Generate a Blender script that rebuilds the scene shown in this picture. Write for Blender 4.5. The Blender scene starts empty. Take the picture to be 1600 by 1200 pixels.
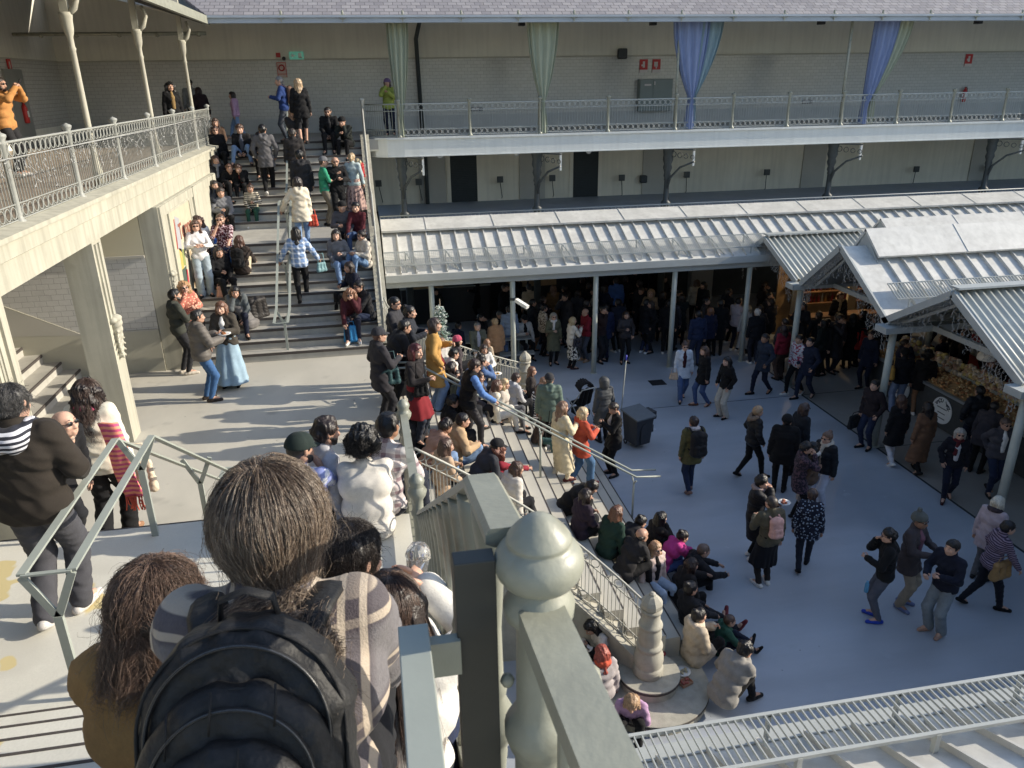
import bpy, math, random
import numpy as np
from mathutils import Vector, Matrix
random.seed(7); rng = np.random.default_rng(7)
S = bpy.context.scene
COL = S.collection
pi = math.pi; R = math.radians
# ------------------------------------------------------------ camera, sky, sun, exposure
EYE = np.array([0., 0., 8.25])
CR = np.array([[0.98366332, -0.07965538, 0.16143571], [-0.17938801, -0.35877601, 0.91602386], [-0.01504697, -0.93001871, -0.36720403]])
cam = bpy.data.cameras.new('camera'); camo = bpy.data.objects.new('camera', cam); COL.objects.link(camo)
cam.lens = 27.0; cam.sensor_width = 36.0; cam.clip_start = .05; cam.clip_end = 600
camo.matrix_world = Matrix(((CR[0, 0], -CR[0, 1], -CR[0, 2], 0), (CR[1, 0], -CR[1, 1], -CR[1, 2], 0), (CR[2, 0], -CR[2, 1], -CR[2, 2], EYE[2]), (0, 0, 0, 1)))
cam.dof.use_dof = True; cam.dof.focus_distance = 10.0; cam.dof.aperture_fstop = 12
S.camera = camo
SUN_EL = R(24.3); SUN_AZ = R(-4.5)            # azimuth measured from +X
sdir = Vector((math.cos(SUN_EL)*math.cos(SUN_AZ), math.cos(SUN_EL)*math.sin(SUN_AZ), math.sin(SUN_EL)))
W = bpy.data.worlds.new("World"); S.world = W; W.use_nodes = True
wn = W.node_tree.nodes; wn.clear()
sky = wn.new('ShaderNodeTexSky'); sky.sky_type = 'NISHITA'; sky.sun_disc = False
sky.sun_elevation = SUN_EL; sky.sun_rotation = R(90) - SUN_AZ
bg = wn.new('ShaderNodeBackground'); bg.inputs[1].default_value = .15
wo = wn.new('ShaderNodeOutputWorld')
W.node_tree.links.new(sky.outputs[0], bg.inputs[0]); W.node_tree.links.new(bg.outputs[0], wo.inputs[0])
sl = bpy.data.lights.new('sun', 'SUN'); sl.energy = 3.9; sl.angle = R(.53); sl.color = (1, .91, .755)
so = bpy.data.objects.new('sun', sl); COL.objects.link(so)
so.rotation_euler = sdir.to_track_quat('Z', 'Y').to_euler(); so.location = (40, -5, 30)
S.view_settings.view_transform = 'Standard'; S.view_settings.look = 'None'; S.view_settings.exposure = 0.72; S.view_settings.gamma = 1
S.cycles.max_bounces = 6; S.cycles.diffuse_bounces = 4; S.cycles.glossy_bounces = 2; S.cycles.transparent_max_bounces = 6
# ------------------------------------------------------------ pixel rays of the survey -> points in the place
def ray(px, py): return CR @ np.array([px-800., py-600., 1200.])
def G(px, py, z):
    r = ray(px, py); return EYE + r*((z-8.25)/r[2])
def PY(px, py, y):
    r = ray(px, py); return EYE + r*(y/r[1])
def PXX(px, py, x):
    r = ray(px, py); return EYE + r*(x/r[0])
# ------------------------------------------------------------ levels
ZL, ZP, ZG = 2.8, 4.75, 6.70     # landing, half landing, gallery floor
RISE = 1.95/11
# ------------------------------------------------------------ tagging
def tag(o, label=None, cat=None, group=None, kind=None):
    if label: o['label'] = label
    if cat: o['category'] = cat
    if group: o['group'] = group
    if kind: o['kind'] = kind
    return o
def empty(name, loc=(0, 0, 0), rz=0, label=None, cat=None, group=None):
    o = bpy.data.objects.new(name, None); COL.objects.link(o); o.location = loc; o.rotation_euler = (0, 0, rz)
    o.empty_display_size = .1
    return tag(o, label, cat, group)
# ------------------------------------------------------------ mesh builder
def mesh_np(name, V, F, mats, mi=None, smooth=True, parent=None):
    """V (n,3) array, F list of arrays (m,k) of quads / tris"""
    me = bpy.data.meshes.new(name)
    V = np.asarray(V, np.float32)
    me.vertices.add(len(V)); me.vertices.foreach_set('co', V.ravel())
    Fs = [np.asarray(f, np.int32) for f in F if len(f)]
    tot = sum(f.size for f in Fs); npo = sum(len(f) for f in Fs)
    me.loops.add(tot); me.polygons.add(npo)
    if npo:
        me.loops.foreach_set('vertex_index', np.concatenate([f.ravel() for f in Fs]))
        sizes = np.concatenate([np.full(len(f), f.shape[1], np.int32) for f in Fs])
        st = np.zeros(npo, np.int32); st[1:] = np.cumsum(sizes)[:-1]
        me.polygons.foreach_set('loop_start', st)
        if mi is not None: me.polygons.foreach_set('material_index', np.asarray(mi, np.int32))
        me.polygons.foreach_set('use_smooth', np.full(npo, bool(smooth)))
    me.update(); me.validate()
    for m in (mats if isinstance(mats, (list, tuple)) else [mats]): me.materials.append(m)
    o = bpy.data.objects.new(name, me); COL.objects.link(o)
    if parent: o.parent = parent
    return o
class MB:
    def __init__(s): s.v = []; s.f = []; s.m = []; s.sm = []
    def add(s, V, F, m=0, smooth=False):
        b = len(s.v); s.v.extend([tuple(map(float, p)) for p in V])
        for f in F: s.f.append([b+i for i in f]); s.m.append(m); s.sm.append(smooth)
        return s
    def box(s, x0, x1, y0, y1, z0, z1, m=0):
        V = [(x0, y0, z0), (x1, y0, z0), (x1, y1, z0), (x0, y1, z0), (x0, y0, z1), (x1, y0, z1), (x1, y1, z1), (x0, y1, z1)]
        return s.add(V, [(0, 3, 2, 1), (4, 5, 6, 7), (0, 1, 5, 4), (1, 2, 6, 5), (2, 3, 7, 6), (3, 0, 4, 7)], m)
    def obox(s, a, b, w, h, up=(0, 0, 1), m=0):
        """bar from a to b, w wide (side), h high (up)"""
        a = Vector(a); b = Vector(b); d = (b-a).normalized(); u = Vector(up)
        sd = d.cross(u)
        if sd.length < 1e-4: sd = d.cross(Vector((1, 0, 0)))
        sd.normalize(); u = sd.cross(d).normalized()
        V = []
        for p in (a, b):
            for i, j in ((-1, -1), (1, -1), (1, 1), (-1, 1)): V.append(p+sd*(i*w/2)+u*(j*h/2))
        return s.add(V, [(0, 1, 2, 3), (7, 6, 5, 4), (0, 4, 5, 1), (1, 5, 6, 2), (2, 6, 7, 3), (3, 7, 4, 0)], m)
    def prism(s, pts, axis, a, b, m=0):
        """closed 2D outline extruded along axis from a to b; outline in the other two axes"""
        n = len(pts); V = []
        for t in (a, b):
            for p in pts: V.append({'x': (t, p[0], p[1]), 'y': (p[0], t, p[1]), 'z': (p[0], p[1], t)}[axis])
        F = [(i, (i+1) % n, n+(i+1) % n, n+i) for i in range(n)]
        return s.add(V, F+[tuple(range(n))[::-1], tuple(range(n, 2*n))], m)
    def tube(s, pts, r, n=8, m=0, caps=True, closed=False, smooth=True, flat=1.0):
        P = [Vector(p) for p in pts]; k = len(P)
        rs = r if isinstance(r, (list, tuple)) else [r]*k
        V = []; up = None
        for i in range(k):
            if closed: t = P[(i+1) % k]-P[i-1]
            else: t = P[min(i+1, k-1)]-P[max(i-1, 0)]
            if t.length < 1e-7: t = Vector((0, 0, 1))
            t.normalize()
            if up is None:
                up = Vector((0, 0, 1)) if abs(t.z) < .9 else Vector((1, 0, 0))
            up = up-t*up.dot(t)
            if up.length < 1e-5: up = t.orthogonal()
            up.normalize(); sd = t.cross(up)
            for j in range(n):
                a = 2*pi*j/n; V.append(P[i]+(sd*math.cos(a)+up*(math.sin(a)*flat))*rs[i])
        F = []
        for i in range(k if closed else k-1):
            i2 = (i+1) % k
            for j in range(n): F.append((i*n+j, i*n+(j+1) % n, i2*n+(j+1) % n, i2*n+j))
        s.add(V, F, m, smooth)
        if caps and not closed:
            b = len(s.v)-k*n
            s.f.append([b+j for j in range(n)][::-1]); s.m.append(m); s.sm.append(False)
            s.f.append([b+(k-1)*n+j for j in range(n)]); s.m.append(m); s.sm.append(False)
        return s
    def lathe(s, prof, c=(0, 0, 0), n=16, m=0, smooth=True):
        V = []; k = len(prof)
        for r, z in prof:
            for j in range(n):
                a = 2*pi*j/n; V.append((c[0]+r*math.cos(a), c[1]+r*math.sin(a), c[2]+z))
        F = [(i*n+j, i*n+(j+1) % n, (i+1)*n+(j+1) % n, (i+1)*n+j) for i in range(k-1) for j in range(n)]
        s.add(V, F, m, smooth)
        b = len(s.v)-k*n
        s.f.append([b+j for j in range(n)][::-1]); s.m.append(m); s.sm.append(False)
        s.f.append([b+(k-1)*n+j for j in range(n)]); s.m.append(m); s.sm.append(False)
        return s
    def ring(s, c, r, t, nrm=(0, 1, 0), n=12, k=4, m=0):
        nz = Vector(nrm).normalized(); u = nz.orthogonal().normalized(); w = nz.cross(u); c = Vector(c)
        V = []
        for i in range(n):
            a = 2*pi*i/n; d = u*math.cos(a)+w*math.sin(a)
            for j in range(k):
                b = 2*pi*(j+.5)/k; V.append(c+d*(r+t*math.cos(b))+nz*(t*math.sin(b)))
        F = [(i*k+j, ((i+1) % n)*k+j, ((i+1) % n)*k+(j+1) % k, i*k+(j+1) % k) for i in range(n) for j in range(k)]
        return s.add(V, F, m, True)
    def sphere(s, c, r, n=10, m=0, sc=(1, 1, 1)):
        pr = []; k = max(4, n//2)
        V = []
        for i in range(k+1):
            a = -pi/2+pi*i/k
            for j in range(n):
                b = 2*pi*j/n; V.append((c[0]+r*sc[0]*math.cos(a)*math.cos(b), c[1]+r*sc[1]*math.cos(a)*math.sin(b), c[2]+r*sc[2]*math.sin(a)))
        F = [(i*n+j, i*n+(j+1) % n, (i+1)*n+(j+1) % n, (i+1)*n+j) for i in range(k) for j in range(n)]
        return s.add(V, F, m, True)
    def quad(s, a, b, c, d, m=0): return s.add([a, b, c, d], [(0, 1, 2, 3)], m)
    def sheet(s, a, b, c, d, t, m=0):
        """thick quad: a,b,c,d counter-clockwise seen from the outer side, t thickness inward"""
        a, b, c, d = map(Vector, (a, b, c, d)); n = (b-a).cross(d-a).normalized()*t
        V = [a, b, c, d, a-n, b-n, c-n, d-n]
        return s.add(V, [(0, 1, 2, 3), (7, 6, 5, 4), (0, 4, 5, 1), (1, 5, 6, 2), (2, 6, 7, 3), (3, 7, 4, 0)], m)
    def build(s, name, mats, parent=None, bevel=0):
        me = bpy.data.meshes.new(name); me.from_pydata(s.v, [], s.f)
        for m in (mats if isinstance(mats, (list, tuple)) else [mats]): me.materials.append(m)
        me.polygons.foreach_set('material_index', s.m); me.polygons.foreach_set('use_smooth', s.sm)
        me.update()
        o = bpy.data.objects.new(name, me); COL.objects.link(o)
        if parent: o.parent = parent
        if bevel:
            b = o.modifiers.new('bevel', 'BEVEL'); b.width = bevel; b.segments = 2; b.limit_method = 'ANGLE'; b.angle_limit = R(40)
        return o
# ------------------------------------------------------------ materials
def srgb(c):
    return tuple(((x/12.92) if x <= .04045 else ((x+.055)/1.055)**2.4) for x in [v/255. for v in c])
MC = {}
def node(nt, t, **kw):
    n = nt.nodes.new(t)
    for k, v in kw.items():
        if k.startswith('i_'): n.inputs[int(k[2:])].default_value = v
        else: setattr(n, k, v)
    return n
def mat(name, col, rough=.7, var=.12, vscale=3., bump=0., bscale=60., metal=0., spec=.4, stretch=None, fine=.0, stain=None, streak=0.):
    if name in MC: return MC[name]
    m = bpy.data.materials.new(name); m.use_nodes = True; nt = m.node_tree; L = nt.links
    b = nt.nodes['Principled BSDF']; b.inputs['Roughness'].default_value = rough; b.inputs['Metallic'].default_value = metal
    b.inputs['Specular IOR Level'].default_value = spec
    tc = node(nt, 'ShaderNodeTexCoord'); src = tc.outputs['Object']
    if stretch:
        mp = node(nt, 'ShaderNodeMapping'); mp.inputs['Scale'].default_value = stretch; L.new(src, mp.inputs[0]); src2 = mp.outputs[0]
    else: src2 = src
    n1 = node(nt, 'ShaderNodeTexNoise'); n1.inputs['Scale'].default_value = vscale; n1.inputs['Detail'].default_value = 6; n1.inputs['Roughness'].default_value = .6
    L.new(src2, n1.inputs['Vector'])
    mr = node(nt, 'ShaderNodeMapRange'); mr.inputs[1].default_value = .3; mr.inputs[2].default_value = .7; mr.inputs[3].default_value = 1-var; mr.inputs[4].default_value = 1+var*.7
    L.new(n1.outputs[0], mr.inputs[0])
    mx = node(nt, 'ShaderNodeMix', data_type='RGBA', blend_type='MULTIPLY'); mx.inputs[0].default_value = 1
    mx.inputs[6].default_value = (*col, 1); L.new(mr.outputs[0], mx.inputs[7]); out = mx.outputs[2]
    if fine:
        n3 = node(nt, 'ShaderNodeTexNoise'); n3.inputs['Scale'].default_value = 90; n3.inputs['Detail'].default_value = 3; L.new(src, n3.inputs['Vector'])
        mr3 = node(nt, 'ShaderNodeMapRange'); mr3.inputs[1].default_value = .3; mr3.inputs[2].default_value = .7; mr3.inputs[3].default_value = 1-fine; mr3.inputs[4].default_value = 1+fine
        L.new(n3.outputs[0], mr3.inputs[0])
        m3 = node(nt, 'ShaderNodeMix', data_type='RGBA', blend_type='MULTIPLY'); m3.inputs[0].default_value = 1; L.new(out, m3.inputs[6]); L.new(mr3.outputs[0], m3.inputs[7]); out = m3.outputs[2]
    if streak:
        mp2 = node(nt, 'ShaderNodeMapping'); mp2.inputs['Scale'].default_value = (5, 5, .35); L.new(src, mp2.inputs[0])
        n4 = node(nt, 'ShaderNodeTexNoise'); n4.inputs['Scale'].default_value = 1.6; n4.inputs['Detail'].default_value = 7; L.new(mp2.outputs[0], n4.inputs['Vector'])
        mr4 = node(nt, 'ShaderNodeMapRange'); mr4.inputs[1].default_value = .42; mr4.inputs[2].default_value = .75; mr4.inputs[3].default_value = 1; mr4.inputs[4].default_value = 1-streak
        L.new(n4.outputs[0], mr4.inputs[0])
        m4 = node(nt, 'ShaderNodeMix', data_type='RGBA', blend_type='MULTIPLY'); m4.inputs[0].default_value = 1; L.new(out, m4.inputs[6]); L.new(mr4.outputs[0], m4.inputs[7]); out = m4.outputs[2]
    for stain in ([] if not stain else stain if isinstance(stain, list) else [stain]):
        n2 = node(nt, 'ShaderNodeTexNoise'); n2.inputs['Scale'].default_value = stain[1]; n2.inputs['Detail'].default_value = 3; L.new(src, n2.inputs['Vector'])
        cr = node(nt, 'ShaderNodeMapRange'); cr.inputs[1].default_value = stain[2]; cr.inputs[2].default_value = stain[2]+stain[3]; L.new(n2.outputs[0], cr.inputs[0])
        m2 = node(nt, 'ShaderNodeMix', data_type='RGBA'); L.new(cr.outputs[0], m2.inputs[0]); L.new(out, m2.inputs[6]); m2.inputs[7].default_value = (*stain[0], 1); out = m2.outputs[2]
    L.new(out, b.inputs['Base Color'])
    if bump:
        nb = node(nt, 'ShaderNodeTexNoise'); nb.inputs['Scale'].default_value = bscale; nb.inputs['Detail'].default_value = 4; L.new(src, nb.inputs['Vector'])
        bp = node(nt, 'ShaderNodeBump'); bp.inputs['Strength'].default_value = bump; bp.inputs['Distance'].default_value = .01
        L.new(nb.outputs[0], bp.inputs['Height']); L.new(bp.outputs[0], b.inputs['Normal'])
    MC[name] = m; return m
def emis(name, col, st):
    if name in MC: return MC[name]
    m = bpy.data.materials.new(name); m.use_nodes = True; b = m.node_tree.nodes['Principled BSDF']
    b.inputs['Base Color'].default_value = (*col, 1); b.inputs['Emission Color'].default_value = (*col, 1); b.inputs['Emission Strength'].default_value = st
    MC[name] = m; return m
def brickmat(name, c1, c2, bw, bh, mortar, rough, axis='xz', bump=.15, spec=.5, offset=.5):
    if name in MC: return MC[name]
    m = bpy.data.materials.new(name); m.use_nodes = True; nt = m.node_tree; L = nt.links; b = nt.nodes['Principled BSDF']
    b.inputs['Specular IOR Level'].default_value = spec
    tc = node(nt, 'ShaderNodeTexCoord'); sx = node(nt, 'ShaderNodeSeparateXYZ'); L.new(tc.outputs['Object'], sx.inputs[0])
    cx = node(nt, 'ShaderNodeCombineXYZ'); i = 'xyz'
    L.new(sx.outputs[i.index(axis[0])], cx.inputs[0]); L.new(sx.outputs[i.index(axis[1])], cx.inputs[1])
    bt = node(nt, 'ShaderNodeTexBrick'); bt.offset = offset; L.new(cx.outputs[0], bt.inputs[0])
    bt.inputs['Color1'].default_value = (*c1, 1); bt.inputs['Color2'].default_value = (*c2, 1); bt.inputs['Mortar'].default_value = (*[x*.6 for x in c1], 1)
    bt.inputs['Scale'].default_value = 1; bt.inputs['Brick Width'].default_value = bw; bt.inputs['Row Height'].default_value = bh; bt.inputs['Mortar Size'].default_value = mortar
    L.new(bt.outputs[0], b.inputs['Base Color'])
    n1 = node(nt, 'ShaderNodeTexNoise'); n1.inputs['Scale'].default_value = 1.2/bw; L.new(cx.outputs[0], n1.inputs['Vector'])
    mr = node(nt, 'ShaderNodeMapRange'); mr.inputs[3].default_value = rough*.6; mr.inputs[4].default_value = rough*1.4; L.new(n1.outputs[0], mr.inputs[0]); L.new(mr.outputs[0], b.inputs['Roughness'])
    ad = node(nt, 'ShaderNodeMath', operation='SUBTRACT'); L.new(n1.outputs[0], ad.inputs[0]); L.new(bt.outputs['Fac'], ad.inputs[1])
    bp = node(nt, 'ShaderNodeBump'); bp.inputs['Strength'].default_value = bump; bp.inputs['Distance'].default_value = .02
    L.new(ad.outputs[0], bp.inputs['Height']); L.new(bp.outputs[0], b.inputs['Normal'])
    MC[name] = m; return m
cream = mat('cream_render', (.43, .412, .335), .8, .12, 1.2, .08, 40, streak=.26, fine=.03, stain=((.36, .345, .28), 3, .62, .08))
plaster = mat('shaded_plaster', (.72, .70, .62), .85, .08, .7, .05, 40, streak=.10)
lowplaster = mat('lower_plaster', (.74, .69, .57), .85, .10, .6, .05, 40, streak=.12)
greypil = mat('pilaster_plaster', (.44, .42, .37), .85, .10, .6, .05, 40)
whiteslab = mat('white_fascia', (.64, .655, .635), .6, .05, 1.2, .03, 30, streak=.08)
concrete = mat('stair_concrete', (.40, .385, .345), .75, .16, 1.6, .08, 60, fine=.05, streak=.12)
landc = mat('landing_concrete', (.50, .475, .41), .7, .13, .9, .06, 40, fine=.05, stretch=(1, .35, 1), stain=[((.43, .41, .355), .55, .56, .12), ((.40, .38, .33), 2.2, .62, .10), ((.22, .21, .18), 8, .745, .02)])
courtc = mat('court_concrete', (.385, .415, .46), .45, .15, .8, .05, 40, fine=.07, stretch=(.22, 1, 1), stain=[((.31, .335, .375), .35, .54, .12), ((.36, .39, .43), 2.6, .63, .10), ((.14, .15, .16), 9, .745, .02), ((.55, .57, .60), 6, .735, .03)])
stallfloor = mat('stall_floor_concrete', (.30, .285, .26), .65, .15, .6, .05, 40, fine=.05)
nosing = mat('nosing_strip', (.07, .06, .055), .7, .3, 40)
camstep = mat('pale_step_concrete', (.60, .585, .52), .75, .08, 1.2, .06, 60, fine=.04, stain=[((.52, .505, .45), 1.3, .56, .1), ((.56, .47, .25), 1.4, .60, .012)])
irongrey = mat('green_grey_iron', (.27, .275, .225), .42, .14, 6, .12, 60, spec=.5, stain=((.19, .19, .15), 9, .60, .1))
leftiron = mat('left_gallery_iron', (.30, .305, .28), .5, .12, 8, .1, 80)
ironpale = mat('pale_iron', (.40, .395, .35), .5, .12, 8, .1, 80)
irondark = mat('dark_iron', (.05, .058, .058), .5, .2, 8, .06, 50)
steelbar = mat('painted_flat_bar', (.31, .335, .30), .45, .07, 5, .03, 80)
zinc = mat('zinc_sheet', (.60, .59, .555), .55, .15, 2.2, .05, 14, streak=.14, fine=.03, stain=((.50, .49, .455), 4, .56, .2))
corr = mat('corrugated_sheet', (.50, .51, .465), .5, .1, 3)
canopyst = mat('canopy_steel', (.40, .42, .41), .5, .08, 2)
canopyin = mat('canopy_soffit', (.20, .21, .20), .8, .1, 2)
postst = mat('post_steel', (.42, .45, .41), .5, .12, 3, .02, 30)
slate = brickmat('slate_roof', (.22, .205, .21), (.31, .29, .29), .26, .17, .012, .6, 'xy', .5, .4)
tilegl = brickmat('glazed_tile', (.47, .46, .435), (.51, .50, .475), .22, .11, .004, .22, 'xz', .22, .6)
tilegly = brickmat('glazed_tile_side', (.47, .46, .435), (.51, .50, .475), .22, .11, .004, .22, 'yz', .22, .6)
dado = mat('grey_dado', (.42, .42, .41), .6, .1, 2)
darkwin = mat('dark_shutter', (.018, .024, .026), .55, .2, 3)
black = mat('black_plastic', (.02, .02, .022), .5, .2, 10)
red = mat('red_sign', (.45, .03, .03), .45, .05)
white = mat('white_paint', (.75, .75, .72), .5, .06)
greensign = emis('exit_green', (.10, .32, .24), .25)
stone = mat('cast_stone', (.42, .40, .335), .75, .13, 6, .25, 70, fine=.06, streak=.18)
glassy = mat('lamp_globe', (.75, .75, .72), .15, .05)
# ============================================================ SETTING
g = MB(); g.quad((-120, -120, 0), (120, -120, 0), (120, 120, 0), (-120, 120, 0)); tag(g.build('ground', courtc), kind='structure')
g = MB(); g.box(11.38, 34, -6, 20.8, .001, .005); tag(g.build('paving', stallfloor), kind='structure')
g = MB(); g.box(11.33, 11.38, -6, 20.8, .001, .007); g.box(6, 11.3, 18.0, 18.02, .001, .004); g.box(11.38, 18, 18.0, 18.02, .001, .008); g.box(11.38, 18, 14.6, 14.62, .001, .008)
tag(g.build('paving_joint', mat('joint', (.035, .04, .045), .9)), kind='structure')
a = G(1027, 598, 0); g = MB(); g.box(a[0]-.22, a[0]+.22, a[1]-.2, a[1]+.2, .002, .012)
tag(g.build('drain_cover', mat('drain', (.015, .015, .017), .7)), 'small dark square drain cover in the courtyard floor', 'drain cover')
# landing
g = MB(); g.box(-9.4, .30, 9.05, 16.0, 0.01, ZL)
tag(g.build('landing', landc), kind='structure')
# ---- far staircase
def stair_y(name, y0, sgn, z0, n, x0, x1, m, label, run=.29, base=None):
    """flight rising from y0 in direction sgn, first riser at y0, n risers"""
    s = empty(name, (0, 0, 0), 0, label, 'staircase')
    b = MB(); nb = MB()
    for i in range(n):
        ya = y0+sgn*run*i; yb = y0+sgn*run*n
        z1 = z0+RISE*(i+1); zb = z0+RISE*i if i else z0-.4
        lo, hi = (ya, yb) if sgn > 0 else (yb, ya)
        b.box(x0, x1, lo, hi, zb, z1)
        e = ya-sgn*.012
        lo, hi = sorted((e, ya+sgn*.018))
        nb.box(x0+.01, x1-.01, lo, hi, z1-.045, z1+.0025)
    b.build('treads', m, s); nb.build('nosing', nosing, s)
    return s
fs = empty('staircase', (0, 0, 0), 0, 'wide concrete staircase crowded with people, far side of the landing', 'staircase')
b = MB(); nb = MB()
XL, XR = -4.05, -.02
zz = ZL
def flight(y0, sgn, z0, n, m0, x0, x1, run=.29):
    for i in range(n):
        ya = y0+sgn*run*i; yb = y0+sgn*(run*n+.6)
        z1 = z0+RISE*(i+1)
        lo, hi = sorted((ya, yb)); b.box(x0, x1, lo, hi, z1-RISE, z1)
        lo, hi = sorted((ya-sgn*.014, ya+sgn*.014)); nb.box(x0+.01, x1-.01, lo, hi, z1-.05, z1+.003)
flight(16.0, 1, ZL, 11, 0, XL, XR); nb.build('nosing', nosing, fs); nb = MB()
b.box(XL, XR, 18.96, 21.2, ZP-.17, ZP-.0015)
flight(21.05, 1, ZP, 11, 0, XL, XR)
b.box(XL, XR, 24.0, 24.29, ZG-.17, ZG-.0025)
b.build('treads', concrete, fs); nb.build('nosing', nosing, fs)
# ---- near staircase (the one the camera stands on)
ns = empty('staircase', (0, 0, 0), 0, 'pale concrete staircase with yellow stains at the near side', 'staircase')
b = MB(); nb = MB()
CX0, CX1 = -4.1, .13
for i in range(11):
    ya = .95+.29*i; b.box(CX0, CX1, -.6 if i == 0 else ya-.29, ya, ZG-RISE*i-.5, ZG-RISE*i-(.0006 if i == 0 else 0))
    nb.box(CX0+.01, CX1-.01, ya-.010, ya+.006, ZG-RISE*i-.05, ZG-RISE*i+.003)
b.box(CX0, CX1, .95+.29*10, 6.15, ZP-.5, ZP); nb.build('nosing', nosing, ns); nb = MB(); nb.box(CX0+.01, CX1-.01, 6.140, 6.156, ZP-.05, ZP+.003)
for i in range(10):
    ya = 6.15+.29*i; b.box(CX0, CX1, ya, ya+.29, ZP-RISE*(i+1)-.5, ZP-RISE*(i+1)); nb.box(CX0+.01, CX1-.01, ya+.28, ya+.296, ZP-RISE*(i+1)-.05, ZP-RISE*(i+1)+.003)
b.build('treads', camstep, ns); nb.build('nosing', nosing, ns)
# ---- side steps under the left gallery
ss = empty('staircase', (0, 0, 0), 0, 'short side steps climbing left under the gallery arches', 'staircase')
b = MB(); nb = MB()
for i in range(9):
    xa = -6.05-.32*i; b.box(-9.4, xa, 11.2, 15.88, ZL+.175*i, ZL+.175*(i+1)); nb.box(xa-.012, xa+.012, 11.21, 15.87, ZL+.175*(i+1)-.045, ZL+.175*(i+1)+.003)
b.build('treads', concrete, ss); nb.build('nosing', nosing, ss)
# ---- court staircase (flares down to the courtyard)
def lerp(a, b, t): return a+(b-a)*t
NA, NB_ = (.30, 9.25), (3.36, 8.25)     # near rail start / newel
FA, FB = (.10, 16.1), (3.62, 18.5)
def nearrail(t): return lerp(NA[0], NB_[0], t), NA[1]+.12*math.sin(pi*min(1, t*1.2))+(NB_[1]-NA[1])*t**4.5
def farrail(t):
    return FA[0]+(FB[0]-FA[0])*(t**1.25), FA[1]+(FB[1]-FA[1])*t**.95
def rail_y(fn, x):
    lo, hi = 0., 1.
    for _ in range(30):
        md = (lo+hi)/2
        if fn(md)[0] < x: lo = md
        else: hi = md
    return fn(lo)[1]
RC = ZL/16; CRUN = .285
cs = empty('staircase', (0, 0, 0), 0, 'broad concrete steps running down from the landing to the courtyard', 'staircase')
b = MB(); nb = MB()
for i in range(15):
    xa = .30+CRUN*i; xb = xa+CRUN; z1 = ZL-RC*(i+1)
    ya, yb = rail_y(nearrail, min(xa, 3.3))+max(0, xa-3.0)*.45, rail_y(farrail, min(xa, 3.5))-max(0, xa-3.2)*.4
    b.box(xa, xb, ya, yb, -.05, z1)
    nb.box(xb-.012, xb+.012, ya+.01, yb-.01, z1-.045, z1+.003)
nb.box(.288, .312, 9.06, 15.99, ZL-.045, ZL+.003)
b.build('treads', landc, cs); nb.build('nosing', nosing, cs)
# rounded plinths round the two stone newels
for (cx, cy), lab in ((NB_, 'near'), (FB, 'far')):
    p = empty('newel_plinth', (cx, cy, 0), 0, 'two-tier round concrete plinth under the %s stone newel' % ('nearer' if lab == 'near' else 'farther'), 'plinth')
    for r, z0, z1 in ((.86, 0, .175), (.44, .175, .35)):
        q = MB(); q.lathe([(r-.02, z0), (r-.02, z1-.05), (r, z1-.045), (r, z1)], (.02, 0, 0), 40, 0, False); q.build('disc', stone, p)
        q = MB(); q.lathe([(r+.004, z1-.05), (r+.004, z1-.012)], (.02, 0, 0), 40, 0, True); q.build('nosing', nosing, p)
    q = MB()
    q.lathe([(.205, .35), (.215, .37), (.215, .47), (.205, .50), (.195, .505), (.20, .53), (.212, .60), (.205, .68), (.175, .76), (.16, .80), (.185, .81), (.19, .835), (.185, .86), (.155, .87), (.15, .90), (.165, 1.0), (.155, 1.12), (.14, 1.155), (.165, 1.165), (.17, 1.19), (.165, 1.21), (.135, 1.22), (.125, 1.36), (.118, 1.40), (.145, 1.41), (.15, 1.43), (.145, 1.45), (.118, 1.46)], (0, 0, 0), 24)
    q.lathe([(.118, 1.455), (.15, 1.49), (.155, 1.55), (.13, 1.60), (.10, 1.635), (.075, 1.66), (.05, 1.675), (.045, 1.70), (.02, 1.72)], (0, 0, 0), 8, 0, False)
    n = q.build('stone_newel', stone); n.location = (cx, cy, 0); tag(n, 'turned stone newel post ending the %s courtyard railing' % ('near' if lab == 'near' else 'far'), 'newel post')
# ------------------------------------------------------------ ringed railing panels
def railing(path_fn, n, name, label, m, hz=.92, ring=.075, post_every=None, bars=3, off=.05, posts=True, postm=None, curb=None, solid=None):
    """path_fn(t)->(x,y,z base).  rings above and below, bars between"""
    e = empty(name, path_fn(0), 0, label, 'railing'); o = Vector(path_fn(0))
    P = [Vector(path_fn(i/n))-o for i in range(n+1)]
    t = MB(); t.tube([p+Vector((0, 0, hz)) for p in P], .022, 6, flat=.8); t.build('handrail', m, e)
    q = MB()
    for h in (off, off+2*ring+.02, hz-2*ring-.03): q.tube([p+Vector((0, 0, h)) for p in P], .010, 4)
    for i in range(n):
        a, c = P[i], P[i+1]; d = c-a; mid = (a+c)/2
        nr = Vector((0, 0, 1)).cross(d)
        for h in (off+ring+.01, hz-ring-.015): q.ring(mid+Vector((0, 0, h)), ring*.88, .0075, nr, 12, 4)
        for k in range(bars):
            p = a+d*(k/bars); q.obox(p+Vector((0, 0, off if k == 0 else off+2*ring+.02)), p+Vector((0, 0, hz if k == 0 else hz-2*ring-.03)), .009, .009, up=(d.x, d.y, 0))
    q.build('ring_panel', m, e)
    return e, P, o
def knobpost(e, p, m, h=1.05, r=.035):
    q = MB(); q.lathe([(r*1.9, 0), (r*1.9, .03), (r*1.2, .06), (r, .1), (r, h-.16), (r*1.5, h-.14), (r*1.1, h-.11), (r*1.9, h-.06), (r*1.9, h-.035), (r*.6, h-.01), (.004, h)], (p[0], p[1], p[2]), 10)
    return q.build('post', m, e)
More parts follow.
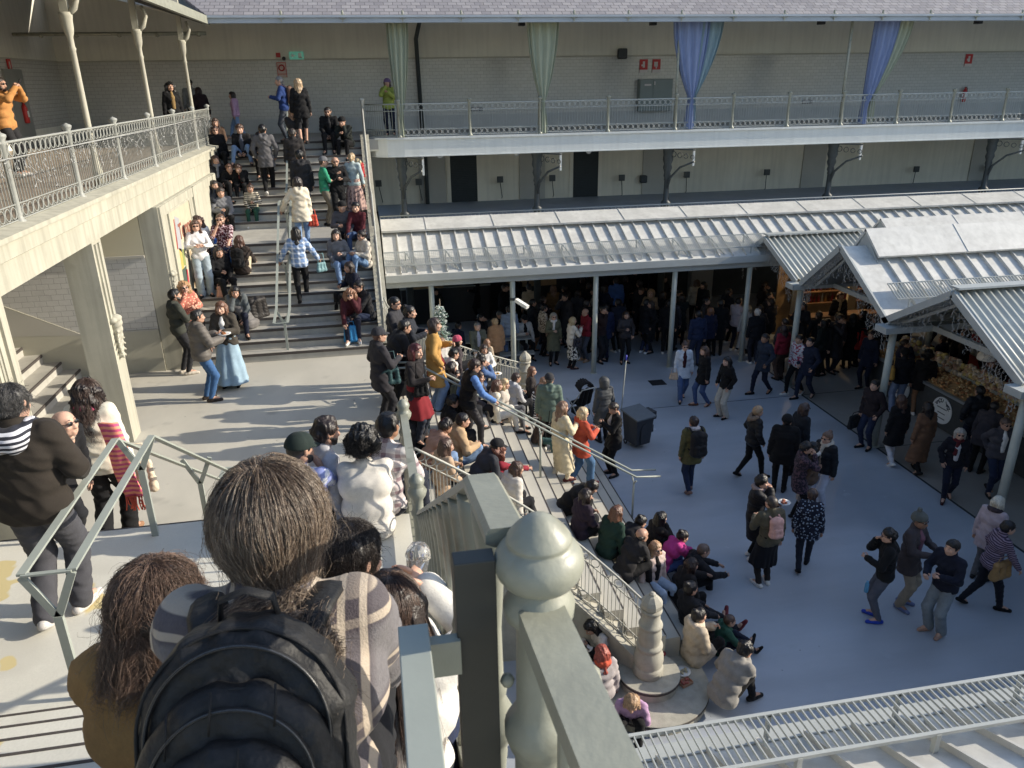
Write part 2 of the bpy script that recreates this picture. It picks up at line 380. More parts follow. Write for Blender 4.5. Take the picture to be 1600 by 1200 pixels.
# court stair railings
def rz(t): return ZL-RC*15*max(0, min(1, t))**1.0*(.86)
def nr_path(t): x, y = nearrail(t); return (x, y, lerp(ZL+.02, .52, t**1.02))
def fr_path(t): x, y = farrail(t); return (x, y, lerp(ZL+.25, .42, t**.80))
e, P, o = railing(nr_path, 22, 'stair_railing', 'curved ringed railing dropping to the near stone newel', ironpale, hz=.92)
e, P, o = railing(fr_path, 30, 'stair_railing', 'curved ringed railing sweeping from the far stairs to the far stone newel', ironpale, hz=.95)
# parapet walls under them
for fn, pf, lab in ((nearrail, nr_path, 'curved plain parapet wall below the near courtyard railing'), (farrail, fr_path, 'curved plain parapet wall below the far courtyard railing')):
    q = MB(); V = []; F = []; n = 24; c2 = []; 
    for i in range(n+1):
        t = i/n; x, y, z = pf(t); t2 = min(1, t+.01); x2, y2, _ = pf(t2) if t < 1 else (x+.1, y, z); dx, dy = x2-x, y2-y; l = math.hypot(dx, dy); nx, ny = -dy/l*.11, dx/l*.11
        V += [(x+nx, y+ny, 0), (x+nx, y+ny, z-.0), (x-nx, y-ny, z-.0), (x-nx, y-ny, 0)]
        V_c = 1.35; c2 += [(x+nx*V_c, y+ny*V_c, z-.05), (x+nx*V_c, y+ny*V_c, z+.03), (x-nx*V_c, y-ny*V_c, z+.03), (x-nx*V_c, y-ny*V_c, z-.05)]
    F = [(i*4+j, i*4+(j+1) % 4, i*4+4+(j+1) % 4, i*4+4+j) for i in range(n) for j in range(4)]+[(0, 1, 2, 3), (n*4+3, n*4+2, n*4+1, n*4)]
    q.add(V, F); e = empty('parapet_wall', (0, 0, 0), 0, lab, 'wall'); q.build('wall', stone, e)
    q = MB(); q.add(c2, F); q.build('coping', stone, e)
# right boundary of the far stairs: sloped string wall + railing seen end on
def fsr(t):
    y = lerp(16.0, 24.1, t)
    if y < 19.0: z = ZL+(y-16.0)/.29*RISE
    elif y < 21.1: z = ZP
    else: z = ZP+(y-21.1)/.29*RISE
    return (.06-.10*t, y, min(z, ZG)+.22)
q = MB(); n = 40; V = []; c2 = []
for i in range(n+1):
    x, y, z = fsr(i/n); V += [(x-.09, y, 0), (x-.09, y, z), (x+.09, y, z), (x+.09, y, 0)]; c2 += [(x-.12, y, z-.04), (x-.12, y, z+.04), (x+.12, y, z+.04), (x+.12, y, z-.04)]
F = [(i*4+j, i*4+(j+1) % 4, i*4+4+(j+1) % 4, i*4+4+j) for i in range(n) for j in range(4)]+[(0, 1, 2, 3), (n*4+3, n*4+2, n*4+1, n*4)]
q.add(V, [f[::-1] for f in F]); e = empty('parapet_wall', (0, 16, 0), 0, 'sloping cream string wall along the right of the far stairs', 'wall'); w = q.build('wall', cream, e); w.location = (0, -16, 0)
q = MB(); q.add(c2, [f[::-1] for f in F]); w = q.build('coping', cream, e); w.location = (0, -16, 0)
e, P, o = railing(fsr, 44, 'stair_railing', 'pale ringed railing climbing the right side of the far stairs', ironpale, hz=.78)
knobpost(e, Vector(fsr(1))-o+Vector((0, .05, -.2)), ironpale, 1.25, .04)
# ------------------------------------------------------------ flat-bar double handrails
def handrail(x, pts, posts, label, gap=.27, m=steelbar):
    """pts: (y,z) polyline of both bars; posts: (y, zfloor, ztop)"""
    e = empty('handrail', (x, pts[0][0], posts[0][1]), 0, label, 'handrail'); o = (x, pts[0][0], posts[0][1])
    for sx in (-gap/2, gap/2):
        q = MB()
        for i in range(len(pts)-1): q.obox((sx, pts[i][0]-o[1], pts[i][1]-o[2]), (sx, pts[i+1][0]-o[1], pts[i+1][1]-o[2]), .05, .016)
        q.build('bar', m, e)
    q = MB()
    for k in (0, -1): q.obox((-gap/2, pts[k][0]-o[1], pts[k][1]-o[2]-.002), (gap/2, pts[k][0]-o[1], pts[k][1]-o[2]-.002), .03, .012)
    q.build('end_link', m, e)
    for y, z0, z1 in posts:
        q = MB(); y -= o[1]; z0 -= o[2]; z1 -= o[2]
        q.obox((0, y, z0), (0, y, z1-.30), .05, .03, up=(0, 1, 0))
        for sx in (-1, 1): q.obox((0, y, z1-.31), (sx*gap/2, y, z1-.012), .045, .02, up=(0, 1, 0))
        q.build('y_post', m, e)
    return e
handrail(-2.0, [(4.12, ZP+.92), (5.95, ZP+.92), (9.0, ZL+.88), (9.35, ZL+.86)], [(4.12, ZP, ZP+.92), (5.98, ZP, ZP+.92), (7.6, ZP-RISE*5, ZP-.08), (9.0, ZL, ZL+.88)], 'double flat-bar handrail on Y posts beside the man in the dark jacket')
handrail(-2.0, [(15.55, ZL+.95), (16.2, ZL+1.08), (19.0, ZP+.93), (19.3, ZP+.93)], [(16.14, ZL+RISE, ZL+1.06), (17.6, ZL+RISE*6, ZL+1.92), (19.1, ZP, ZP+.93)], 'lower double flat-bar handrail in the middle of the far stairs')
handrail(-2.0, [(20.75, ZP+.93), (21.2, ZP+1.0), (24.1, ZG+.93), (24.5, ZG+.93)], [(21.1, ZP, ZP+.98), (22.5, ZP+RISE*5, ZP+1.88), (24.3, ZG, ZG+.93)], 'upper double flat-bar handrail reaching the top of the far stairs')
# court stair rail (round pipe pair)
e = empty('handrail', (.6, 12.6, ZL), 0, 'pair of slim pipe handrails down the middle of the courtyard steps', 'handrail')
for dy in (-.14, .14):
    q = MB(); q.tube([(-.5, dy, .92), (.05, dy, .90), (4.05, dy+.15, -1.76), (4.55, dy+.15, -1.80)], .02, 8); q.build('bar', steelbar, e)
for x in (.1, 2.15, 4.02):
    z0 = -RC*math.ceil((x+.3)/CRUN); q = MB(); q.tube([(x, .05, z0 if x < 4 else -2.8), (x, .05, .76-(x)*.66)], .022, 8)
    for dy in (-.14, .14): q.tube([(x, .05, .74-x*.66), (x, dy+.06, .86-x*.66)], .014, 6)
    q.build('post', steelbar, e)
# ------------------------------------------------------------ near balustrade beside the camera
bx = .165
bal = empty('stair_balustrade', (bx, .95, ZG), 0, 'grey-green cast iron balustrade with bulbous balusters descending beside the camera', 'railing')
def tr(p): return (p[0]-bx, p[1]-.95, p[2]-ZG)
def sz(y): return ZG-(y-.95)/.29*RISE
q = MB(); prof = [(1.02, .86), (1.28, .80), (1.46, .66)]
pts = [(1.0, ZG+.86), (1.25, ZG+.80), (1.55, ZG+.66)]+[(y, sz(y)+.94) for y in (1.8, 2.4, 3.0, 3.6, 4.2, 4.55)]
V = []; F = []; n = len(pts)
pr = [(-.034, -.012), (-.034, .004), (-.026, .014), (.026, .014), (.034, .004), (.034, -.012), (.02, -.02), (-.02, -.02)]
pts = [(1.0, ZG+.90), (1.3, ZG+.835)]+[(y, sz(y)+1.045) for y in (1.50, 1.8, 2.4, 3.0, 3.6, 4.2, 4.5)]
for y, z in pts:
    for a_, b_ in pr: V.append(tr((bx+a_, y, z+b_)))
k = len(pr)
F = [(i*k+j, i*k+(j+1) % k, (i+1)*k+(j+1) % k, (i+1)*k+j) for i in range(len(pts)-1) for j in range(k)]+[tuple(range(k))[::-1], tuple(range((len(pts)-1)*k, len(pts)*k))]
q.add(V, F, 0, False); q.build('top_rail', irongrey, bal)
q = MB(); q.sheet(tr((bx-.025, 1.05, sz(1.05)-.28)), tr((bx-.025, 4.5, sz(4.5)-.28)), tr((bx-.025, 4.5, sz(4.5)+.10)), tr((bx-.025, 1.05, sz(1.05)+.10)), -.05); q.build('string_plate', irongrey, bal)
for i in range(13):
    y = 1.18+.26*i; z0 = sz(y)+.08; z1 = (sz(y)+1.03) if y > 1.5 else lerp(ZG+.855, sz(1.5)+1.03, max(0, (y-1.2)/.3))
    h = z1-z0; q = MB()
    q.lathe([(.024, 0), (.024, .05*h), (.014, .09*h), (.017, .30*h), (.022, .36*h), (.020, .38*h), (.036, .42*h), (.040, .45*h), (.036, .48*h), (.020, .52*h), (.024, .54*h), (.017, .57*h), (.015, .7*h), (.024, .86*h), (.034, .95*h), (.036, h)], tr((bx, y, z0)), 10)
    q.build('baluster', irongrey, bal)
nbx, nby = .205, .955
nw = empty('newel_post', (nbx, nby, ZG), 0, 'grey-green iron newel post with large onion-shaped finial beside the camera', 'newel post')
q = MB(); q.lathe([(0.0540, 0), (0.0540, .30), (0.0450, .33), (0.0414, .36), (0.0414, .60), (0.0504, .62), (0.0576, .645), (0.0576, .665), (0.0468, .685), (0.0378, .70), (0.0360, .86), (0.0423, .875), (0.0540, .885), (0.0558, .905), (0.0450, .925), (0.0378, .935), (0.0360, .94)], (0, 0, -.1), 28); q.build('shaft', irongrey, nw)
q = MB(); q.lathe([(.036, .838), (.046, .842), (.056, .849), (.0645, .862), (.0685, .876), (.067, .889), (.061, .900), (.053, .908), (.0485, .911), (.0475, .914), (.0495, .917), (.0485, .921), (.044, .928), (.036, .938), (.027, .947), (.019, .953), (.012, .957), (.003, .959)], (0, 0, 0), 44); q.build('finial', irongrey, nw)
q = MB(); q.tube([(.045, -.01, .70), (.075, -.015, .66), (.085, -.02, .60), (.065, -.02, .54), (.06, -.02, .46), (.085, -.025, .36), (.07, -.02, .2)], [.012, .018, .02, .014, .016, .02, .014], 10, flat=1.3); q.sphere((.088, -.02, .615), .024, 12); q.sphere((.082, -.02, .37), .026, 12); q.build('cast_bracket', irongrey, nw)
for zb_ in (.24, .66): q = MB(); q.sphere((-.052, .0, zb_), .012, 8); q.build('bolt', irongrey, nw)
# level rail leading back past the camera
q = MB(); lr = empty('gallery_railing', (nbx+.03, .93, ZG), 0, 'broad sloping grey-green rail running from the onion newel towards the viewer', 'railing')
q.obox((-.034, -.01, .80), (.03, -1.3, .84), .070, .04); q.build('top_rail', irongrey, lr)
q = MB(); q.obox((-.03, -.01, .10), (.03, -1.3, .10), .05, .03); q.build('bottom_rail', irongrey, lr)
for i in range(9):
    q = MB(); y = -.14-.13*i; q.lathe([(.02, .1), (.012, .16), (.013, .40), (.03, .47), (.03, .5), (.013, .56), (.013, .72), (.026, .8)], (-.034-y*.05, y, 0), 8); q.build('baluster', irongrey, lr)
# flat bars right in front of the camera
hb = empty('handrail', (.05, .95, ZG), 0, 'dark square post and pale flat bar handrail end close to the camera', 'handrail')
q = MB(); q.box(.026, .088, -.005, .03, -.3, .895); q.build('dark_post', mat('post_shade', (.042, .042, .037), .5, .15, 6), hb, .002)  # shade on the post's face is put into its near-black base colour
q = MB(); q.box(-.062, -.016, -.55, .02, .765, .78); q.build('bar', steelbar, hb, .002)
q = MB(); q.box(-.04, .03, -.012, .008, .70, .763); q.build('end_link', irongrey, hb)
# platform newels
for (x, y, z, lab) in ((.15, 4.62, ZP, 'grey iron newel with knob where the near flight meets the half landing'), (.125, 5.95, ZP, 'grey iron newel with knob at the outer end of the half landing')):
    e = empty('newel_post', (x, y, z), 0, lab, 'newel post'); 
    q = MB(); q.lathe([(.055, -.35), (.055, .1), (.04, .14), (.036, .18), (.036, .72), (.05, .75), (.05, .77), (.036, .80), (.036, .86), (.06, .90), (.066, .93), (.05, .96), (.045, .97), (.055, 1.0), (.05, 1.02), (.025, 1.05), (.006, 1.06)], (0, 0, 0), 14); q.build('post', irongrey, e)
lr2 = empty('gallery_railing', (.14, 4.62, ZP), 0, 'short level ringed railing along the outer edge of the half landing', 'railing')
q = MB(); q.obox((0, 0, .93), (-.015, 1.33, .93), .06, .03); q.build('top_rail', irongrey, lr2)
q = MB(); q.obox((0, 0, .10), (-.015, 1.33, .10), .04, .03)
for i in range(10): q.obox((0, .07+.13*i, .1), (0, .07+.13*i, .93), .014, .014); 
for i in range(9): q.ring((0, .135+.13*i, .84), .055, .009, (1, 0, 0), 12, 4); q.ring((0, .135+.13*i, .19), .055, .009, (1, 0, 0), 12, 4)
q.build('ring_panel', irongrey, lr2)
low = empty('stair_balustrade', (.14, 6.1, ZP), 0, 'ringed iron railing of the lower near flight, mostly hidden by sitters', 'railing')
q = MB()
for i in range(22):
    y = .07+.13*i; z = -RISE*(y/.29); q.obox((0, y, z), (0, y, z+.9), .014, .014); q.ring((0, y+.065, z+.80), .052, .009, (1, 0, 0), 12, 4)
q.obox((0, 0, .93), (0, 2.9, .93-RISE*10), .06, .03); q.build('ring_panel', irongrey, low)
q = MB(); q.sheet((-.025, 0, -.30), (-.025, 2.9, -.3-RISE*10), (-.025, 2.9, .1-RISE*10), (-.025, 0, .1), -.05); q.build('string_plate', irongrey, low)
# ============================================================ MARKET BUILDING
# ---- left gallery wing
lw = empty('market_wing', (-4.3, 12, 0), 0, 'left market wing with arches below and an open columned gallery above', 'building')
def lb(q, name, m, bev=0):
    o = q.build(name, m, lw, bev); o.location = (4.3, -12, 0); return o
q = MB(); q.box(-9.4, -4.3, -6, 24.05, ZG-.28, ZG-.0012); lb(q, 'gallery_floor', mat('gallery_tiles', (.33, .27, .21), .6, .15, 2))
q = MB(); q.prism([(-4.42, 6.10), (-4.14, 6.10), (-4.14, 6.42), (-4.10, 6.44), (-4.10, 6.62), (-4.05, 6.64), (-4.05, 6.70), (-4.30, 6.74), (-4.42, 6.74)], 'y', -6, 24.05); lb(q, 'edge_beam', cream)
q = MB(); q.box(-4.62, -4.16, 8.3, 9.25, ZL, 6.12); q.box(-4.14, -4.11, 8.75, 8.79, ZL+1.8, 6.1)
for i in range(4): q.box(-4.16, -4.125, 8.52+.17*i, 8.60+.17*i, ZL+1.6, 6.05)
lb(q, 'pillar', cream)
q = MB(); q.box(-4.60, -4.16, 12.38, 12.80, ZL, 6.10)
for i in range(2): q.box(-4.16, -4.13, 12.45+.16*i, 12.53+.16*i, ZL+2.0, 6.05)
lb(q, 'pillar', cream)
# stair side wall with the mural panel
q = MB(); q.box(-4.42, -4.05, 15.9, 24.05, 0, 6.10); lb(q, 'stair_wall', cream)
for (y0, y1) in ((15.92, 16.10), (19.05, 19.25), (21.6, 21.85)): q = MB(); q.box(-4.052, -4.005, y0, y1, ZL, 6.09); lb(q, 'wall_pilaster', cream)
q = MB(); q.box(-4.052, -4.02, 16.1, 24, 5.88, 6.09); lb(q, 'frieze', cream)
# passage behind the arches
q = MB(); q.box(-9.6, -4.43, 15.9, 16.2, ZL, 6.4); lb(q, 'passage_wall', mat('passage_plaster', (.50, .46, .34), .8, .08, .8))
q = MB(); q.sheet((-9.4, 15.893, ZL+.9), (-4.43, 15.893, ZL+.9), (-4.43, 15.893, ZL+2.35), (-9.4, 15.893, ZL+2.35), .01); lb(q, 'tile_panel', tilegl)
q = MB(); q.box(-9.4, -4.43, 15.85, 15.89, ZL+2.35, ZL+2.40)
q.add([(-9.4, 15.87, ZL+.9+.55*1.2), (-7.9, 15.87, ZL+.9+1.0), (-5.9, 15.87, ZL+.9), (-4.43, 15.87, ZL+.9), (-4.43, 15.87, ZL+.87), (-5.91, 15.87, ZL+.87), (-7.9, 15.87, ZL+.97), (-9.4, 15.87, ZL+.55)], [(7, 6, 5, 4, 3, 2, 1, 0)])
lb(q, 'moulding', greypil)
q = MB(); q.prism([(-9.4, ZL), (-4.43, ZL), (-4.43, ZL+.9), (-5.9, ZL+.9), (-7.9, ZL+1.95), (-9.4, ZL+1.95)], 'y', 15.872, 15.889); lb(q, 'dado', mat('passage_dado', (.44, .42, .34), .75, .08, 1))
q = MB(); q.box(-9.7, -9.4, -6, 28.4, 0, ZG+.0); lb(q, 'side_wall', plaster)
q = MB(); q.box(-9.7, -9.4, -6, 28.4, ZG, 9.0); q.box(-9.7, -9.4, -6, 28.4, 9.0, 12.0); lb(q, 'gallery_wall', plaster)
q = MB(); q.sheet((-9.393, -6, ZG+.45), (-9.393, 28.39, ZG+.45), (-9.393, 28.39, 9.0), (-9.393, -6, 9.0), .005); lb(q, 'tile_panel', tilegly)
q = MB(); q.box(-9.4, -9.36, -6, 28.36, 9.0, 9.04); lb(q, 'moulding', greypil)
q = MB(); q.box(-9.395, -9.33, 24.1, 25.3, ZG, 8.75); lb(q, 'door', mat('grey_door', (.22, .23, .22), .6, .08, 3))
# gallery columns and roof
for y in (10.2, 14.42, 18.58, 22.95):
    q = MB(); q.lathe([(.085, 0), (.085, .25), (.066, .3), (.062, .38), (.048, .42), (.044, 2.1), (.058, 2.13), (.044, 2.17), (.046, 2.3), (.068, 2.36), (.08, 2.42), (.088, 2.55), (.10, 2.6), (.10, 2.66)], (-4.5, y, ZG), 14)
    q.box(-4.56, -4.44, y-.045, y+.045, ZG+2.66, ZG+3.75)
    q.tube([(-4.5, y, ZG+2.6), (-4.35, y, ZG+2.72), (-4.27, y, ZG+2.9), (-4.33, y, ZG+3.1)], [.05, .05, .04, .03], 8)
    lb(q, 'gallery_column', cream if y < 20 else cream)
q = MB(); q.sheet((-3.95, -6, 9.92), (-3.95, 24.0, 9.92), (-9.6, 28.6, 12.8), (-9.6, -6, 12.8), .08); lb(q, 'roof', slate)
q = MB(); q.sheet((-4.0, -6, 9.82), (-9.4, -6, 11.6), (-9.4, 28.3, 11.6), (-4.0, 24.0, 9.82), .05)
for y in np.arange(-5, 24, .5): q.obox((-4.02, y, 9.80), (-9.3, y, 11.55), .07, .05)
lb(q, 'roof_soffit', mat('roof_boards', (.10, .10, .09), .8))
q = MB(); q.box(-4.0, -3.9, -6, 23.98, 9.78, 9.98); lb(q, 'gutter', irongrey)
q = MB(); q.tube([(-9.2, 24.9, 9.62), (-4.2, 24.9, 9.62)], .05, 8)
for x in (-8.5, -7.6, -6.5, -5.5, -4.4): q.sphere((x, 24.9, 9.6), .075, 8)
lb(q, 'ceiling_pipe', irongrey)
# railing of the left gallery
def lgp(t): return (-4.28, lerp(9.6, 24.0, t), ZG)
e, P, o = railing(lgp, 84, 'gallery_railing', 'ornate ringed iron railing along the sunlit left gallery', leftiron, hz=.95, ring=.082, bars=2)
for y in (10.5, 12.75, 15.03, 17.3, 19.53, 21.72, 23.8): knobpost(e, (0, y-o[1], 0), leftiron, 1.08, .038)
def lgp2(t): return (lerp(-4.28, -4.05, t), 24.02, ZG)
# ---- far wing
fw = empty('market_wing', (0, 28, 0), 0, 'far market wing with curtained upper gallery, white fascia and shuttered lower windows', 'building')
def fb(q, name, m, bev=0):
    o = q.build(name, m, fw, bev); o.location = (0, -28, 0); return o
XE = 42.
q = MB(); q.box(-9.6, XE, 28.4, 28.8, 9.0, 12.5); fb(q, 'upper_wall', plaster)
q = MB(); q.box(-9.6, XE, 28.4, 28.8, ZG-.05, 9.0); q.sheet((-9.4, 28.394, ZG+.46), (XE, 28.394, ZG+.46), (XE, 28.394, 8.99), (-9.4, 28.394, 8.99), .004); fb(q, 'tile_panel', tilegl)
q = MB(); q.box(-9.4, XE, 28.35, 28.393, 8.985, 9.03); fb(q, 'moulding', greypil)
q = MB(); q.box(-9.4, XE, 28.37, 28.393, ZG, ZG+.455); q.box(-9.4, XE, 28.355, 28.393, ZG+.445, ZG+.475); fb(q, 'dado', dado)
q = MB(); q.box(-9.4, XE, 24.3, 28.4, ZG-.3, ZG-.0014); fb(q, 'gallery_floor', mat('far_gallery_floor', (.34, .33, .31), .7, .1, 2))
# fascia with rounded left end
pts = [(.05, 24.75), (.25, 24.35), (.6, 24.16), (1.1, 24.10), (XE, 24.10), (XE, 24.31), (.2, 24.9)]
q = MB(); q.prism(pts, 'z', ZG-.50, ZG-.03); q.prism([(p[0], p[1]-.05 if i < 5 else p[1]) for i, p in enumerate(pts)], 'z', ZG-.03, ZG+.03); q.prism([(p[0], p[1]-.03 if i < 5 else p[1]) for i, p in enumerate(pts)], 'z', ZG-.53, ZG-.50)
fb(q, 'fascia', whiteslab)
q = MB(); q.box(.1, XE, 24.3, 28.4, ZG-.35, ZG-.3); fb(q, 'gallery_soffit', lowplaster)
q = MB(); q.box(-.02, XE, 28.4, 28.8, 3.95, ZG-.05); fb(q, 'lower_wall', lowplaster); q = MB(); q.box(-.02, XE, 28.38, 28.8, 0, 3.95); fb(q, 'lower_wall_shade', mat('wall_shade_tone', (.07, .07, .065), .7, .3, 1.5))  # wall below the canopy roof coloured near black to stand for deep shade
for x in (1.2, 12.2): q = MB(); q.box(x, x+.9, 28.0, 28.38, 0, 3.95); fb(q, 'wall_pilaster', greypil)
for x in (1.75, 2.2+3.2, 10.1, 16.6, 24.0): q = MB(); q.box(x, x+.95, 28.34, 28.41, 4.0, ZG-.35); fb(q, 'wall_pilaster', greypil)
for x in (2.88, 7.42):
    q = MB(); q.box(x-.14, x+1.1, 28.36, 28.42, 4.0, 4.14); q.box(x-.14, x, 28.36, 28.42, 4.14, 5.95); q.box(x+.96, x+1.1, 28.36, 28.42, 4.14, 5.95); q.box(x-.14, x+1.1, 28.36, 28.42, 5.95, 6.08)
    f = fb(q, 'window', lowplaster)
    q = MB()
    for i in range(30): q.box(x, x+.96, 28.37, 28.40, 4.145+i*.06, 4.145+i*.06+.045)
    q.box(x, x+.96, 28.385, 28.405, 4.14, 5.95)
    s_ = q.build('shutter', darkwin, f)
# iron columns and brackets
for x in (1.0, 5.22, 9.55, 15.36, 21.4):
    q = MB(); q.lathe([(.12, 0), (.12, 4.2), (.13, 4.25), (.13, 4.35), (.16, 4.4), (.16, 4.46), (.095, 4.52), (.08, 5.15), (.11, 5.18), (.085, 5.22), (.12, 5.3), (.10, 5.4), (.15, 5.55), (.12, 5.66), (.17, 5.8), (.15, 5.95), (.18, 6.1), (.19, 6.17)], (x, 24.45, 0), 12)
    sg = .75
    q.tube([(x, 24.4, 4.9), (x+.05, 24.3, 5.25), (x+.25, 24.0, 5.6), (x+.55, 23.6, 5.8), (x+.78, 23.35, 5.85)][:4], [.04, .04, .035, .03], 6)
    for k in range(4): q.ring((x+.12+.14*k, 24.28-.17*k, 5.98-.02*k), .085-.008*k, .014, (.75, .65, 0), 12, 4)
    q.obox((x, 24.45, 6.14), (x+.62, 23.75, 6.14), .05, .04)
    fb(q, 'iron_column', irondark)
    q = MB(); q.box(x+.58, x+.64, 23.80, 23.86, 5.65, 6.16); fb(q, 'pendant_rod', whiteslab)
# roof, soffit, gutter
q = MB(); q.sheet((-3.9, 23.75, 9.98), (XE, 23.75, 9.98), (XE, 31.5, 14.2), (-9.6, 31.5, 14.2), .08); fb(q, 'roof', slate)
q = MB(); q.sheet((-4.0, 23.9, 9.86), (-9.4, 28.4, 11.2), (XE, 28.4, 11.2), (XE, 23.9, 9.86), .04); fb(q, 'roof_soffit', plaster)
q = MB(); q.box(-3.9, XE, 23.68, 23.84, 9.80, 9.97); q.box(-3.9, XE, 23.62, 23.70, 9.93, 9.985); fb(q, 'gutter', mat('gutter_zinc', (.36, .40, .45), .45, .08, 2))
for i in range(22):
    x = -4.0+1.63*i+2.0; q = MB()
    q.sphere((x, 23.66, 10.05), .05, 8, sc=(.7, .5, 1.4)); q.ring((x-.05, 23.64, 9.95), .05, .012, (0, 1, 0), 10, 4); q.ring((x+.05, 23.64, 9.95), .05, .012, (0, 1, 0), 10, 4); q.box(x-.015, x+.015, 23.63, 23.66, 9.82, 10.1)
    fb(q, 'gutter_ornament', irongrey)
# curtain rod poles
for x in (1.0, 5.25, 9.6, 15.3):
    q = MB(); q.tube([(x, 24.22, ZG), (x, 24.22, 10.0)], .045, 8); fb(q, 'gallery_column', irongrey)
q = MB(); q.tube([(1.95, 28.2, ZG), (1.9, 28.2, 9.6), (2.1, 27.6, 10.4)], .07, 8); q.tube([(2.0, 28.2, 3.9), (2.0, 28.2, ZG-.35)], .07, 8); fb(q, 'downpipe', irondark)
q = MB(); q.box(XE, XE+.3, 20, 31.5, 0, 13.5); fb(q, 'end_wall', plaster)
# railing of the far gallery
def fgp(t): return (lerp(.9, 22.0, t), 24.14, ZG+.03)
e, P, o = railing(fgp, 124, 'gallery_railing', 'grey ringed railing along the shaded far gallery', mat('far_rail_iron', (.40, .42, .41), .5, .1, 5), hz=.93, ring=.078, bars=2)
for x in (1.0, 3.1, 5.25, 7.4, 9.6, 11.5, 13.4, 15.3, 17.3, 19.3, 21.3): knobpost(e, (x-o[0], 0, 0), irongrey, 1.08, .04)
q = MB(); n = 8; pp = [Vector((.06, 24.75, ZG+.03)), Vector((.25, 24.4, ZG+.03)), Vector((.5, 24.23, ZG+.03)), Vector((.9, 24.14, ZG+.03))]
for h in (.05, .22, .74, .93): q.tube([p-o+Vector((0, 0, h)) for p in pp], .014 if h < .9 else .022, 5)
for i in range(12):
    t = i/12*3; p = pp[int(t)].lerp(pp[min(3, int(t)+1)], t-int(t))-o; q.obox(p+Vector((0, 0, .05)), p+Vector((0, 0, .93)), .013, .013, up=(1, 0, 0))
q.build('end_panel', irongrey, e)
# ---- right wing and near wing, mostly out of view
rw = MB(); rw.box(42.3, 50, -14, 40, 0, 12.5); tag(rw.build('market_wing', plaster), 'plain far right wing closing the courtyard', 'building')
nw_ = empty('market_wing', (0, -2, 0), 0, 'near market wing under the camera with its gallery floor', 'building')
q = MB(); q.box(-9.4, .30, -6, .66, ZG-.4, ZG-.0016); q.box(.30, 30, -6, -.35, ZG-.45, ZG); o_ = q.build('gallery_floor', camstep, nw_); o_.location = (0, 2, 0)
q = MB(); q.box(-4.2, .30, -.5, .5, 0, ZG-.4); q.box(.30, 30, -3.4, -3.1, 0, ZG-.45); o_ = q.build('lower_wall', lowplaster, nw_); o_.location = (0, 2, 0)
# ---- curtains
def curtain(x, w, zt, ztie, cols, label, shift=0., zb=None, lean=0.):
    n = 64; k = 26; V = []; zb = zb or ZG+.05
    for i in range(k+1):
        v = i/k; z = lerp(zt, zb, v); vt = (zt-z)/(zt-ztie)
        if vt < 1: ww = lerp(w, .13, vt**1.9); xo = lean*vt**1.6
        else: ww = lerp(.13, .30, min(1, (vt-1)*4)); xo = lean
        for j in range(n):
            a = 2*pi*j/n; pl = .035*(ww/w+.45)*math.sin(11*a+.7*math.sin(3*v))
            V.append((xo+(ww/2)*math.cos(a)*(1+.04*math.sin(5*a)), (.10+.05*(1-ww/w))*math.sin(a)+pl, z))
    F = [(i*n+j, i*n+(j+1) % n, (i+1)*n+(j+1) % n, (i+1)*n+j) for i in range(k) for j in range(n)]
    q = MB(); q.add(V, [f[::-1] for f in F], 0, True); q.f.append(list(range(n))); q.m.append(0); q.sm.append(False)
    o = q.build('curtain', cols); o.location = (x, 24.25+shift, 0)
    return tag(o, label, 'curtain', 'gathered curtains along the far gallery')
cg = mat('green_cloth', (.31, .335, .255), .85, .12, 3, .1, 200, stretch=(6, 6, .5)); cb_ = mat('blue_cloth', (.19, .24, .40), .85, .15, 3, .1, 200, stretch=(6, 6, .5)); ct = mat('teal_cloth', (.19, .27, .31), .85, .15, 3, .1, 200, stretch=(6, 6, .5))
curtain(1.12, .62, 9.95, 7.25, cg, 'narrow pale green curtain beside the person in the green jacket', 0, None, -.05)
curtain(5.38, .95, 9.95, 7.62, cg, 'pale green curtain tied in, hanging alone left of the metal cabinet', 0, None, -.02)
curtain(10.0, 1.15, 9.95, 7.66, cb_, 'blue half of the blue and teal curtain pair', 0, None, .10)
curtain(10.55, 1.0, 9.95, 7.68, ct, 'teal half of the blue and teal curtain pair', .06, None, -.36)
curtain(16.55, .85, 9.95, 7.3, cb_, 'blue curtain leaning beside a green one at the right', 0, None, -.42)
curtain(17.15, .70, 9.95, 7.62, cg, 'green curtain leaning against the rightmost blue one', .06, None, -.75)
# ============================================================ CANOPIES AND PAVILIONS
def icicle(e0, e1, label, n=26, lmax=.75, seed=1):
    rr = random.Random(seed); a = Vector(e0); b_ = Vector(e1)
    o = empty('icicle_lights', a, 0, label, 'string lights', 'unlit icicle lights along the pavilion gables')
    q = MB(); q.tube([(0, 0, 0), (b_-a)*.5-Vector((0, 0, .03)), b_-a], .006, 4)
    for i in range(n):
        p = (b_-a)*((i+.5)/n); L = rr.uniform(.25, 1)*lmax; pts = [p]; k = int(L/.05)+2
        for j in range(1, k+1): pts.append(p+Vector((rr.uniform(-.03, .03), rr.uniform(-.03, .03), -L*j/k)))
        q.tube(pts, .0035, 3)
        for j in range(1, k, 1): q.obox(pts[j], pts[j]+Vector((rr.uniform(-.02, .02), rr.uniform(-.05, .05), rr.uniform(-.05, .0))), .007, .007)
    q.build('light_string', mat('light_wire', (.40, .40, .39), .5), o); return o
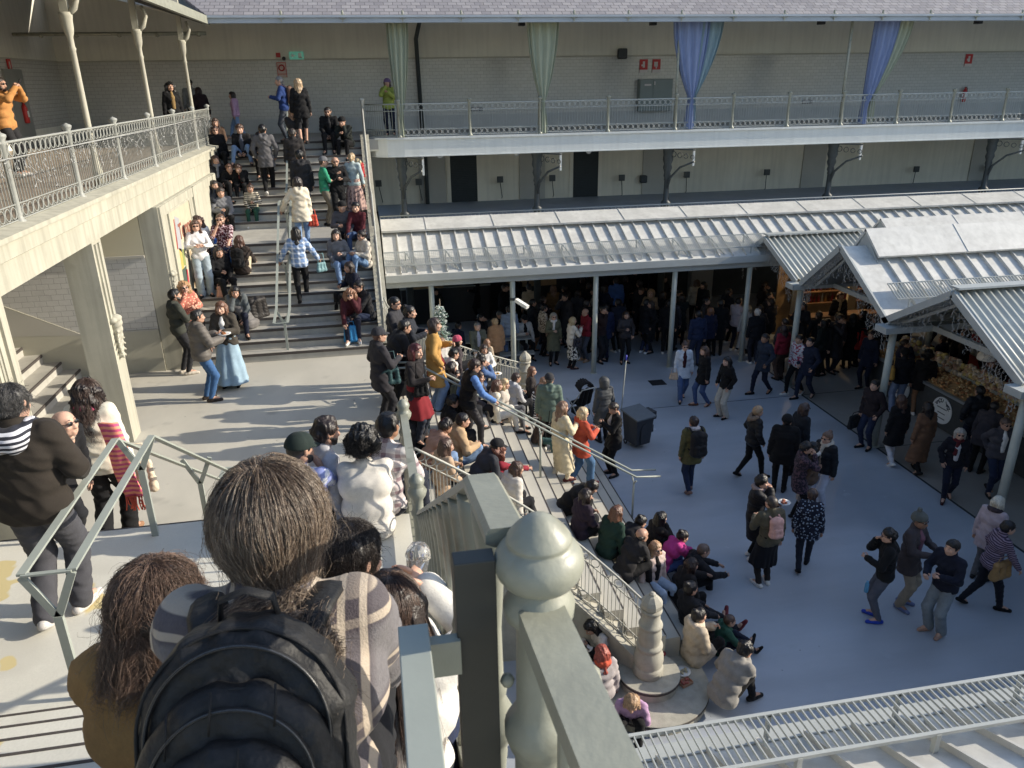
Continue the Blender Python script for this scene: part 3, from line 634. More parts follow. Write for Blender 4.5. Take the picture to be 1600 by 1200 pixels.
def canopy(name, label, yf, yr, sgn, x0, x1, posts, zf=3.36, slope=.43, zstrip=None, mesh=True):
    """lean-to canopy: front gutter at yf, ridge at yr"""
    e = empty('market_canopy', (x0, yf, 0), 0, label, 'canopy'); ox, oy = x0, yf
    def add(q, nm, m):
        o = q.build(nm, m, e); o.location = (-ox, -oy, 0); return o
    zr = zf+abs(yr-yf)*slope
    def zat(y): return zf+abs(y-yf)*slope
    q = MB(); P = [(x0, yf, zf), (x1, yf, zf), (x1, yr, zr), (x0, yr, zr)]
    if sgn < 0: P = [P[1], P[0], P[3], P[2]]
    q.sheet(*P, .05); add(q, 'roof_sheet', zinc)
    q = MB(); x = x0+.02
    while x < x1: q.obox((x, yf+sgn*.02, zf+.025), (x, yr, zr+.03), .03, .08); x += .42
    add(q, 'seam_ribs', zinc)
    # raised ridge cap
    q = MB(); yc = yr-sgn*.62; zc = zat(yc)+.20; za = zr+.03
    P = [(x0-.0, yc, zc), (x1, yc, zc), (x1, yr+sgn*.12, za+.12), (x0, yr+sgn*.12, za+.12)]
    if sgn < 0: P = [P[1], P[0], P[3], P[2]]
    q.sheet(*P, .06); x = x0+1.3
    while x < x1: q.obox((x, yc, zc+.012), (x, yr+sgn*.12, za+.132), .02, .01); x += 2.0
    add(q, 'ridge_cap', zinc)
    q = MB(); q.box(x0, x1, min(yr+sgn*.14, yr+sgn*.60), max(yr+sgn*.14, yr+sgn*.60), zr-.25, zr+.02); add(q, 'gutter_walkway', mat('walkway_zinc', (.22, .25, .30), .55, .1, 2))
    q = MB(); q.tube([(x0, yr+sgn*.42, zr+.18), (x1, yr+sgn*.42, zr+.18)], .02, 6); x = x0
    while x < x1: q.obox((x, yr+sgn*.42, zr), (x, yr+sgn*.42, zr+.18), .012, .012); x += .12
    add(q, 'guard_rail', canopyst)
    if zstrip is not None:
        q = MB(); lo, hi = sorted((yr+sgn*.6, zstrip)); q.box(x0, x1, lo, hi, zr-.30, zr-.18); add(q, 'flat_roof', mat('flat_roof', (.30, .34, .40), .6, .1, 2))
    # front gutter and beam
    q = MB(); lo, hi = sorted((yf-sgn*.16, yf+sgn*.02)); q.box(x0, x1, lo, hi, zf-.16, zf-.03); q.box(x0, x1, lo-.01, lo+.01, zf-.16, zf+.03); add(q, 'gutter', canopyst)
    q = MB(); lo, hi = sorted((yf+sgn*.04, yf+sgn*.22)); q.box(x0, x1, lo, hi, zf-.36, zf-.17); add(q, 'front_beam', canopyst)
    q = MB(); P = [(x0, yf+sgn*.2, zf-.10), (x1, yf+sgn*.2, zf-.10), (x1, yr, zr-.10), (x0, yr, zr-.10)]
    if sgn > 0: P = [P[1], P[0], P[3], P[2]]
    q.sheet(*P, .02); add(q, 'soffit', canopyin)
    # snow guard grating standing over the lower roof
    q = MB(); ya = yf+sgn*.10; yb = yf+sgn*(.62 if mesh else .54); ha, hb_ = zat(ya)+.20, zat(yb)+.24
    if not mesh: ha, hb_ = 3.65, 3.68
    for y, z in ((ya, ha), (yb, hb_)): q.obox((x0, y, z), (x1, y, z), .03, .03)
    q2 = MB(); x = x0; st = .055 if mesh else .062
    while x < x1: q2.obox((x, ya, ha), (x, yb, hb_), .010 if mesh else .010, .012 if mesh else .022); x += st
    if mesh:
        for k in range(1, 9): q2.obox((x0, lerp(ya, yb, k/9), lerp(ha, hb_, k/9)), (x1, lerp(ya, yb, k/9), lerp(ha, hb_, k/9)), .008, .008)
    x = x0+.6
    while x < x1:
        q.obox((x, ya, zat(ya)), (x, ya, ha), .03, .03); q.obox((x, yb, zat(yb)), (x, yb, hb_), .04, .04); q.obox((x+.3, ya, zat(ya)+.02), (x, yb, hb_), .03, .03); x += 1.12
    add(q, 'guard_frame', canopyst); add(q2, 'guard_grating', canopyst)
    for px in posts:
        q = MB(); q.lathe([(.075, 0), (.075, zf-.17)], (px, yf+sgn*.14, 0), 12); q.box(px-.09, px+.09, yf+sgn*.14-.09, yf+sgn*.14+.09, 0, .02); add(q, 'post', postst)
    return e
canopy('far', 'long zinc-roofed lean-to canopy along the foot of the far wing', 20.8, 23.1, 1, .22, 30, [1.45, 3.75, 6.2, 8.6, 10.95], zstrip=28.38)
canopy('near', 'near lean-to canopy roof with white slatted guard, bottom right corner', 4.28, 2.0, -1, 1.0, 16, [3.4, 6.0, 8.6], zf=3.26, mesh=False)
def pavilion(yl, yr_, yv, zr, xf, corr_x, label, seed, slope_gap=.30, plain_front=True):
    """gable pavilion: left eave yl (far side), ridge yr_, right eave yv (near side); gable end at xf"""
    e = empty('market_pavilion', (xf, yr_, 0), 0, label, 'pavilion'); X1 = 26.
    def add(q, nm, m):
        o = q.build(nm, m, e); o.location = (-xf, -yr_, 0); return o
    zv = 3.05
    def zat(y): return zr+(zv-zr)*((yr_-y)/(yr_-yv) if y < yr_ else (y-yr_)/(yl-yr_))
    x0 = xf
    if corr_x:
        q = MB()
        for (ya, yb) in ((yv, yr_), (yl, yr_)):
            V = []; n = int((corr_x-x0)/.022)
            for i in range(n+1):
                x = lerp(x0, corr_x, i/n); h = .028*math.sin(2*pi*(x-x0)/.17)
                V += [(x, ya, zv+.06+h), (x, yb, zr+.06+h)]
            q.add(V, [(2*i, 2*i+2, 2*i+3, 2*i+1) if ya < yb else (2*i+1, 2*i+3, 2*i+2, 2*i) for i in range(n)], 0, True)
        c = add(q, 'corrugated_roof', corr); so_ = c.modifiers.new('solid', 'SOLIDIFY'); so_.thickness = .015
        q = MB(); q.obox((x0, yr_, zr+.11), (corr_x, yr_, zr+.11), .26, .04); add(q, 'corrugated_ridge', canopyst)
    xs = corr_x-.2 if corr_x else x0
    q = MB(); q.sheet((xs, yv, zv), (X1, yv, zv), (X1, yr_, zr), (xs, yr_, zr), .07); q.sheet((X1, yl, zv), (xs, yl, zv), (xs, yr_, zr), (X1, yr_, zr), .07); add(q, 'roof_sheet', zinc)
    q = MB(); x = xs+.9
    while x < X1: q.obox((x, yv, zv+.03), (x, yr_, zr+.03), .035, .085); x += .43
    add(q, 'seam_ribs', zinc)
    xc = xs+(.62 if not corr_x else .9)
    yc = yr_-.62; zc = zat(yc)+.22
    q = MB(); q.sheet((xc, yc, zc), (X1, yc, zc), (X1, yr_+.06, zr+.40), (xc, yr_+.06, zr+.40), .06); q.sheet((X1, yr_+.62, zat(yr_+.62)+.22), (xc, yr_+.62, zat(yr_+.62)+.22), (xc, yr_+.06, zr+.40), (X1, yr_+.06, zr+.40), .06)
    x = xc+2.4
    while x < X1: q.obox((x, yc, zc+.008), (x, yr_+.06, zr+.408), .02, .012); x += 2.4
    add(q, 'ridge_cap', zinc)
    q = MB(); q.prism([(yr_-.55, zat(yr_-.55)+.02), (yr_+.55, zat(yr_+.55)+.02), (yr_+.06, zr+.34)], 'x', xc+.03, xc+.06); add(q, 'cap_end', canopyst)
    # gable trims, tie beam, gutter
    for (ya, nm) in ((yv, 'gable_trim'), (yl, 'gable_trim')):
        q = MB(); q.obox((x0-.02, ya, zv-.02), (x0-.02, yr_, zr-.02), .05, .15); add(q, nm, canopyst)
        q = MB(); q.obox((x0+.30, ya+(.25 if ya < yr_ else -.25), zv-.02), (x0+.30, yr_, zr-.22), .05, .06); add(q, 'inner_rafter', canopyst)
    q = MB(); q.box(x0-.25, X1, yv-.26, yv+.14, zv-.16, zv-.02); add(q, 'valley_gutter', canopyst)
    for xt in (x0+.9, x0+3.4): q = MB(); q.box(xt, xt+.1, yv+.05, yl-.05, zv-.14, zv-.02); add(q, 'tie_beam', canopyst)
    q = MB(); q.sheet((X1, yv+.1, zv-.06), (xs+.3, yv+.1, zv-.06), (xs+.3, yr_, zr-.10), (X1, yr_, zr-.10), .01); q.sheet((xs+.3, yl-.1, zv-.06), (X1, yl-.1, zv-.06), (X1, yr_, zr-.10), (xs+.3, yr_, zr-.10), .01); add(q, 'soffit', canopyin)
    for x in (x0+.14, x0+4.4):
        q = MB(); q.lathe([(.082, 0), (.082, zv-.15)], (x, yv, 0), 14); q.lathe([(.14, .004), (.14, .02)], (x, yv, 0), 14); add(q, 'post', postst)
    if seed:
        icicle((x0+.02, yv+.05, zv-.06), (x0+.02, yr_, zr-.10), 'unlit icicle lights under the near slope of the %s' % label.split(' with')[0][:46], 24, .75, seed)
        icicle((x0+.02, yl-.05, zv-.06), (x0+.02, yr_, zr-.10), 'unlit icicle lights under the far slope of the %s' % label.split(' with')[0][:46], 20, .7, seed+9)
    return e
XF = 11.22
pavilion(22.1, 20.72, 18.75, 3.87, XF, 14.2, 'small corrugated gable pavilion farthest away', 3)
pavilion(18.55, 16.95, 14.75, 4.36, XF, 0, 'tall zinc gable pavilion in the middle', 4)
pavilion(15.0, 13.03, 10.95, 4.20, XF, 15.5, 'corrugated gable pavilion over the nut stall', 5)
pavilion(10.75, 8.9, 6.8, 4.5, XF+.22, 0, 'zinc gable pavilion just out of sight on the right', 0)  # this and the next: unseen pavilions added so their roofs shade the near courtyard
pavilion(6.6, 4.8, 2.9, 4.2, XF+.22, 0, 'nearest zinc gable pavilion out of sight on the right', 0)
# snow guard on the middle pavilion
e = empty('roof_guard', (12.5, 15.1, 3.25), 0, 'zinc slatted guard low on the middle pavilion roof', 'roof guard'); q = MB()
for y, z in ((.0, .25), (.45, .50)): q.obox((-.9, y, z), (6, y, z), .03, .03)
x = -.9
while x < 6: q.obox((x, 0, .25), (x, .45, .5), .012, .03); x += .08
for x in (-.6, .5, 1.6, 2.7, 3.8): q.obox((x, 0, 0), (x, 0, .25), .03, .03); q.obox((x, .45, .2), (x, .45, .5), .03, .03)
q.build('grating', canopyst, e)
# ============================================================ PEOPLE: implicit body surfaces
def smin(a, b, k):
    h = np.clip(.5+.5*(b-a)/k, 0, 1)
    return b*(1-h)+a*h-k*h*(1-h)
def field(prims, res, k=.03, pad=.03, disp=None, cut=None):
    """prims (n,8): a, b, ra, rb -> grid, origin"""
    P = np.asarray(prims, np.float32)
    rm = np.maximum(P[:, 6], P[:, 7])[:, None]
    lo = np.minimum(P[:, :3]-rm, P[:, 3:6]-rm).min(0)-pad; hi = np.maximum(P[:, :3]+rm, P[:, 3:6]+rm).max(0)+pad
    n = np.maximum(((hi-lo)/res).astype(int)+2, 4)
    ax = [lo[i]+res*np.arange(n[i], dtype=np.float32) for i in range(3)]
    D = np.full(n, 1., np.float32)
    for p in P:
        m = max(p[6], p[7])+2.5*k+2*res
        i0 = np.clip(((np.minimum(p[:3], p[3:6])-m-lo)/res).astype(int), 0, n-1); i1 = np.clip(((np.maximum(p[:3], p[3:6])+m-lo)/res).astype(int)+2, 1, n)
        X = ax[0][i0[0]:i1[0], None, None]-p[0]; Y = ax[1][None, i0[1]:i1[1], None]-p[1]; Z = ax[2][None, None, i0[2]:i1[2]]-p[2]
        d = p[3:6]-p[:3]; dd = float(d@d)
        if dd > 1e-9:
            t = np.clip((X*d[0]+Y*d[1]+Z*d[2])/dd, 0, 1)
            q = np.sqrt((X-t*d[0])**2+(Y-t*d[1])**2+(Z-t*d[2])**2)-(p[6]+t*(p[7]-p[6]))
        else: q = np.sqrt(X*X+Y*Y+Z*Z)-p[6]
        s = (slice(i0[0], i1[0]), slice(i0[1], i1[1]), slice(i0[2], i1[2]))
        D[s] = smin(D[s], q, k)
    if disp is not None or cut is not None:
        X, Y, Z = np.meshgrid(*ax, indexing='ij')
        if disp is not None: D = D+disp(X, Y, Z)
        if cut is not None: D = cut(D, X, Y, Z)
    return D, lo, res
CORN = np.array([[0, 0, 0], [1, 0, 0], [0, 1, 0], [1, 1, 0], [0, 0, 1], [1, 0, 1], [0, 1, 1], [1, 1, 1]])
EDG = [(0, 1), (2, 3), (4, 5), (6, 7), (0, 2), (1, 3), (4, 6), (5, 7), (0, 4), (1, 5), (2, 6), (3, 7)]
def nets(D, lo, res):
    D = np.pad(D, 1, constant_values=.5); lo = lo-res
    s = D < 0
    c = np.zeros(np.array(D.shape)-1, np.int8)
    nx, ny, nz = c.shape
    for a in CORN: c += s[a[0]:a[0]+nx, a[1]:a[1]+ny, a[2]:a[2]+nz]
    act = np.argwhere((c > 0) & (c < 8))
    if len(act) == 0: return np.zeros((0, 3)), np.zeros((0, 4), int)
    idx = np.full(c.shape, -1, np.int32); idx[act[:, 0], act[:, 1], act[:, 2]] = np.arange(len(act))
    cv = np.stack([D[act[:, 0]+a[0], act[:, 1]+a[1], act[:, 2]+a[2]] for a in CORN], 1)
    acc = np.zeros((len(act), 3)); cnt = np.zeros(len(act))
    for i, j in EDG:
        m = (cv[:, i] < 0) != (cv[:, j] < 0)
        t = np.where(m, cv[:, i]/(cv[:, i]-cv[:, j]+1e-12), 0)[:, None]
        acc += m[:, None]*(CORN[i]+t*(CORN[j]-CORN[i])); cnt += m
    V = (act+acc/np.maximum(cnt, 1)[:, None])*res+lo
    F = []
    for axn in range(3):
        sl0 = [slice(1, -1)]*3; sl1 = [slice(1, -1)]*3
        sl0[axn] = slice(0, -1); sl1[axn] = slice(1, None)
        a, b = s[tuple(sl0)], s[tuple(sl1)]
        for flip, msk in ((False, a & ~b), (True, ~a & b)):
            e = np.argwhere(msk)
            if not len(e): continue
            off = [1, 1, 1]; off[axn] = 0
            p = e+np.array(off)
            u, v = [k for k in range(3) if k != axn]
            def cell(du, dv):
                q = p.copy(); q[:, u] -= du; q[:, v] -= dv; return idx[q[:, 0], q[:, 1], q[:, 2]]
            f = np.stack([cell(1, 1), cell(0, 1), cell(0, 0), cell(1, 0)], 1)
            if (axn == 1) != flip: f = f[:, ::-1]
            F.append(f)
    F = np.concatenate(F); F = F[(F >= 0).all(1)]
    return V, F
def solid(prims, res, k=.03, disp=None, cut=None): return nets(*field(prims, res, k, disp=disp, cut=cut))
def folds(amp, sc=1., ph=0.):
    def f(X, Y, Z):
        a = np.sin(23*sc*Z+7*np.sin(4.5*X*sc+ph)+5*np.sin(6*Y*sc+1.3*ph)); b_ = np.sin(17*sc*(X+Y*.7)+9*np.sin(5.*Z*sc+ph)+2*ph); c_ = np.sin(47*sc*Z+13*sc*X-11*sc*Y+ph)
        return amp*(1.1*(np.abs(a)-.64)+.55*(np.abs(b_)-.64)+.22*c_)
    return f
def quilt(amp, pitch, ph=0.):
    f = folds(amp*.35, 1, ph)
    return lambda X, Y, Z: -amp*np.sqrt(np.abs(np.sin(np.pi*(Z+.012*np.sin(9*X+ph)+.01*np.sin(8*Y))/pitch)))+amp*.5+f(X, Y, Z)
# ------------------------------------------------------------ heads (local: centre of the skull, facing +Y)
def head_mesh(fem, beard):
    w = .93 if fem else 1.0
    P = [(0, -.015, .025, 0, .01, .03, .086*w, .082*w), (0, .0, -.01, 0, .015, -.02, .078*w, .074*w), (-.02, .035, -.06, .02, .035, -.06, .05*w, .05*w), (0, .066, -.088, 0, .060, -.085, .026, .026),
         (-.045*w, .0, -.05, .045*w, .0, -.05, .035, .035), (0, .092, .005, 0, .112, -.035, .011, .0145), (-.011, .100, -.036, .011, .100, -.036, .011, .011),
         (-.035, .080, .030, .035, .080, .030, .015, .015), (-.045, .068, -.025, -.03, .076, -.03, .022, .018), (.045, .068, -.025, .03, .076, -.03, .022, .018),
         (-.018, .086, -.064, .018, .086, -.064, .010, .010), (-.014, .084, -.074, .014, .084, -.074, .010, .010), (0, -.02, -.06, 0, -.035, -.16, .052*w, .056*w)]
    def cut(D, X, Y, Z):
        for sx in (-1, 1): D = np.maximum(D, .0135-np.sqrt((X-sx*.033)**2+(Y-.098)**2+(Z-.010)**2)*.9)
        return np.maximum(D, .004-np.sqrt((Y-.101)**2+(Z+.069)**2+np.maximum(np.abs(X)-.018, 0)**2))
    V, F = solid(P, .0075, .018, cut=cut)
    ex = []
    for sx in (-1, 1):
        ev, ef = solid([(sx*.082*w, -.012, .022, sx*.080*w, -.004, -.02, .017, .010), (sx*.09*w, -.018, .02, sx*.09*w, -.018, .0, .012, .010)], .006, .01); ex.append((ev, ef, 0))
        q = MB(); q.sphere((sx*.033, .0805, .010), .0125, 8); ex.append((np.array(q.v), np.array([f for f in q.f if len(set(f)) == 4]), 1))
        q = MB(); q.sphere((sx*.033, .0905, .009), .0055, 6); ex.append((np.array(q.v), np.array(q.f), 2))
        q = MB(); q.tube([(sx*.050, .082, .034), (sx*.035, .094, .040), (sx*.018, .095, .036)], [.003, .0048, .004], 5); ex.append((np.array(q.v), np.array(q.f[:10]), 2))
    q = MB(); q.tube([(-.020, .091, -.069), (0, .0965, -.067), (.020, .091, -.069)], [.003, .0058, .003], 6); ex.append((np.array(q.v), np.array(q.f[:12]), 3))
    Vs = [V]; Fs = [F]; M = [np.zeros(len(F), int)]; b = len(V)
    for v, f, m in ex: Vs.append(v); Fs.append(f+b); M.append(np.full(len(f), m)); b += len(v)
    return np.concatenate(Vs), np.concatenate(Fs), np.concatenate(M)
HEADS = {}
def get_head(fem):
    if fem not in HEADS: HEADS[fem] = head_mesh(fem, 0)
    return HEADS[fem]
def strand(amp, ph, fr=1.):
    return lambda X, Y, Z: amp*(np.sin(70*fr*np.arctan2(X, Y+.02)*.5+9*Z+ph+2*np.sin(23*Z))*.6+np.sin(120*X*fr+40*Z+ph*2)*.3+.5*np.sin(38*Z+30*Y+ph))
HAIRS = {}
def hair_mesh(style, var):
    key = (style, var)
    if key in HAIRS: return HAIRS[key]
    r_ = random.Random(hash(style) % 1000+var*17 if False else sum(map(ord, style))+var*17); ph = var*2.1
    face = lambda D, X, Y, Z, fz=.052, fy=.045: np.maximum(D, np.minimum(np.minimum(Y-fy, fz-Z+.0*X)*1., .2) if False else np.where((Y > fy), np.maximum(D, fz-Z+(Y-fy)*-.2), D))
    res = .011; k = .02
    cap = [(0, -.018, .034, 0, .006, .040, .097, .092), (0, -.04, 0, 0, -.035, -.03, .082, .066)]
    amp = .004; fr = 1.
    fz, fy = .060, .040
    if style == 'buzz': P = [(0, -.018, .030, 0, .004, .034, .0915, .088), (0, -.035, 0, 0, -.03, -.02, .076, .064)]; amp = .001
    elif style == 'short': P = cap; amp = .006
    elif style == 'messy': P = cap+[(.02*r_.uniform(-1, 1), .04, .09, 0, .0, .10, .045, .05), (.05, 0, .05, -.05, 0, .05, .06, .06)]; amp = .011
    elif style == 'bald': P = [(-.07, -.02, -.005, -.05, -.06, -.01, .024, .03), (.07, -.02, -.005, .05, -.06, -.01, .024, .03), (-.05, -.06, -.01, .05, -.06, -.01, .03, .03)]; amp = .002
    elif style == 'bob': P = cap+[(-.075, -.01, .02, -.082, .0, -.10, .040, .032), (.075, -.01, .02, .082, .0, -.10, .040, .032), (-.05, -.06, 0, -.05, -.06, -.11, .05, .045), (.05, -.06, 0, .05, -.06, -.11, .05, .045)]; amp = .008
    elif style == 'long':
        w = r_.uniform(-.01, .015)
        P = cap+[(-.075, -.01, .02, -.088, .02, -.14, .036, .028), (.075, -.01, .02, .088, .015, -.14, .036, .028), (-.05, -.055, 0, -.065, -.075, -.22, .055, .045), (.05, -.055, 0, .06, -.075, -.22, .055, .045), (0, -.06, 0, 0, -.095, -.24+w, .06, .055),
               (-.065, -.075, -.22, -.05, -.085, -.36+w, .045, .016), (.06, -.075, -.22, .05, -.085, -.36+w, .045, .016), (0, -.095, -.24, 0, -.10, -.38+w, .055, .02), (-.088, .02, -.14, -.085, .05, -.25, .028, .010)]; amp = .009
    elif style == 'curly':
        P = cap+[(-.09, -.01, .02, -.10, .0, -.12, .05, .045), (.09, -.01, .02, .10, .0, -.12, .05, .045), (-.05, -.07, 0, -.06, -.08, -.16, .065, .06), (.05, -.07, 0, .06, -.08, -.16, .065, .06), (0, -.07, .05, 0, -.09, -.2, .07, .06)]; amp = .020
    elif style == 'afro': P = cap+[(0, -.01, .06, 0, -.02, .05, .12, .12), (-.06, 0, .02, .06, 0, .02, .085, .085)]; amp = .016
    elif style == 'ponytail': P = cap+[(0, -.10, .05, 0, -.15, -.02, .035, .035), (0, -.15, -.02, 0, -.14, -.26, .035, .012)]; amp = .005
    elif style == 'bun': P = cap+[(0, -.075, .105, 0, -.08, .11, .042, .042)]; amp = .006
    elif style == 'cap':
        P = [(0, -.015, .045, 0, .008, .046, .0985, .094), (0, -.03, .02, 0, -.02, .02, .094, .09)]; amp = 0
        def cut(D, X, Y, Z): return np.maximum(D, .030+.18*np.maximum(-Y-.02, 0)*.0-Z)
        V, F = solid(P, .009, .02, cut=cut)
        q = MB(); pts = []
        n = 10; top = []; 
        for i in range(n+1):
            a = R(30+120*i/n); top.append((.088*math.cos(a), .02+.088*math.sin(a)*.95, .036)); 
        out = [(p[0]*1.03, .02+(p[1]-.02)*1.02+.065*math.sin(R(180*i/n))**.6, .026-.012*math.sin(R(180*i/n))+.0) for i, p in enumerate(top)]
        vs = top+out+[(p[0], p[1], p[2]+.006) for p in top]+[(p[0], p[1], p[2]+.006) for p in out]; m = n+1
        fs_ = []
        for i in range(n): fs_ += [(i, i+1, m+i+1, m+i), (2*m+i, 3*m+i, 3*m+i+1, 2*m+i+1), (m+i, m+i+1, 3*m+i+1, 3*m+i)]
        b = len(V); V = np.concatenate([V, np.array(vs)]); F = np.concatenate([F, np.array(fs_)+b])
        HAIRS[key] = (V, F); return V, F
    elif style in ('beanie', 'pombeanie'):
        P = [(0, -.018, .045, 0, .004, .05, .105, .10), (0, -.02, .02, 0, -.0, .03, .102, .096)]
        if style == 'pombeanie': P += [(0, -.03, .175, 0, -.03, .176, .035, .035)]
        rib = lambda X, Y, Z: .0025*np.sin(40*np.arctan2(X, Y+.01))+.002*np.sin(220*Z)
        def cut(D, X, Y, Z): return np.maximum(D, .022+.10*Y-Z)
        HAIRS[key] = solid(P, .010, .02, disp=rib, cut=cut); return HAIRS[key]
    elif style == 'hood':
        P = [(0, -.025, .03, 0, .0, .04, .125, .118), (0, -.04, -.04, 0, -.02, -.10, .118, .11)]
        def cut(D, X, Y, Z):
            D = np.maximum(D, -(np.sqrt(X**2+(Z+.0)**2*.7)-.085-.0*Y) if False else np.where(Y > .045, np.maximum(D, Y-.075), D))
            hole = np.sqrt((X/.075)**2+((Z+.005)/.105)**2)-1
            return np.where(Y > .02, np.maximum(D, -hole*.06), D)
        HAIRS[key] = solid(P, .012, .03, disp=folds(.004, 2, ph), cut=cut); return HAIRS[key]
    if style in ('long', 'bob', 'curly'): fz, fy = .058, .045
    def cut(D, X, Y, Z):
        D = np.where(Y > fy, np.maximum(D, fz-.35*np.abs(X)-Z), D)
        if style in ('short', 'messy', 'buzz', 'bun', 'ponytail', 'afro'):
            D = np.maximum(D, np.where(Y > -.02, (.0 if style != 'afro' else -.03)+.6*(Y+.02)*.5-.045-Z, -.085-Z))
        if style == 'bald': D = np.maximum(D, Z-.03)
        return D
    HAIRS[key] = solid(P, res, k, disp=strand(amp, ph, fr) if amp else None, cut=cut)
    return HAIRS[key]
# ------------------------------------------------------------ cloth materials
def cloth(col, pat=None, rough=.85, col2=None):
    key = 'cloth_%s_%s_%s' % (col, pat, col2)
    if key in MC: return MC[key]
    c = srgb(col) if max(col) > 1 else col
    l_ = .3*c[0]+.6*c[1]+.1*c[2]; c = tuple(min(.72, (l_+(x-l_)*.88)*(.72 if l_ < .05 else .9)) for x in c)
    m = mat(key, c, rough, .16, 9, .16, 160, fine=.06)
    m.name = 'cloth'
    nt = m.node_tree; L = nt.links; b = nt.nodes['Principled BSDF']; b.inputs['Sheen Weight'].default_value = .04; b.inputs['Specular IOR Level'].default_value = .25
    if pat in ('stripes', 'plaid', 'print', 'floral', 'hstripes', 'letters'):
        c2 = srgb(col2 or (235, 230, 222)); src = b.inputs['Base Color'].links[0].from_socket
        tc = node(nt, 'ShaderNodeTexCoord'); mx = node(nt, 'ShaderNodeMix', data_type='RGBA'); L.new(src, mx.inputs[6]); mx.inputs[7].default_value = (*c2, 1)
        if pat in ('stripes', 'hstripes', 'plaid'):
            sx = node(nt, 'ShaderNodeSeparateXYZ'); L.new(tc.outputs['Object'], sx.inputs[0])
            def band(sock, pitch, duty):
                a_ = node(nt, 'ShaderNodeMath', operation='MULTIPLY'); a_.inputs[1].default_value = 1/pitch; L.new(sock, a_.inputs[0])
                f_ = node(nt, 'ShaderNodeMath', operation='FRACT'); L.new(a_.outputs[0], f_.inputs[0])
                g_ = node(nt, 'ShaderNodeMath', operation='LESS_THAN'); g_.inputs[1].default_value = duty; L.new(f_.outputs[0], g_.inputs[0]); return g_.outputs[0]
            if pat == 'plaid':
                h = band(sx.outputs[2], .11, .32); v = band(sx.outputs[0], .13, .32)
                ad = node(nt, 'ShaderNodeMath', operation='ADD'); L.new(h, ad.inputs[0]); L.new(v, ad.inputs[1])
                ml = node(nt, 'ShaderNodeMath', operation='MULTIPLY'); ml.inputs[1].default_value = .42; L.new(ad.outputs[0], ml.inputs[0]); L.new(ml.outputs[0], mx.inputs[0])
            else: L.new(band(sx.outputs[2], .05 if pat == 'stripes' else .035, .5), mx.inputs[0])
        else:
            n_ = node(nt, 'ShaderNodeTexVoronoi' if pat == 'floral' else 'ShaderNodeTexNoise'); n_.inputs['Scale'].default_value = {'floral': 22, 'print': 24, 'letters': 15}[pat]
            L.new(tc.outputs['Object'], n_.inputs['Vector'])
            g_ = node(nt, 'ShaderNodeMath', operation='LESS_THAN' if pat == 'floral' else 'GREATER_THAN'); g_.inputs[1].default_value = .33 if pat == 'floral' else .53; L.new(n_.outputs[0], g_.inputs[0]); L.new(g_.outputs[0], mx.inputs[0])
        L.new(mx.outputs[2], b.inputs['Base Color'])
    return m
def hairmat(col):
    key = 'hair_%s' % (col,)
    if key in MC: return MC[key]
    c = srgb(col); l_ = .3*c[0]+.6*c[1]+.1*c[2]; c = tuple((l_+(x-l_)*.72)*.8 for x in c)
    c = tuple(x*hairmat.k for x in c)
    m = mat(key, c, .42, .45, 30, .35, 140, stretch=(3, 3, .35)); m.name = 'hair'; m.node_tree.nodes['Principled BSDF'].inputs['Specular IOR Level'].default_value = .5
    return m
hairmat.k = 1.
def skinmat(t):
    key = 'skin_%s' % t
    if key in MC: return MC[key]
    m = mat(key, {'pale': (.56, .34, .25), 'mid': (.46, .27, .19), 'tan': (.33, .18, .115), 'dark': (.16, .085, .055)}[t], .5, .10, 14, .05, 120); m.name = 'skin'
    m.node_tree.nodes['Principled BSDF'].inputs['Subsurface Weight'].default_value = 0
    return m
eyew = mat('eye_white', (.6, .58, .55), .3, 0); lipm = mat('lips', (.36, .13, .11), .5, 0)
glassm = mat('sunglass_lens', (.012, .012, .014), .12, 0, spec=.6)
# ------------------------------------------------------------ skeletons
def V3(*a): return np.array(a, float)
def ik(a, b, l1, l2, pole):
    d = b-a; L = np.linalg.norm(d); mx = (l1+l2)*.995
    if L > mx: b = a+d/L*mx; d = b-a; L = mx
    L = max(L, abs(l1-l2)+.02)
    x = (L*L+l1*l1-l2*l2)/(2*L); h = math.sqrt(max(l1*l1-x*x, 0)); u = d/np.linalg.norm(d)
    p = pole-u*(pole@u); n = np.linalg.norm(p); p = p/n if n > 1e-6 else V3(0, 0, 1)
    return a+u*x+p*h, b
def rot(axis, a):
    c, s = math.cos(a), math.sin(a)
    return {'x': np.array([[1, 0, 0], [0, c, -s], [0, s, c]]), 'y': np.array([[c, 0, s], [0, 1, 0], [-s, 0, c]]), 'z': np.array([[c, -s, 0], [s, c, 0], [0, 0, 1]])}[axis]
ARMS = {  # hand target from chest centre, scaled; (x outwards, y forward, z up)
    'down': (.26, .02, -.47), 'pocket': (.23, .10, -.33), 'phone': (.05, .30, .05), 'camera': (.06, .34, .26), 'hold': (.10, .30, -.07), 'plate': (.12, .33, -.12), 'face': (.05, .20, .20), 'ear': (.12, .10, .30),
    'lap': (.10, .26, -.27), 'knee': (.16, .40, -.22), 'fold': (-.08, .20, -.08), 'back': (.12, -.16, -.30), 'out': (.16, .55, .02), 'rail': (.30, .34, -.22), 'fwd': (.20, .30, -.33), 'swing': (.24, -.20, -.42), 'shin': (.12, .44, -.38),
    'chest': (.02, .18, .02), 'bag': (.22, .06, -.40), 'side': (.42, .12, -.30), 'point': (.30, .50, -.10), 'hug': (.04, .34, -.22), 'glass': (.05, .34, .02), 'lean': (.30, -.18, -.34)}
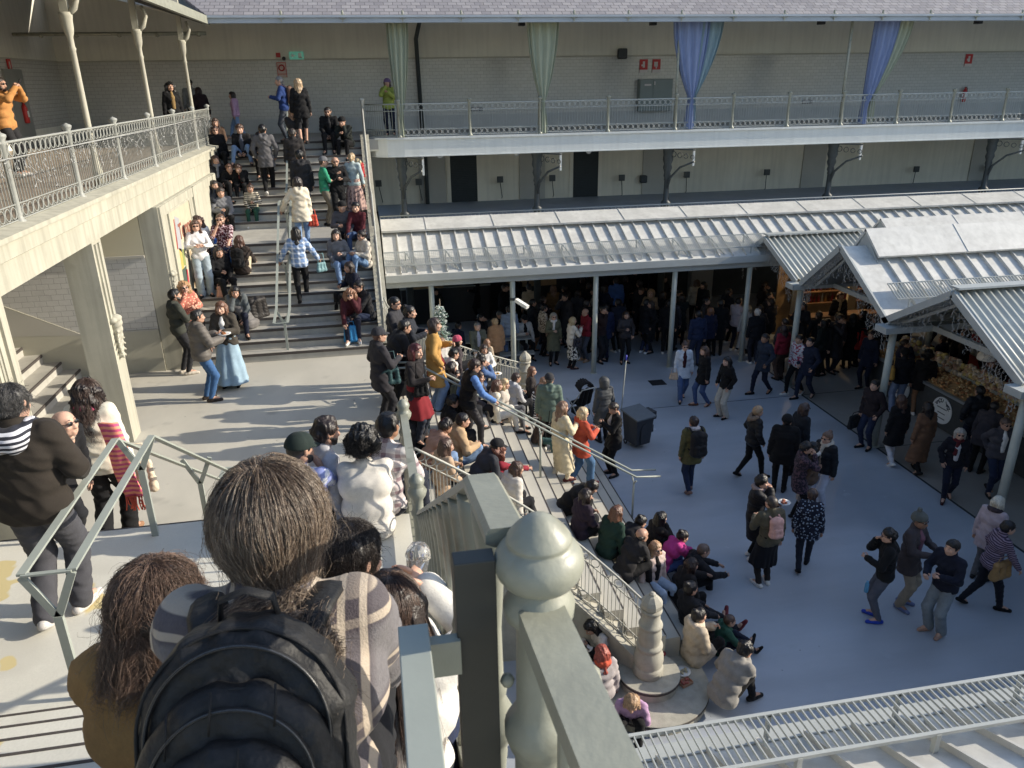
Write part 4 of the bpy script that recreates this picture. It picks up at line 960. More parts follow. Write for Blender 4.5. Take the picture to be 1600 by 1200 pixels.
def hand_tris(w, fdir, up, sc, curl, s):
    """palm, four fingers, thumb; w wrist, fdir forearm direction, up = back of hand"""
    f = fdir/np.linalg.norm(fdir); u = up-f*(up@f); u /= np.linalg.norm(u)+1e-9; r = np.cross(f, u)*s
    q = MB(); P = lambda a, b, c: tuple(w+(f*a+r*b+u*c)*sc)
    q.tube([P(-.02, 0, 0), P(.02, 0, 0), P(.06, 0, .002), P(.088, 0, 0)], [.024*sc, .032*sc, .040*sc, .036*sc], 8, flat=.5)
    for k, (b, L) in enumerate(((-.028, .062), (-.010, .075), (.010, .07), (.027, .054))):
        c1 = curl*(.9+.15*k); pts = [V3(.080, b, .0)]; ang = 0
        for seg in (.46, .32, .22):
            ang += c1; pts.append(pts[-1]+L*seg*V3(math.cos(ang), b*.6, -math.sin(ang)))
        q.tube([P(*p) for p in pts], [.0098*sc, .009*sc, .0083*sc, .006*sc], 5)
    q.tube([P(.02, -.030, -.004), P(.045, -.052, -.016), P(.072, -.056, -.030), P(.092, -.050, -.040)], [.013*sc, .012*sc, .010*sc, .007*sc], 5)
    return np.array(q.v), [list(x) for x in q.f]
def skeleton(pose, h, fem, lean, hunch, twist, arms, seat_drop, stride, spread, legs=None, kneel=0, headrot=(0, 0, 0), fat=1.):
    s = h/1.72; J = {}
    sw = (.155 if fem else .178)*s; hw = (.092 if fem else .088)*s
    if pose == 'sit': pz = .105*s
    elif pose == 'ground': pz = .105*s
    elif pose == 'crouch': pz = .40*s
    else: pz = .915*s
    pel = V3(0, 0, pz); Rt = rot('x', -lean) @ rot('z', twist)
    up = Rt @ V3(0, 0, 1); fw = Rt @ V3(0, 1, 0); rt = Rt @ V3(1, 0, 0)
    R2 = rot('x', -hunch) @ Rt; up2 = R2 @ V3(0, 0, 1); fw2 = R2 @ V3(0, 1, 0); rt2 = R2 @ V3(1, 0, 0)
    bel = pel+up*.17*s; ch = bel+up2*.19*s; nk = ch+up2*.185*s-fw2*.01*s
    hd = nk+(up2*.7+V3(0, 0, .3))*.135*s+fw2*(.035+.03*hunch)*s
    J.update(pel=pel, bel=bel, ch=ch, nk=nk, hd=hd, up=up, fw=fw, rt=rt, up2=up2, fw2=fw2, rt2=rt2, s=s, sw=sw, hw=hw)
    for sd, sg in (('l', -1), ('r', 1)):
        J['sh'+sd] = ch+up2*.135*s+rt2*sg*sw; J['hp'+sd] = pel+rt*sg*hw-V3(0, 0, .02*s)
        a = arms[0 if sd == 'l' else 1]; t = ARMS[a] if isinstance(a, str) else a
        tgt = ch+rt2*sg*t[0]*s+(fw2*.6+V3(0, 1, 0)*.4)*t[1]*s+V3(0, 0, t[2]*s)
        pole = rt2*sg*.7-V3(0, 0, .8)-fw2*.45
        if isinstance(a, str) and a in ('lean', 'back', 'swing', 'down', 'bag'): pole = rt2*sg*.5-fw2*1.0
        el, wr = ik(J['sh'+sd], tgt, .285*s, .255*s, pole); J['el'+sd], J['wr'+sd] = el, wr
    L1, L2 = .435*s, .425*s
    for sd, sg in (('l', -1), ('r', 1)):
        hp = J['hp'+sd]
        if legs and legs[0 if sg < 0 else 1] is not None:
            lx, ly, lz = legs[0 if sg < 0 else 1][:3]; an = V3(sg*lx*s, ly*s, lz*s)
        elif pose == 'stand': an = V3(sg*(.095+spread)*s, (-.01 if sg < 0 else .03)*s, .085*s)
        elif pose == 'walk': an = V3(sg*.075*s, sg*stride*s, (.085 if sg > 0 else .085+.14*stride)*s)
        elif pose == 'sit': an = V3(sg*(.12+spread)*s, (.46+.03*sg)*s, -seat_drop+.085*s)
        elif pose == 'ground': an = V3(sg*(.13+spread)*s, .72*s, .07*s)
        else: an = V3(sg*(.11+spread)*s, .10*s, .085*s)
        pole = V3(sg*(.10+spread*1.2), 1, .25 if pose != 'sit' else .9)
        kn, an = ik(hp, an, L1, L2, pole); J['kn'+sd], J['an'+sd] = kn, an
        if pose in ('stand', 'walk'):
            ft = V3(sg*.25, 1, 0 if not (pose == 'walk' and sg < 0) else -.55)
        else: ft = V3(sg*.2, 1, -.02) if pose != 'ground' else V3(sg*.35, .35, .9)
        if pose in ('ground',) and an[1] < .5*s: ft = V3(sg*.2, 1, -.05)
        J['ft'+sd] = ft/np.linalg.norm(ft)
    yaw, pit, rol = headrot
    J['Rh'] = rot('z', twist*.7) @ rot('z', yaw) @ rot('x', -pit-.35*(lean+hunch)) @ rot('y', rol)
    return J
def torso(J, f, t, fem, fat=1.):
    s = J['s']; rt, rt2, up, up2, fw2 = J['rt'], J['rt2'], J['up'], J['up2'], J['fw2']
    c = lambda a, b, ra, rb: (*a, *b, ra*s*f+t, rb*s*f+t)
    P = [c(J['pel']-rt*.075*s, J['pel']+rt*.075*s, .105*fat, .105*fat), c(J['bel']-rt*.055*s*fat, J['bel']+rt*.055*s*fat, .098*fat, .098*fat), c(J['ch']-rt2*.075*s, J['ch']+rt2*.075*s, .105*fat, .105*fat),
         c(J['ch']+up2*.10*s-rt2*(J['sw']/s-.07)*s, J['ch']+up2*.10*s+rt2*(J['sw']/s-.07)*s, .078, .078), c(J['pel'], J['bel'], .11*fat, .10*fat), c(J['bel'], J['ch'], .10*fat, .108*fat), c(J['ch']+up2*.1*s, J['nk'], .07, .055)]
    if fem:
        for sg in (-1, 1): P.append(c(J['ch']+rt2*sg*.065*s+fw2*.065*s-up2*.01*s, J['ch']+rt2*sg*.06*s+fw2*.05*s+up2*.04*s, .062, .05))
    return P
def arm(J, sd, f, t, upto=1.0):
    s = J['s']; e, w = J['el'+sd], J['wr'+sd]; P = [(*J['sh'+sd], *e, .056*s*f+t, .043*s*f+t)]
    if upto > .55: P.append((*e, *(e+(w-e)*min(1, (upto-.5)*2)), .042*s*f+t, .031*s*f+t*1.1))
    return P
def leg(J, sd, f, t, upto=1.0, wide=0.):
    s = J['s']; k, a = J['kn'+sd], J['an'+sd]; P = [(*J['hp'+sd], *k, .088*s*f+t, .060*s*f+t+wide*.4)]
    if upto > .5: P.append((*k, *(k+(a-k)*min(1, (upto-.5)*2)), .058*s*f+t+wide*.4, .038*s*f+t+wide))
    return P
def xf(V, Rm, o, s=1.): return (np.asarray(V)*s) @ Rm.T+o
NP = [0]
def person(loc, face, label, group=None, pose='stand', h=1.70, fem=False, arms=('down', 'down'), lean=0., hunch=.04, twist=0., drop=.34, stride=.27, spread=0., legs=None, head=(0, 0, 0), skin='mid',
           hair='short', hc=(38, 28, 22), hat=None, hatc=(25, 25, 28), top=(40, 40, 45), tpat=None, tc2=None, tlen='hip', puff=0, tt=.022, sleeve=1.0, hood=False, bot=(40, 45, 60), bfit=.012, bwide=0., shoe=(30, 28, 28), skirt=None, scarf=None,
           glasses=None, fat=1., res=.019, inner=None, fur=None, beard=None, collar=None, cat='person', legskin=False, fold=1., hvar=None, hk=1.):
    """face: heading in degrees, 0 = +X, 90 = +Y (away from the camera)"""
    NP[0] += 1; ph = NP[0]*1.37
    J = skeleton(pose, h, fem, lean, hunch, twist, arms, drop, stride, spread, legs, 0, head, fat); s = J['s']
    mats = [skinmat(skin), eyew, hairmat(hc) if hair != 'grey' else hairmat((90, 90, 90)), lipm]
    # --- body: one surface
    P = torso(J, .96, 0, fem, fat)
    for sd in 'lr': P += arm(J, sd, .92, 0)+leg(J, sd, .94, 0)
    P.append((*J['nk'], *J['hd'], .052*s, .05*s))
    for sd in 'lr':
        a = J['an'+sd]; P.append((*a, *(a+J['ft'+sd]*.12*s-V3(0, 0, .03*s)), .036*s, .028*s))
    V, F = solid(P, res*1.25, .03)
    hv, hf, hm = get_head(fem); hsc = (s*1.02 if h > 1.45 else s*1.13)*hk
    hv = xf(hv, J['Rh'], J['hd'], hsc)
    Vs = [V, hv]; Fs = [F, hf+len(V)]; Ms = [np.zeros(len(F), int), hm]; b = len(V)+len(hv)
    F5 = []
    for sd, sg in (('l', -1), ('r', 1)):
        d = J['wr'+sd]-J['el'+sd]; upv = J['fw2']*.5-V3(0, 0, -.6)+J['rt2']*sg*.6
        q, qf = hand_tris(J['wr'+sd], d, upv, s*.98, .28 if arms[0 if sg < 0 else 1] not in ('camera', 'phone', 'hold', 'plate', 'rail', 'bag', 'glass', 'hug') else .6, sg)
        for f in qf:
            if len(f) == 4: F5.append([i+b for i in f])
            else:
                for i in range(1, len(f)-1): F5.append([f[0]+b, f[i]+b, f[i+1]+b, f[i+1]+b][:3]+[None])
        Vs.append(q); b += len(q)
    q4 = np.array([f for f in F5 if f[3] is not None]); q3 = np.array([f[:3] for f in F5 if f[3] is None])
    allF = np.concatenate(Fs+[q4]); mi = np.concatenate(Ms+[np.zeros(len(q4)+len(q3), int)])
    root = mesh_np('person', np.concatenate(Vs), [allF, q3], mats, mi)
    root.location = tuple(loc); root.rotation_euler = (0, 0, R(face-90))
    tag(root, label, cat, group)
    # --- trousers
    def piece(nm, P, r, k, m, disp=None, cut=None):
        V, F = solid(P, r, k, disp=disp, cut=cut)
        return mesh_np(nm, V, [F], m, None, True, root) if len(F) else None
    hemz = None
    if bot is not None:
        P = torso(J, 1., .006, fem, fat)[:1]+[(*J['pel'], *(J['pel']+J['up']*.10*s), .105*s*fat, .095*s*fat)]
        for sd in 'lr': P += leg(J, sd, 1.0, bfit, 1.0 if not legskin else .6, bwide)
        piece('trousers', P, res, .022, cloth(bot), folds(.007, 1.3, ph))
    if skirt is not None:
        c_, ln, flare = skirt[:3]
        if pose in ('stand', 'walk'):
            z0 = J['pel'][2]; zb = z0-ln*s
            mid = (J['knl']+J['knr'])/2; off = V3(0, mid[1]*.6, 0)
            P = [(*(J['pel']-J['rt']*.06*s+V3(0, 0, .10*s)), *(V3(-.07*s, off[1], zb)), .11*s, .11*s+flare), (*(J['pel']+J['rt']*.06*s+V3(0, 0, .10*s)), *(V3(.07*s, off[1], zb)), .11*s, .11*s+flare), (*J['pel'], *V3(0, off[1], zb), .12*s, .12*s+flare)]
            piece('skirt', P, res, .03, cloth(c_, skirt[3] if len(skirt) > 3 else None, .85, skirt[4] if len(skirt) > 4 else None), lambda X, Y, Z: .014*np.sin(9*np.arctan2(X, Y)+ph)*np.clip((z0-Z)/.5, 0, 1)+.004*np.sin(20*Z+ph), lambda D, X, Y, Z: np.maximum(D, zb-Z))
    # --- upper garment
    tm = cloth(top, tpat, .55 if puff else .85, tc2)
    P = torso(J, 1.0, tt+.006*puff, fem, fat*1.02)
    for sd in 'lr': P += arm(J, sd, 1.0, tt*.9+.005*puff, sleeve)
    P = [p for p in P]
    zc = J['pel'][2]-.10*s
    if tlen in ('thigh', 'knee', 'long') and pose in ('stand', 'walk', 'crouch'):
        ln = {'thigh': .22, 'knee': .42, 'long': .66}[tlen]*s; zb = J['pel'][2]-ln; mid = (J['knl']+J['knr'])/2
        for sg in (-1, 1): P.append((*(J['pel']+J['rt']*sg*.05*s), *V3(sg*.07*s, mid[1]*.5*ln/.45, zb), .115*s*fat+tt, .13*s*fat+tt+.03*ln))
        zc = zb
    elif pose in ('sit', 'ground') and tlen in ('thigh', 'knee', 'long'):
        for sd in 'lr': P.append((*J['hp'+sd], *(J['hp'+sd]+(J['kn'+sd]-J['hp'+sd])*(.5 if tlen == 'thigh' else .9)), .10*s+tt, .085*s+tt))
        zc = -.02-(.3*s if tlen != 'thigh' else 0)
    elif tlen == 'crop': zc = J['pel'][2]+.06*s
    if pose in ('sit', 'ground') and tlen == 'hip': zc = .0
    if hood:
        for sg in (-1, 1): P.append((*(J['nk']-J['fw2']*.05*s+J['rt2']*sg*.07*s), *(J['nk']-J['fw2']*.095*s-J['up2']*.08*s+J['rt2']*sg*.03*s), .045*s, .05*s))
    elif sleeve == 1.0 and collar is None: P.append((*(J['nk']-J['up2']*.02*s), *(J['nk']+J['up2']*.045*s), .068*s, .064*s))
    dsp = quilt(.011, .075, ph) if puff else folds(.0095*fold, 1.05, ph)
    rh = J['hd']
    def cutt(D, X, Y, Z):
        D = np.maximum(D, zc-Z)
        if inner is not None and pose != 'x':    # open front
            pass
        return D
    jk = piece('jacket' if tt > .014 else 'shirt', P, res, .024, tm, dsp, cutt)
    if inner is not None:
        n0 = J['nk']+J['fw2']*.045*s-J['up2']*.01*s; c0 = J['ch']+J['fw2']*(.098*s*fat+tt*.8)+J['up2']*.04*s; c1 = J['bel']+J['fw']*(.094*s*fat+tt*.8)-J['up']*.06*s
        piece('undershirt', [(*n0, *c0, .045*s, .050*s), (*(c0-J['rt2']*.02*s), *(c1-J['rt']*.012*s), .042*s, .034*s), (*(c0+J['rt2']*.02*s), *(c1+J['rt']*.012*s), .042*s, .034*s)], .013, .02, cloth(inner), folds(.003, 2, ph))
    # --- hair, hats
    hv_ = NP[0] % 3 if hvar is None else hvar
    if hair:
        st = {'grey': 'short'}.get(hair, hair); V, F = hair_mesh(st, hv_)
        if hat and hat != 'hood' and st in ('short', 'messy', 'buzz', 'bun', 'afro'): keep = 'buzz'; V, F = hair_mesh('buzz', 0)
        Rl = J['Rh']
        mesh_np('hair', xf(V, Rl, J['hd'], hsc*(1. if not hat else .985)), [F], mats[2], None, True, root)
    if hat:
        V, F = hair_mesh(hat, 0)
        mesh_np({'cap': 'cap', 'beanie': 'beanie', 'pombeanie': 'beanie', 'hood': 'hood'}[hat], xf(V, J['Rh'], J['hd'], hsc*1.03), [F], cloth(hatc) if hat != 'hood' else tm, None, True, root)
    if fur:
        n_ = J['nk']-J['fw2']*.03*s
        piece('fur_trim', [(*(n_-J['rt2']*.11*s+J['up2']*.03*s), *(n_-J['fw2']*.10*s-J['up2']*.03*s), .05*s, .055*s), (*(n_+J['rt2']*.11*s+J['up2']*.03*s), *(n_-J['fw2']*.10*s-J['up2']*.03*s), .05*s, .055*s)], .012, .03, hairmat(fur), strand(.012, ph, 1.3))
    if beard:
        V, F = solid([(-.05, .045, -.06, .05, .045, -.06, .034, .034), (0, .07, -.09, 0, .065, -.08, .034, .034), (-.06, .01, -.03, -.05, .045, -.06, .024, .03), (.06, .01, -.03, .05, .045, -.06, .024, .03), (-.018, .094, -.056, .018, .094, -.056, .007, .007)], .008, .012, disp=strand(.003, ph, 1.5),
                     cut=lambda D, X, Y, Z: np.maximum(D, np.where(Y > .082, .010-np.sqrt((Z+.069)**2+np.maximum(np.abs(X)-.012, 0)**2), -1)))
        mesh_np('beard', xf(V, J['Rh'], J['hd'], hsc), [F], hairmat(beard), None, True, root)
    if scarf:
        n_ = J['nk']+J['up2']*.015*s; pr = []
        for i in range(8):
            a0, a1 = 2*pi*i/8, 2*pi*(i+1)/8; f_ = lambda a: n_+(J['rt2']*math.cos(a)*.085+J['fw2']*math.sin(a)*.085)*s-J['up2']*.02*math.sin(a)*s
            pr.append((*f_(a0), *f_(a1), .042*s, .042*s))
        pr += [(*(n_+J['fw2']*.10*s), *(J['ch']+J['fw2']*.15*s+J['rt2']*.04*s-J['up2']*.10*s), .04*s, .04*s)]
        piece('scarf', pr, .014, .02, cloth(scarf), folds(.008, 2.2, ph))
    if glasses:
        q = MB()
        for sg in (-1, 1):
            q.sphere((sg*.034, .106, .008), .023, 10, sc=(1.05, .22, .85)); q.tube([(sg*.056, .100, .012), (sg*.084, .02, .014)], .003, 4)
        q.tube([(-.013, .110, .012), (.013, .110, .012)], .003, 4)
        V = xf(np.array(q.v), J['Rh'], J['hd'], hsc)
        o = mesh_np('sunglasses' if glasses == 'sun' else 'glasses', V, [np.array([f for f in q.f if len(f) == 4])], glassm, None, True, root)
    # --- shoes
    if shoe is not None:
        for sd in 'lr':
            a = J['an'+sd]; f = J['ft'+sd]; u = V3(0, 0, 1) if abs(f[2]) < .6 else V3(0, -.8, .6)
            u = u-f*(u@f); u /= np.linalg.norm(u); sl = np.cross(f, u)
            base = a-u*.052*s
            pr = [(*(base-f*.055*s), *(base+f*.06*s), .038*s, .042*s), (*(base+f*.06*s), *(base+f*.165*s-u*.008*s), .043*s, .033*s), (*a, *(base), .044*s, .044*s)]
            V, F = solid(pr, .013, .02, cut=lambda D, X, Y, Z: np.maximum(D, -((X-base[0])*u[0]+(Y-base[1])*u[1]+(Z-base[2])*u[2])-.030*s))
            mesh_np('shoe', V, [F], cloth(shoe, None, .5), None, True, root)
    root['_j'] = 0; del root['_j']
    return root, J
def wpt(root, p):
    a = root.rotation_euler[2]; c, s = math.cos(a), math.sin(a)
    return V3(root.location[0]+c*p[0]-s*p[1], root.location[1]+s*p[0]+c*p[1], root.location[2]+p[2])
# ------------------------------------------------------------ bags
def backpack(rj, col, label, sc=1., col2=None):
    root, J = rj; s = J['s']; e = empty('backpack', wpt(root, J['ch']), root.rotation_euler[2], label, 'backpack')
    off = J['ch']; bk = lambda x, y, z: (J['rt2']*x+J['fw2']*y+J['up2']*z)*s*sc
    m = cloth(col, None, .7)
    V, F = solid([(*bk(-.08, -.23, -.20), *bk(.08, -.23, -.20), .085*s*sc, .085*s*sc), (*bk(-.08, -.22, .10), *bk(.08, -.22, .10), .075*s*sc, .075*s*sc), (*bk(0, -.23, -.2), *bk(0, -.22, .12), .11*s*sc, .09*s*sc), (*bk(-.07, -.23, -.2), *bk(-.07, -.22, .1), .085*s*sc, .08*s*sc), (*bk(.07, -.23, -.2), *bk(.07, -.22, .1), .085*s*sc, .08*s*sc)], .014, .02, disp=folds(.005, 1.4, 1.))
    mesh_np('main_pack', V, [F], m, None, True, e)
    V, F = solid([(*bk(-.06, -.31, -.2), *bk(.06, -.31, -.2), .05*s*sc, .05*s*sc), (*bk(-.06, -.30, -.08), *bk(.06, -.30, -.08), .045*s*sc, .045*s*sc), (*bk(-.06, -.31, -.2), *bk(-.06, -.30, -.08), .05*s*sc, .045*s*sc), (*bk(.06, -.31, -.2), *bk(.06, -.30, -.08), .05*s*sc, .045*s*sc)], .014, .02)
    mesh_np('front_pocket', V, [F], cloth(col2 or col, None, .6), None, True, e)
    for sg in (-1, 1):
        q = MB(); q.tube([bk(sg*.10, -.16, .16), bk(sg*.115, -.06, .215), bk(sg*.12, .07, .17), bk(sg*.125, .145, .02), bk(sg*.13, .08, -.14), bk(sg*.11, -.14, -.2)], .022*s*sc, 6, flat=.4); q.build('strap', cloth(col, None, .7), e)
    return e
def handbag(p, col, label, w=.24, h=.20, strap=None, rz=0., d=.09, name='handbag', cat='bag'):
    e = empty(name, tuple(p), R(rz), label, cat)
    V, F = solid([(-w/2+.04, 0, -h/2+.03, w/2-.04, 0, -h/2+.03, d/2, d/2), (-w/2+.05, 0, h/2-.03, w/2-.05, 0, h/2-.03, d/2*.7, d/2*.7), (0, 0, -h/2+.03, 0, 0, h/2-.03, d/2, d/2*.8), (-w/2+.04, 0, -h/2+.03, -w/2+.05, 0, h/2-.03, d/2, d/2*.7), (w/2-.04, 0, -h/2+.03, w/2-.05, 0, h/2-.03, d/2, d/2*.7)], .012, .02, disp=folds(.005, 2, w*99))
    mesh_np('bag_body', V, [F], cloth(col, None, .5), None, True, e)
    q = MB(); q.tube([(-w/2+.04, 0, h/2-.04), (-w/4, 0, h/2+(strap or .10)), (w/4, 0, h/2+(strap or .10)), (w/2-.04, 0, h/2-.04)], .009, 5); q.build('strap', cloth(col, None, .5), e)
    return e
def plate(p, label, food=(150, 95, 55)):
    e = empty('plate', tuple(p), 0, label, 'plate'); q = MB(); q.lathe([(.06, 0), (.085, .006), (.115, .018), (.118, .022), (.08, .012), (.002, .010)], (0, 0, 0), 18); q.build('dish', white, e)
    q = MB()
    for i in range(7): q.sphere((random.uniform(-.05, .05), random.uniform(-.05, .05), .025), random.uniform(.015, .03), 6)
    q.build('food', cloth(food), e); return e
def phone(rj, label, off=(0, .03, .06)):
    root, J = rj; p = (J['wrl']+J['wrr'])/2 if np.linalg.norm(J['wrl']-J['wrr']) < .3 else J['wrr']
    d = J['wrr']-J['elr']; d /= np.linalg.norm(d)
    o = wpt(root, p+d*.10*J['s']+V3(0, 0, off[2]*.3)); q = MB(); q.box(-.036, .036, -.005, .005, -.075, .075); q.box(-.032, .032, -.0062, -.0045, -.07, .07, 1)
    ob = q.build('mobile_phone', [black, mat('phone_screen', (.04, .05, .07), .1)], None, .003); ob.location = tuple(o); ob.rotation_euler = (R(-35), 0, root.rotation_euler[2])
    return tag(ob, label, 'phone')
# ============================================================ WHO IS WHERE
def FS(px, py, back=0.):
    """spot on a tread of the far stairs"""
    best = None
    for k in range(0, 23):
        z = ZL+RISE*k
        if k == 0: lo, hi = 9, 16.0
        elif k < 11: lo, hi = 16+.29*(k-1), 16+.29*k
        elif k == 11: lo, hi = 18.9, 21.05
        elif k < 22: lo, hi = 21.05+.29*(k-12), 21.05+.29*(k-11)
        else: lo, hi = 23.95, 28
        q = G(px, py, z); d = max(lo-q[1], q[1]-hi, 0)
        if best is None or d < best[0]-1e-6: best = (d, q, lo, hi, z)
    _, q, lo, hi, z = best
    q[1] = min(max(q[1], lo+.10), hi-.06); q[2] = z
    return q
def CS(px, py):
    best = None
    for i in range(-1, 16):
        z = ZL-RC*(i+1); lo = .30+CRUN*i; hi = lo+CRUN
        if i == -1: lo = -5
        if i == 15: hi = 30; z = 0
        q = G(px, py, z); d = max(lo-q[0], q[0]-hi, 0)
        if best is None or d < best[0]-1e-6: best = (d, q, lo, hi, z)
    _, q, lo, hi, z = best
    q[0] = min(max(q[0], lo+.08), hi-.06); q[2] = z
    return q
p = person
BK = (24, 24, 27); DK = (38, 39, 44); NV = (30, 36, 58); JN = (70, 98, 142); LJ = (120, 150, 190); DJ = (40, 52, 82); GY = (95, 96, 100); BR = (60, 42, 30); BL = (165, 125, 75); BLH = (24, 20, 19); CR_ = (225, 215, 195); WH = (235, 233, 228)
WS = (225, 222, 216)
g1 = 'people sitting on the far stairs'; g2 = 'people climbing the far stairs'; g3 = 'people standing in the courtyard'; g4 = 'people sitting on the courtyard steps'; g5 = 'people in the upper gallery'; g6 = 'people standing on the landing'; g7 = 'shoppers under the canopies'; g8 = 'people sitting on the near stairs'
# ---- upper gallery
a = p(G(30, 276, ZG), -12, 'person in a tan jacket and glasses photographing from the left gallery', g5, arms=('camera', 'camera'), top=(190, 130, 60), bot=(45, 45, 48), hair='short', hc=(50, 35, 28), glasses='clear', beard=(60, 45, 35), h=1.76, shoe=WS); phone(a, 'dark phone held up by the person in the tan jacket')
p(G(280, 228, ZG), -60, 'person with long dark hair and dark jacket over tan top behind the left railing', g5, fem=True, hair='curly', hc=BLH, top=BK, inner=(150, 120, 70), bot=DK, tlen='thigh', h=1.66, pose='walk', stride=.15)
p(G(309, 212, ZG), 100, 'person in a black cap and grey top at the end of the left gallery', g5, hat='cap', hc=(120, 70, 40), top=(130, 132, 136), bot=DK, h=1.74)
p(G(325, 218, ZG), 120, 'person in a dark jacket with a pinkish shoulder bag near the gallery wall', g5, fem=True, hair='bob', hc=(50, 25, 25), top=(45, 30, 36), bot=DK, h=1.55, lean=.3)
p(G(374, 217, ZG), 180, 'child in a lilac jacket and jeans walking along the far gallery', g5, pose='walk', fem=True, hair='bob', hc=(35, 22, 22), top=(190, 150, 185), puff=1, bot=LJ, h=1.36, hood=True, stride=.3, shoe=(190, 160, 150))
a = p(G(450, 222, ZG), 180, 'person with grey hair in a blue jacket carrying a brown backpack', g5, hair='short', hc=(130, 130, 130), top=(35, 62, 120), bot=(70, 75, 85), h=1.76, hood=True, arms=('hold', 'down')); backpack(a, (120, 90, 72), 'brown roll-top backpack worn by the person in the blue jacket', 1.0)
p(G(476, 226, ZG), 95, 'person with very long blond hair and black coat reaching the stair top', g5, pose='walk', fem=True, hair='long', hc=(190, 150, 95), top=BK, tlen='thigh', bot=DK, h=1.70, stride=.18, legskin=True, bwide=0, shoe=BK)
p(G(611, 213, ZG), -100, 'person in a bright green jacket and purple hat looking at a phone', g5, fem=True, hair='long', hc=(60, 40, 40), hat='beanie', hatc=(110, 90, 130), top=(150, 165, 60), bot=NV, arms=('phone', 'face'), h=1.66, puff=1)
# ---- walkers on the far stairs
p(FS(424, 303), 92, 'person in a grey hooded jacket and black trousers climbing alone on the left', g2, pose='walk', stride=.16, hair='short', hc=BLH, top=(98, 96, 98), bot=BK, tlen='thigh', h=1.82, hood=True, shoe=WS, arms=('pocket', 'pocket'))
p(FS(470, 262), 92, 'person with loose fair hair in a dark striped puffer near the stair top', g2, pose='walk', stride=.15, fem=True, hair='long', hc=(175, 130, 90), top=(52, 50, 54), puff=1, bot=BK, h=1.66, tlen='hip', arms=('out', 'down'))
p(FS(468, 302), 92, 'person in a dark coat with a red patch on the sleeve climbing the stairs', g2, pose='walk', stride=.15, hair='short', hc=(70, 60, 55), top=(56, 52, 52), bot=(70, 65, 60), tlen='thigh', h=1.70)
p(FS(478, 345), 95, 'person in a black hooded jacket and jeans climbing behind the handrail', g2, pose='walk', stride=.18, hair='messy', hc=(30, 30, 32), top=(48, 48, 52), bot=JN, tlen='thigh', hood=True, h=1.74, fat=1.08)
a = p(FS(475, 397), 92, 'person in a cream jacket with an orange bag climbing the stairs', g2, pose='walk', stride=.16, fem=True, hair='bob', hc=(60, 50, 48), top=(225, 212, 188), bot=LJ, tlen='thigh', hood=True, h=1.70, arms=('side', 'bag'), fat=1.05)
handbag(wpt(a[0], a[1]['wrr']+V3(.04, .02, -.18)), (205, 70, 40), 'orange shopping bag carried up the stairs', .22, .26, .12, 0)
a = p(FS(475, 470), 92, 'person with long black hair in a blue and white plaid shirt climbing', g2, pose='walk', stride=.18, fem=True, hair='long', hc=BLH, top=(120, 150, 195), tpat='plaid', tc2=(225, 230, 235), bot=BK, h=1.66, arms=('side', 'side'), shoe=BK)
handbag(wpt(a[0], a[1]['wrr']+V3(.06, .0, -.2)), (120, 160, 165), 'teal shoulder bag on the arm of the plaid shirt climber', .24, .2, .2, 30)
# ---- right cluster on the far stairs
p(FS(513, 352), 10, 'person in a green T-shirt and grey cap standing sideways on the stairs', g2, hair='short', hat='cap', hatc=(105, 106, 110), hc=(90, 70, 55), top=(38, 150, 112), tt=.010, sleeve=.5, bot=(120, 112, 98), h=1.76, arms=('fold', 'hold'), skin='pale')
p(FS(533, 350), -80, 'bald person in sunglasses and black jacket standing by the green T-shirt', g2, hair='bald', hc=(60, 50, 45), glasses='sun', top=BK, bot=BK, h=1.76, arms=('hold', 'chest'), skin='mid', beard=(60, 50, 45))
p(FS(557, 343), 80, 'person with blond ponytail in a pale top and pink patterned skirt', g2, fem=True, hair='ponytail', hc=(200, 165, 110), top=(170, 185, 185), tt=.014, bot=(150, 120, 110), h=1.64, skirt=((196, 160, 148), .72, .12, 'letters', (120, 100, 100)), arms=('out', 'lean'))
p(FS(545, 272), -60, 'person in a bright red jacket with cropped blond hair bending forward', g1, pose='sit', hair='short', hc=(215, 190, 130), top=(190, 25, 35), puff=1, bot=DK, lean=.9, hunch=.3, arms=('shin', 'shin'), h=1.72)
p(FS(515, 224), -95, 'person in a black jacket and dark sunglasses sitting at the stair top', g1, pose='sit', hair='short', hc=(40, 34, 30), glasses='sun', top=BK, bot=BK, inner=(40, 40, 44), h=1.78, arms=('lap', 'lap'), hunch=.2, beard=(50, 40, 35))
p(FS(545, 226), -110, 'person in a black beanie and dark green jacket looking at a phone', g1, pose='sit', hair='short', hat='beanie', top=(40, 46, 42), bot=BK, lean=.45, arms=('face', 'phone'), h=1.74)
p(FS(562, 376), -105, 'person in a burgundy jumper smiling beside the railing', g1, pose='sit', fem=True, hair='ponytail', hc=(35, 28, 28), top=(96, 32, 42), tt=.014, bot=(60, 84, 124), h=1.68, arms=('knee', 'knee'), hunch=.15, skin='pale', shoe=BR)
p(FS(530, 418), -75, 'person in a grey jacket and pale jeans sitting with crossed legs', g1, pose='sit', fem=True, hair='long', hc=(40, 30, 30), top=(112, 112, 116), bot=LJ, h=1.70, arms=('hold', 'lap'), twist=-.4, shoe=WS, skin='pale', bfit=.02)
p(FS(572, 420), 215, 'person in sunglasses and cream jacket sitting with raised knees by the railing', g1, pose='sit', fem=True, hair='bun', hc=(45, 32, 28), glasses='sun', top=(205, 195, 180), bot=(105, 138, 178), h=1.66, arms=('hold', 'hold'), drop=.18, shoe=WS)
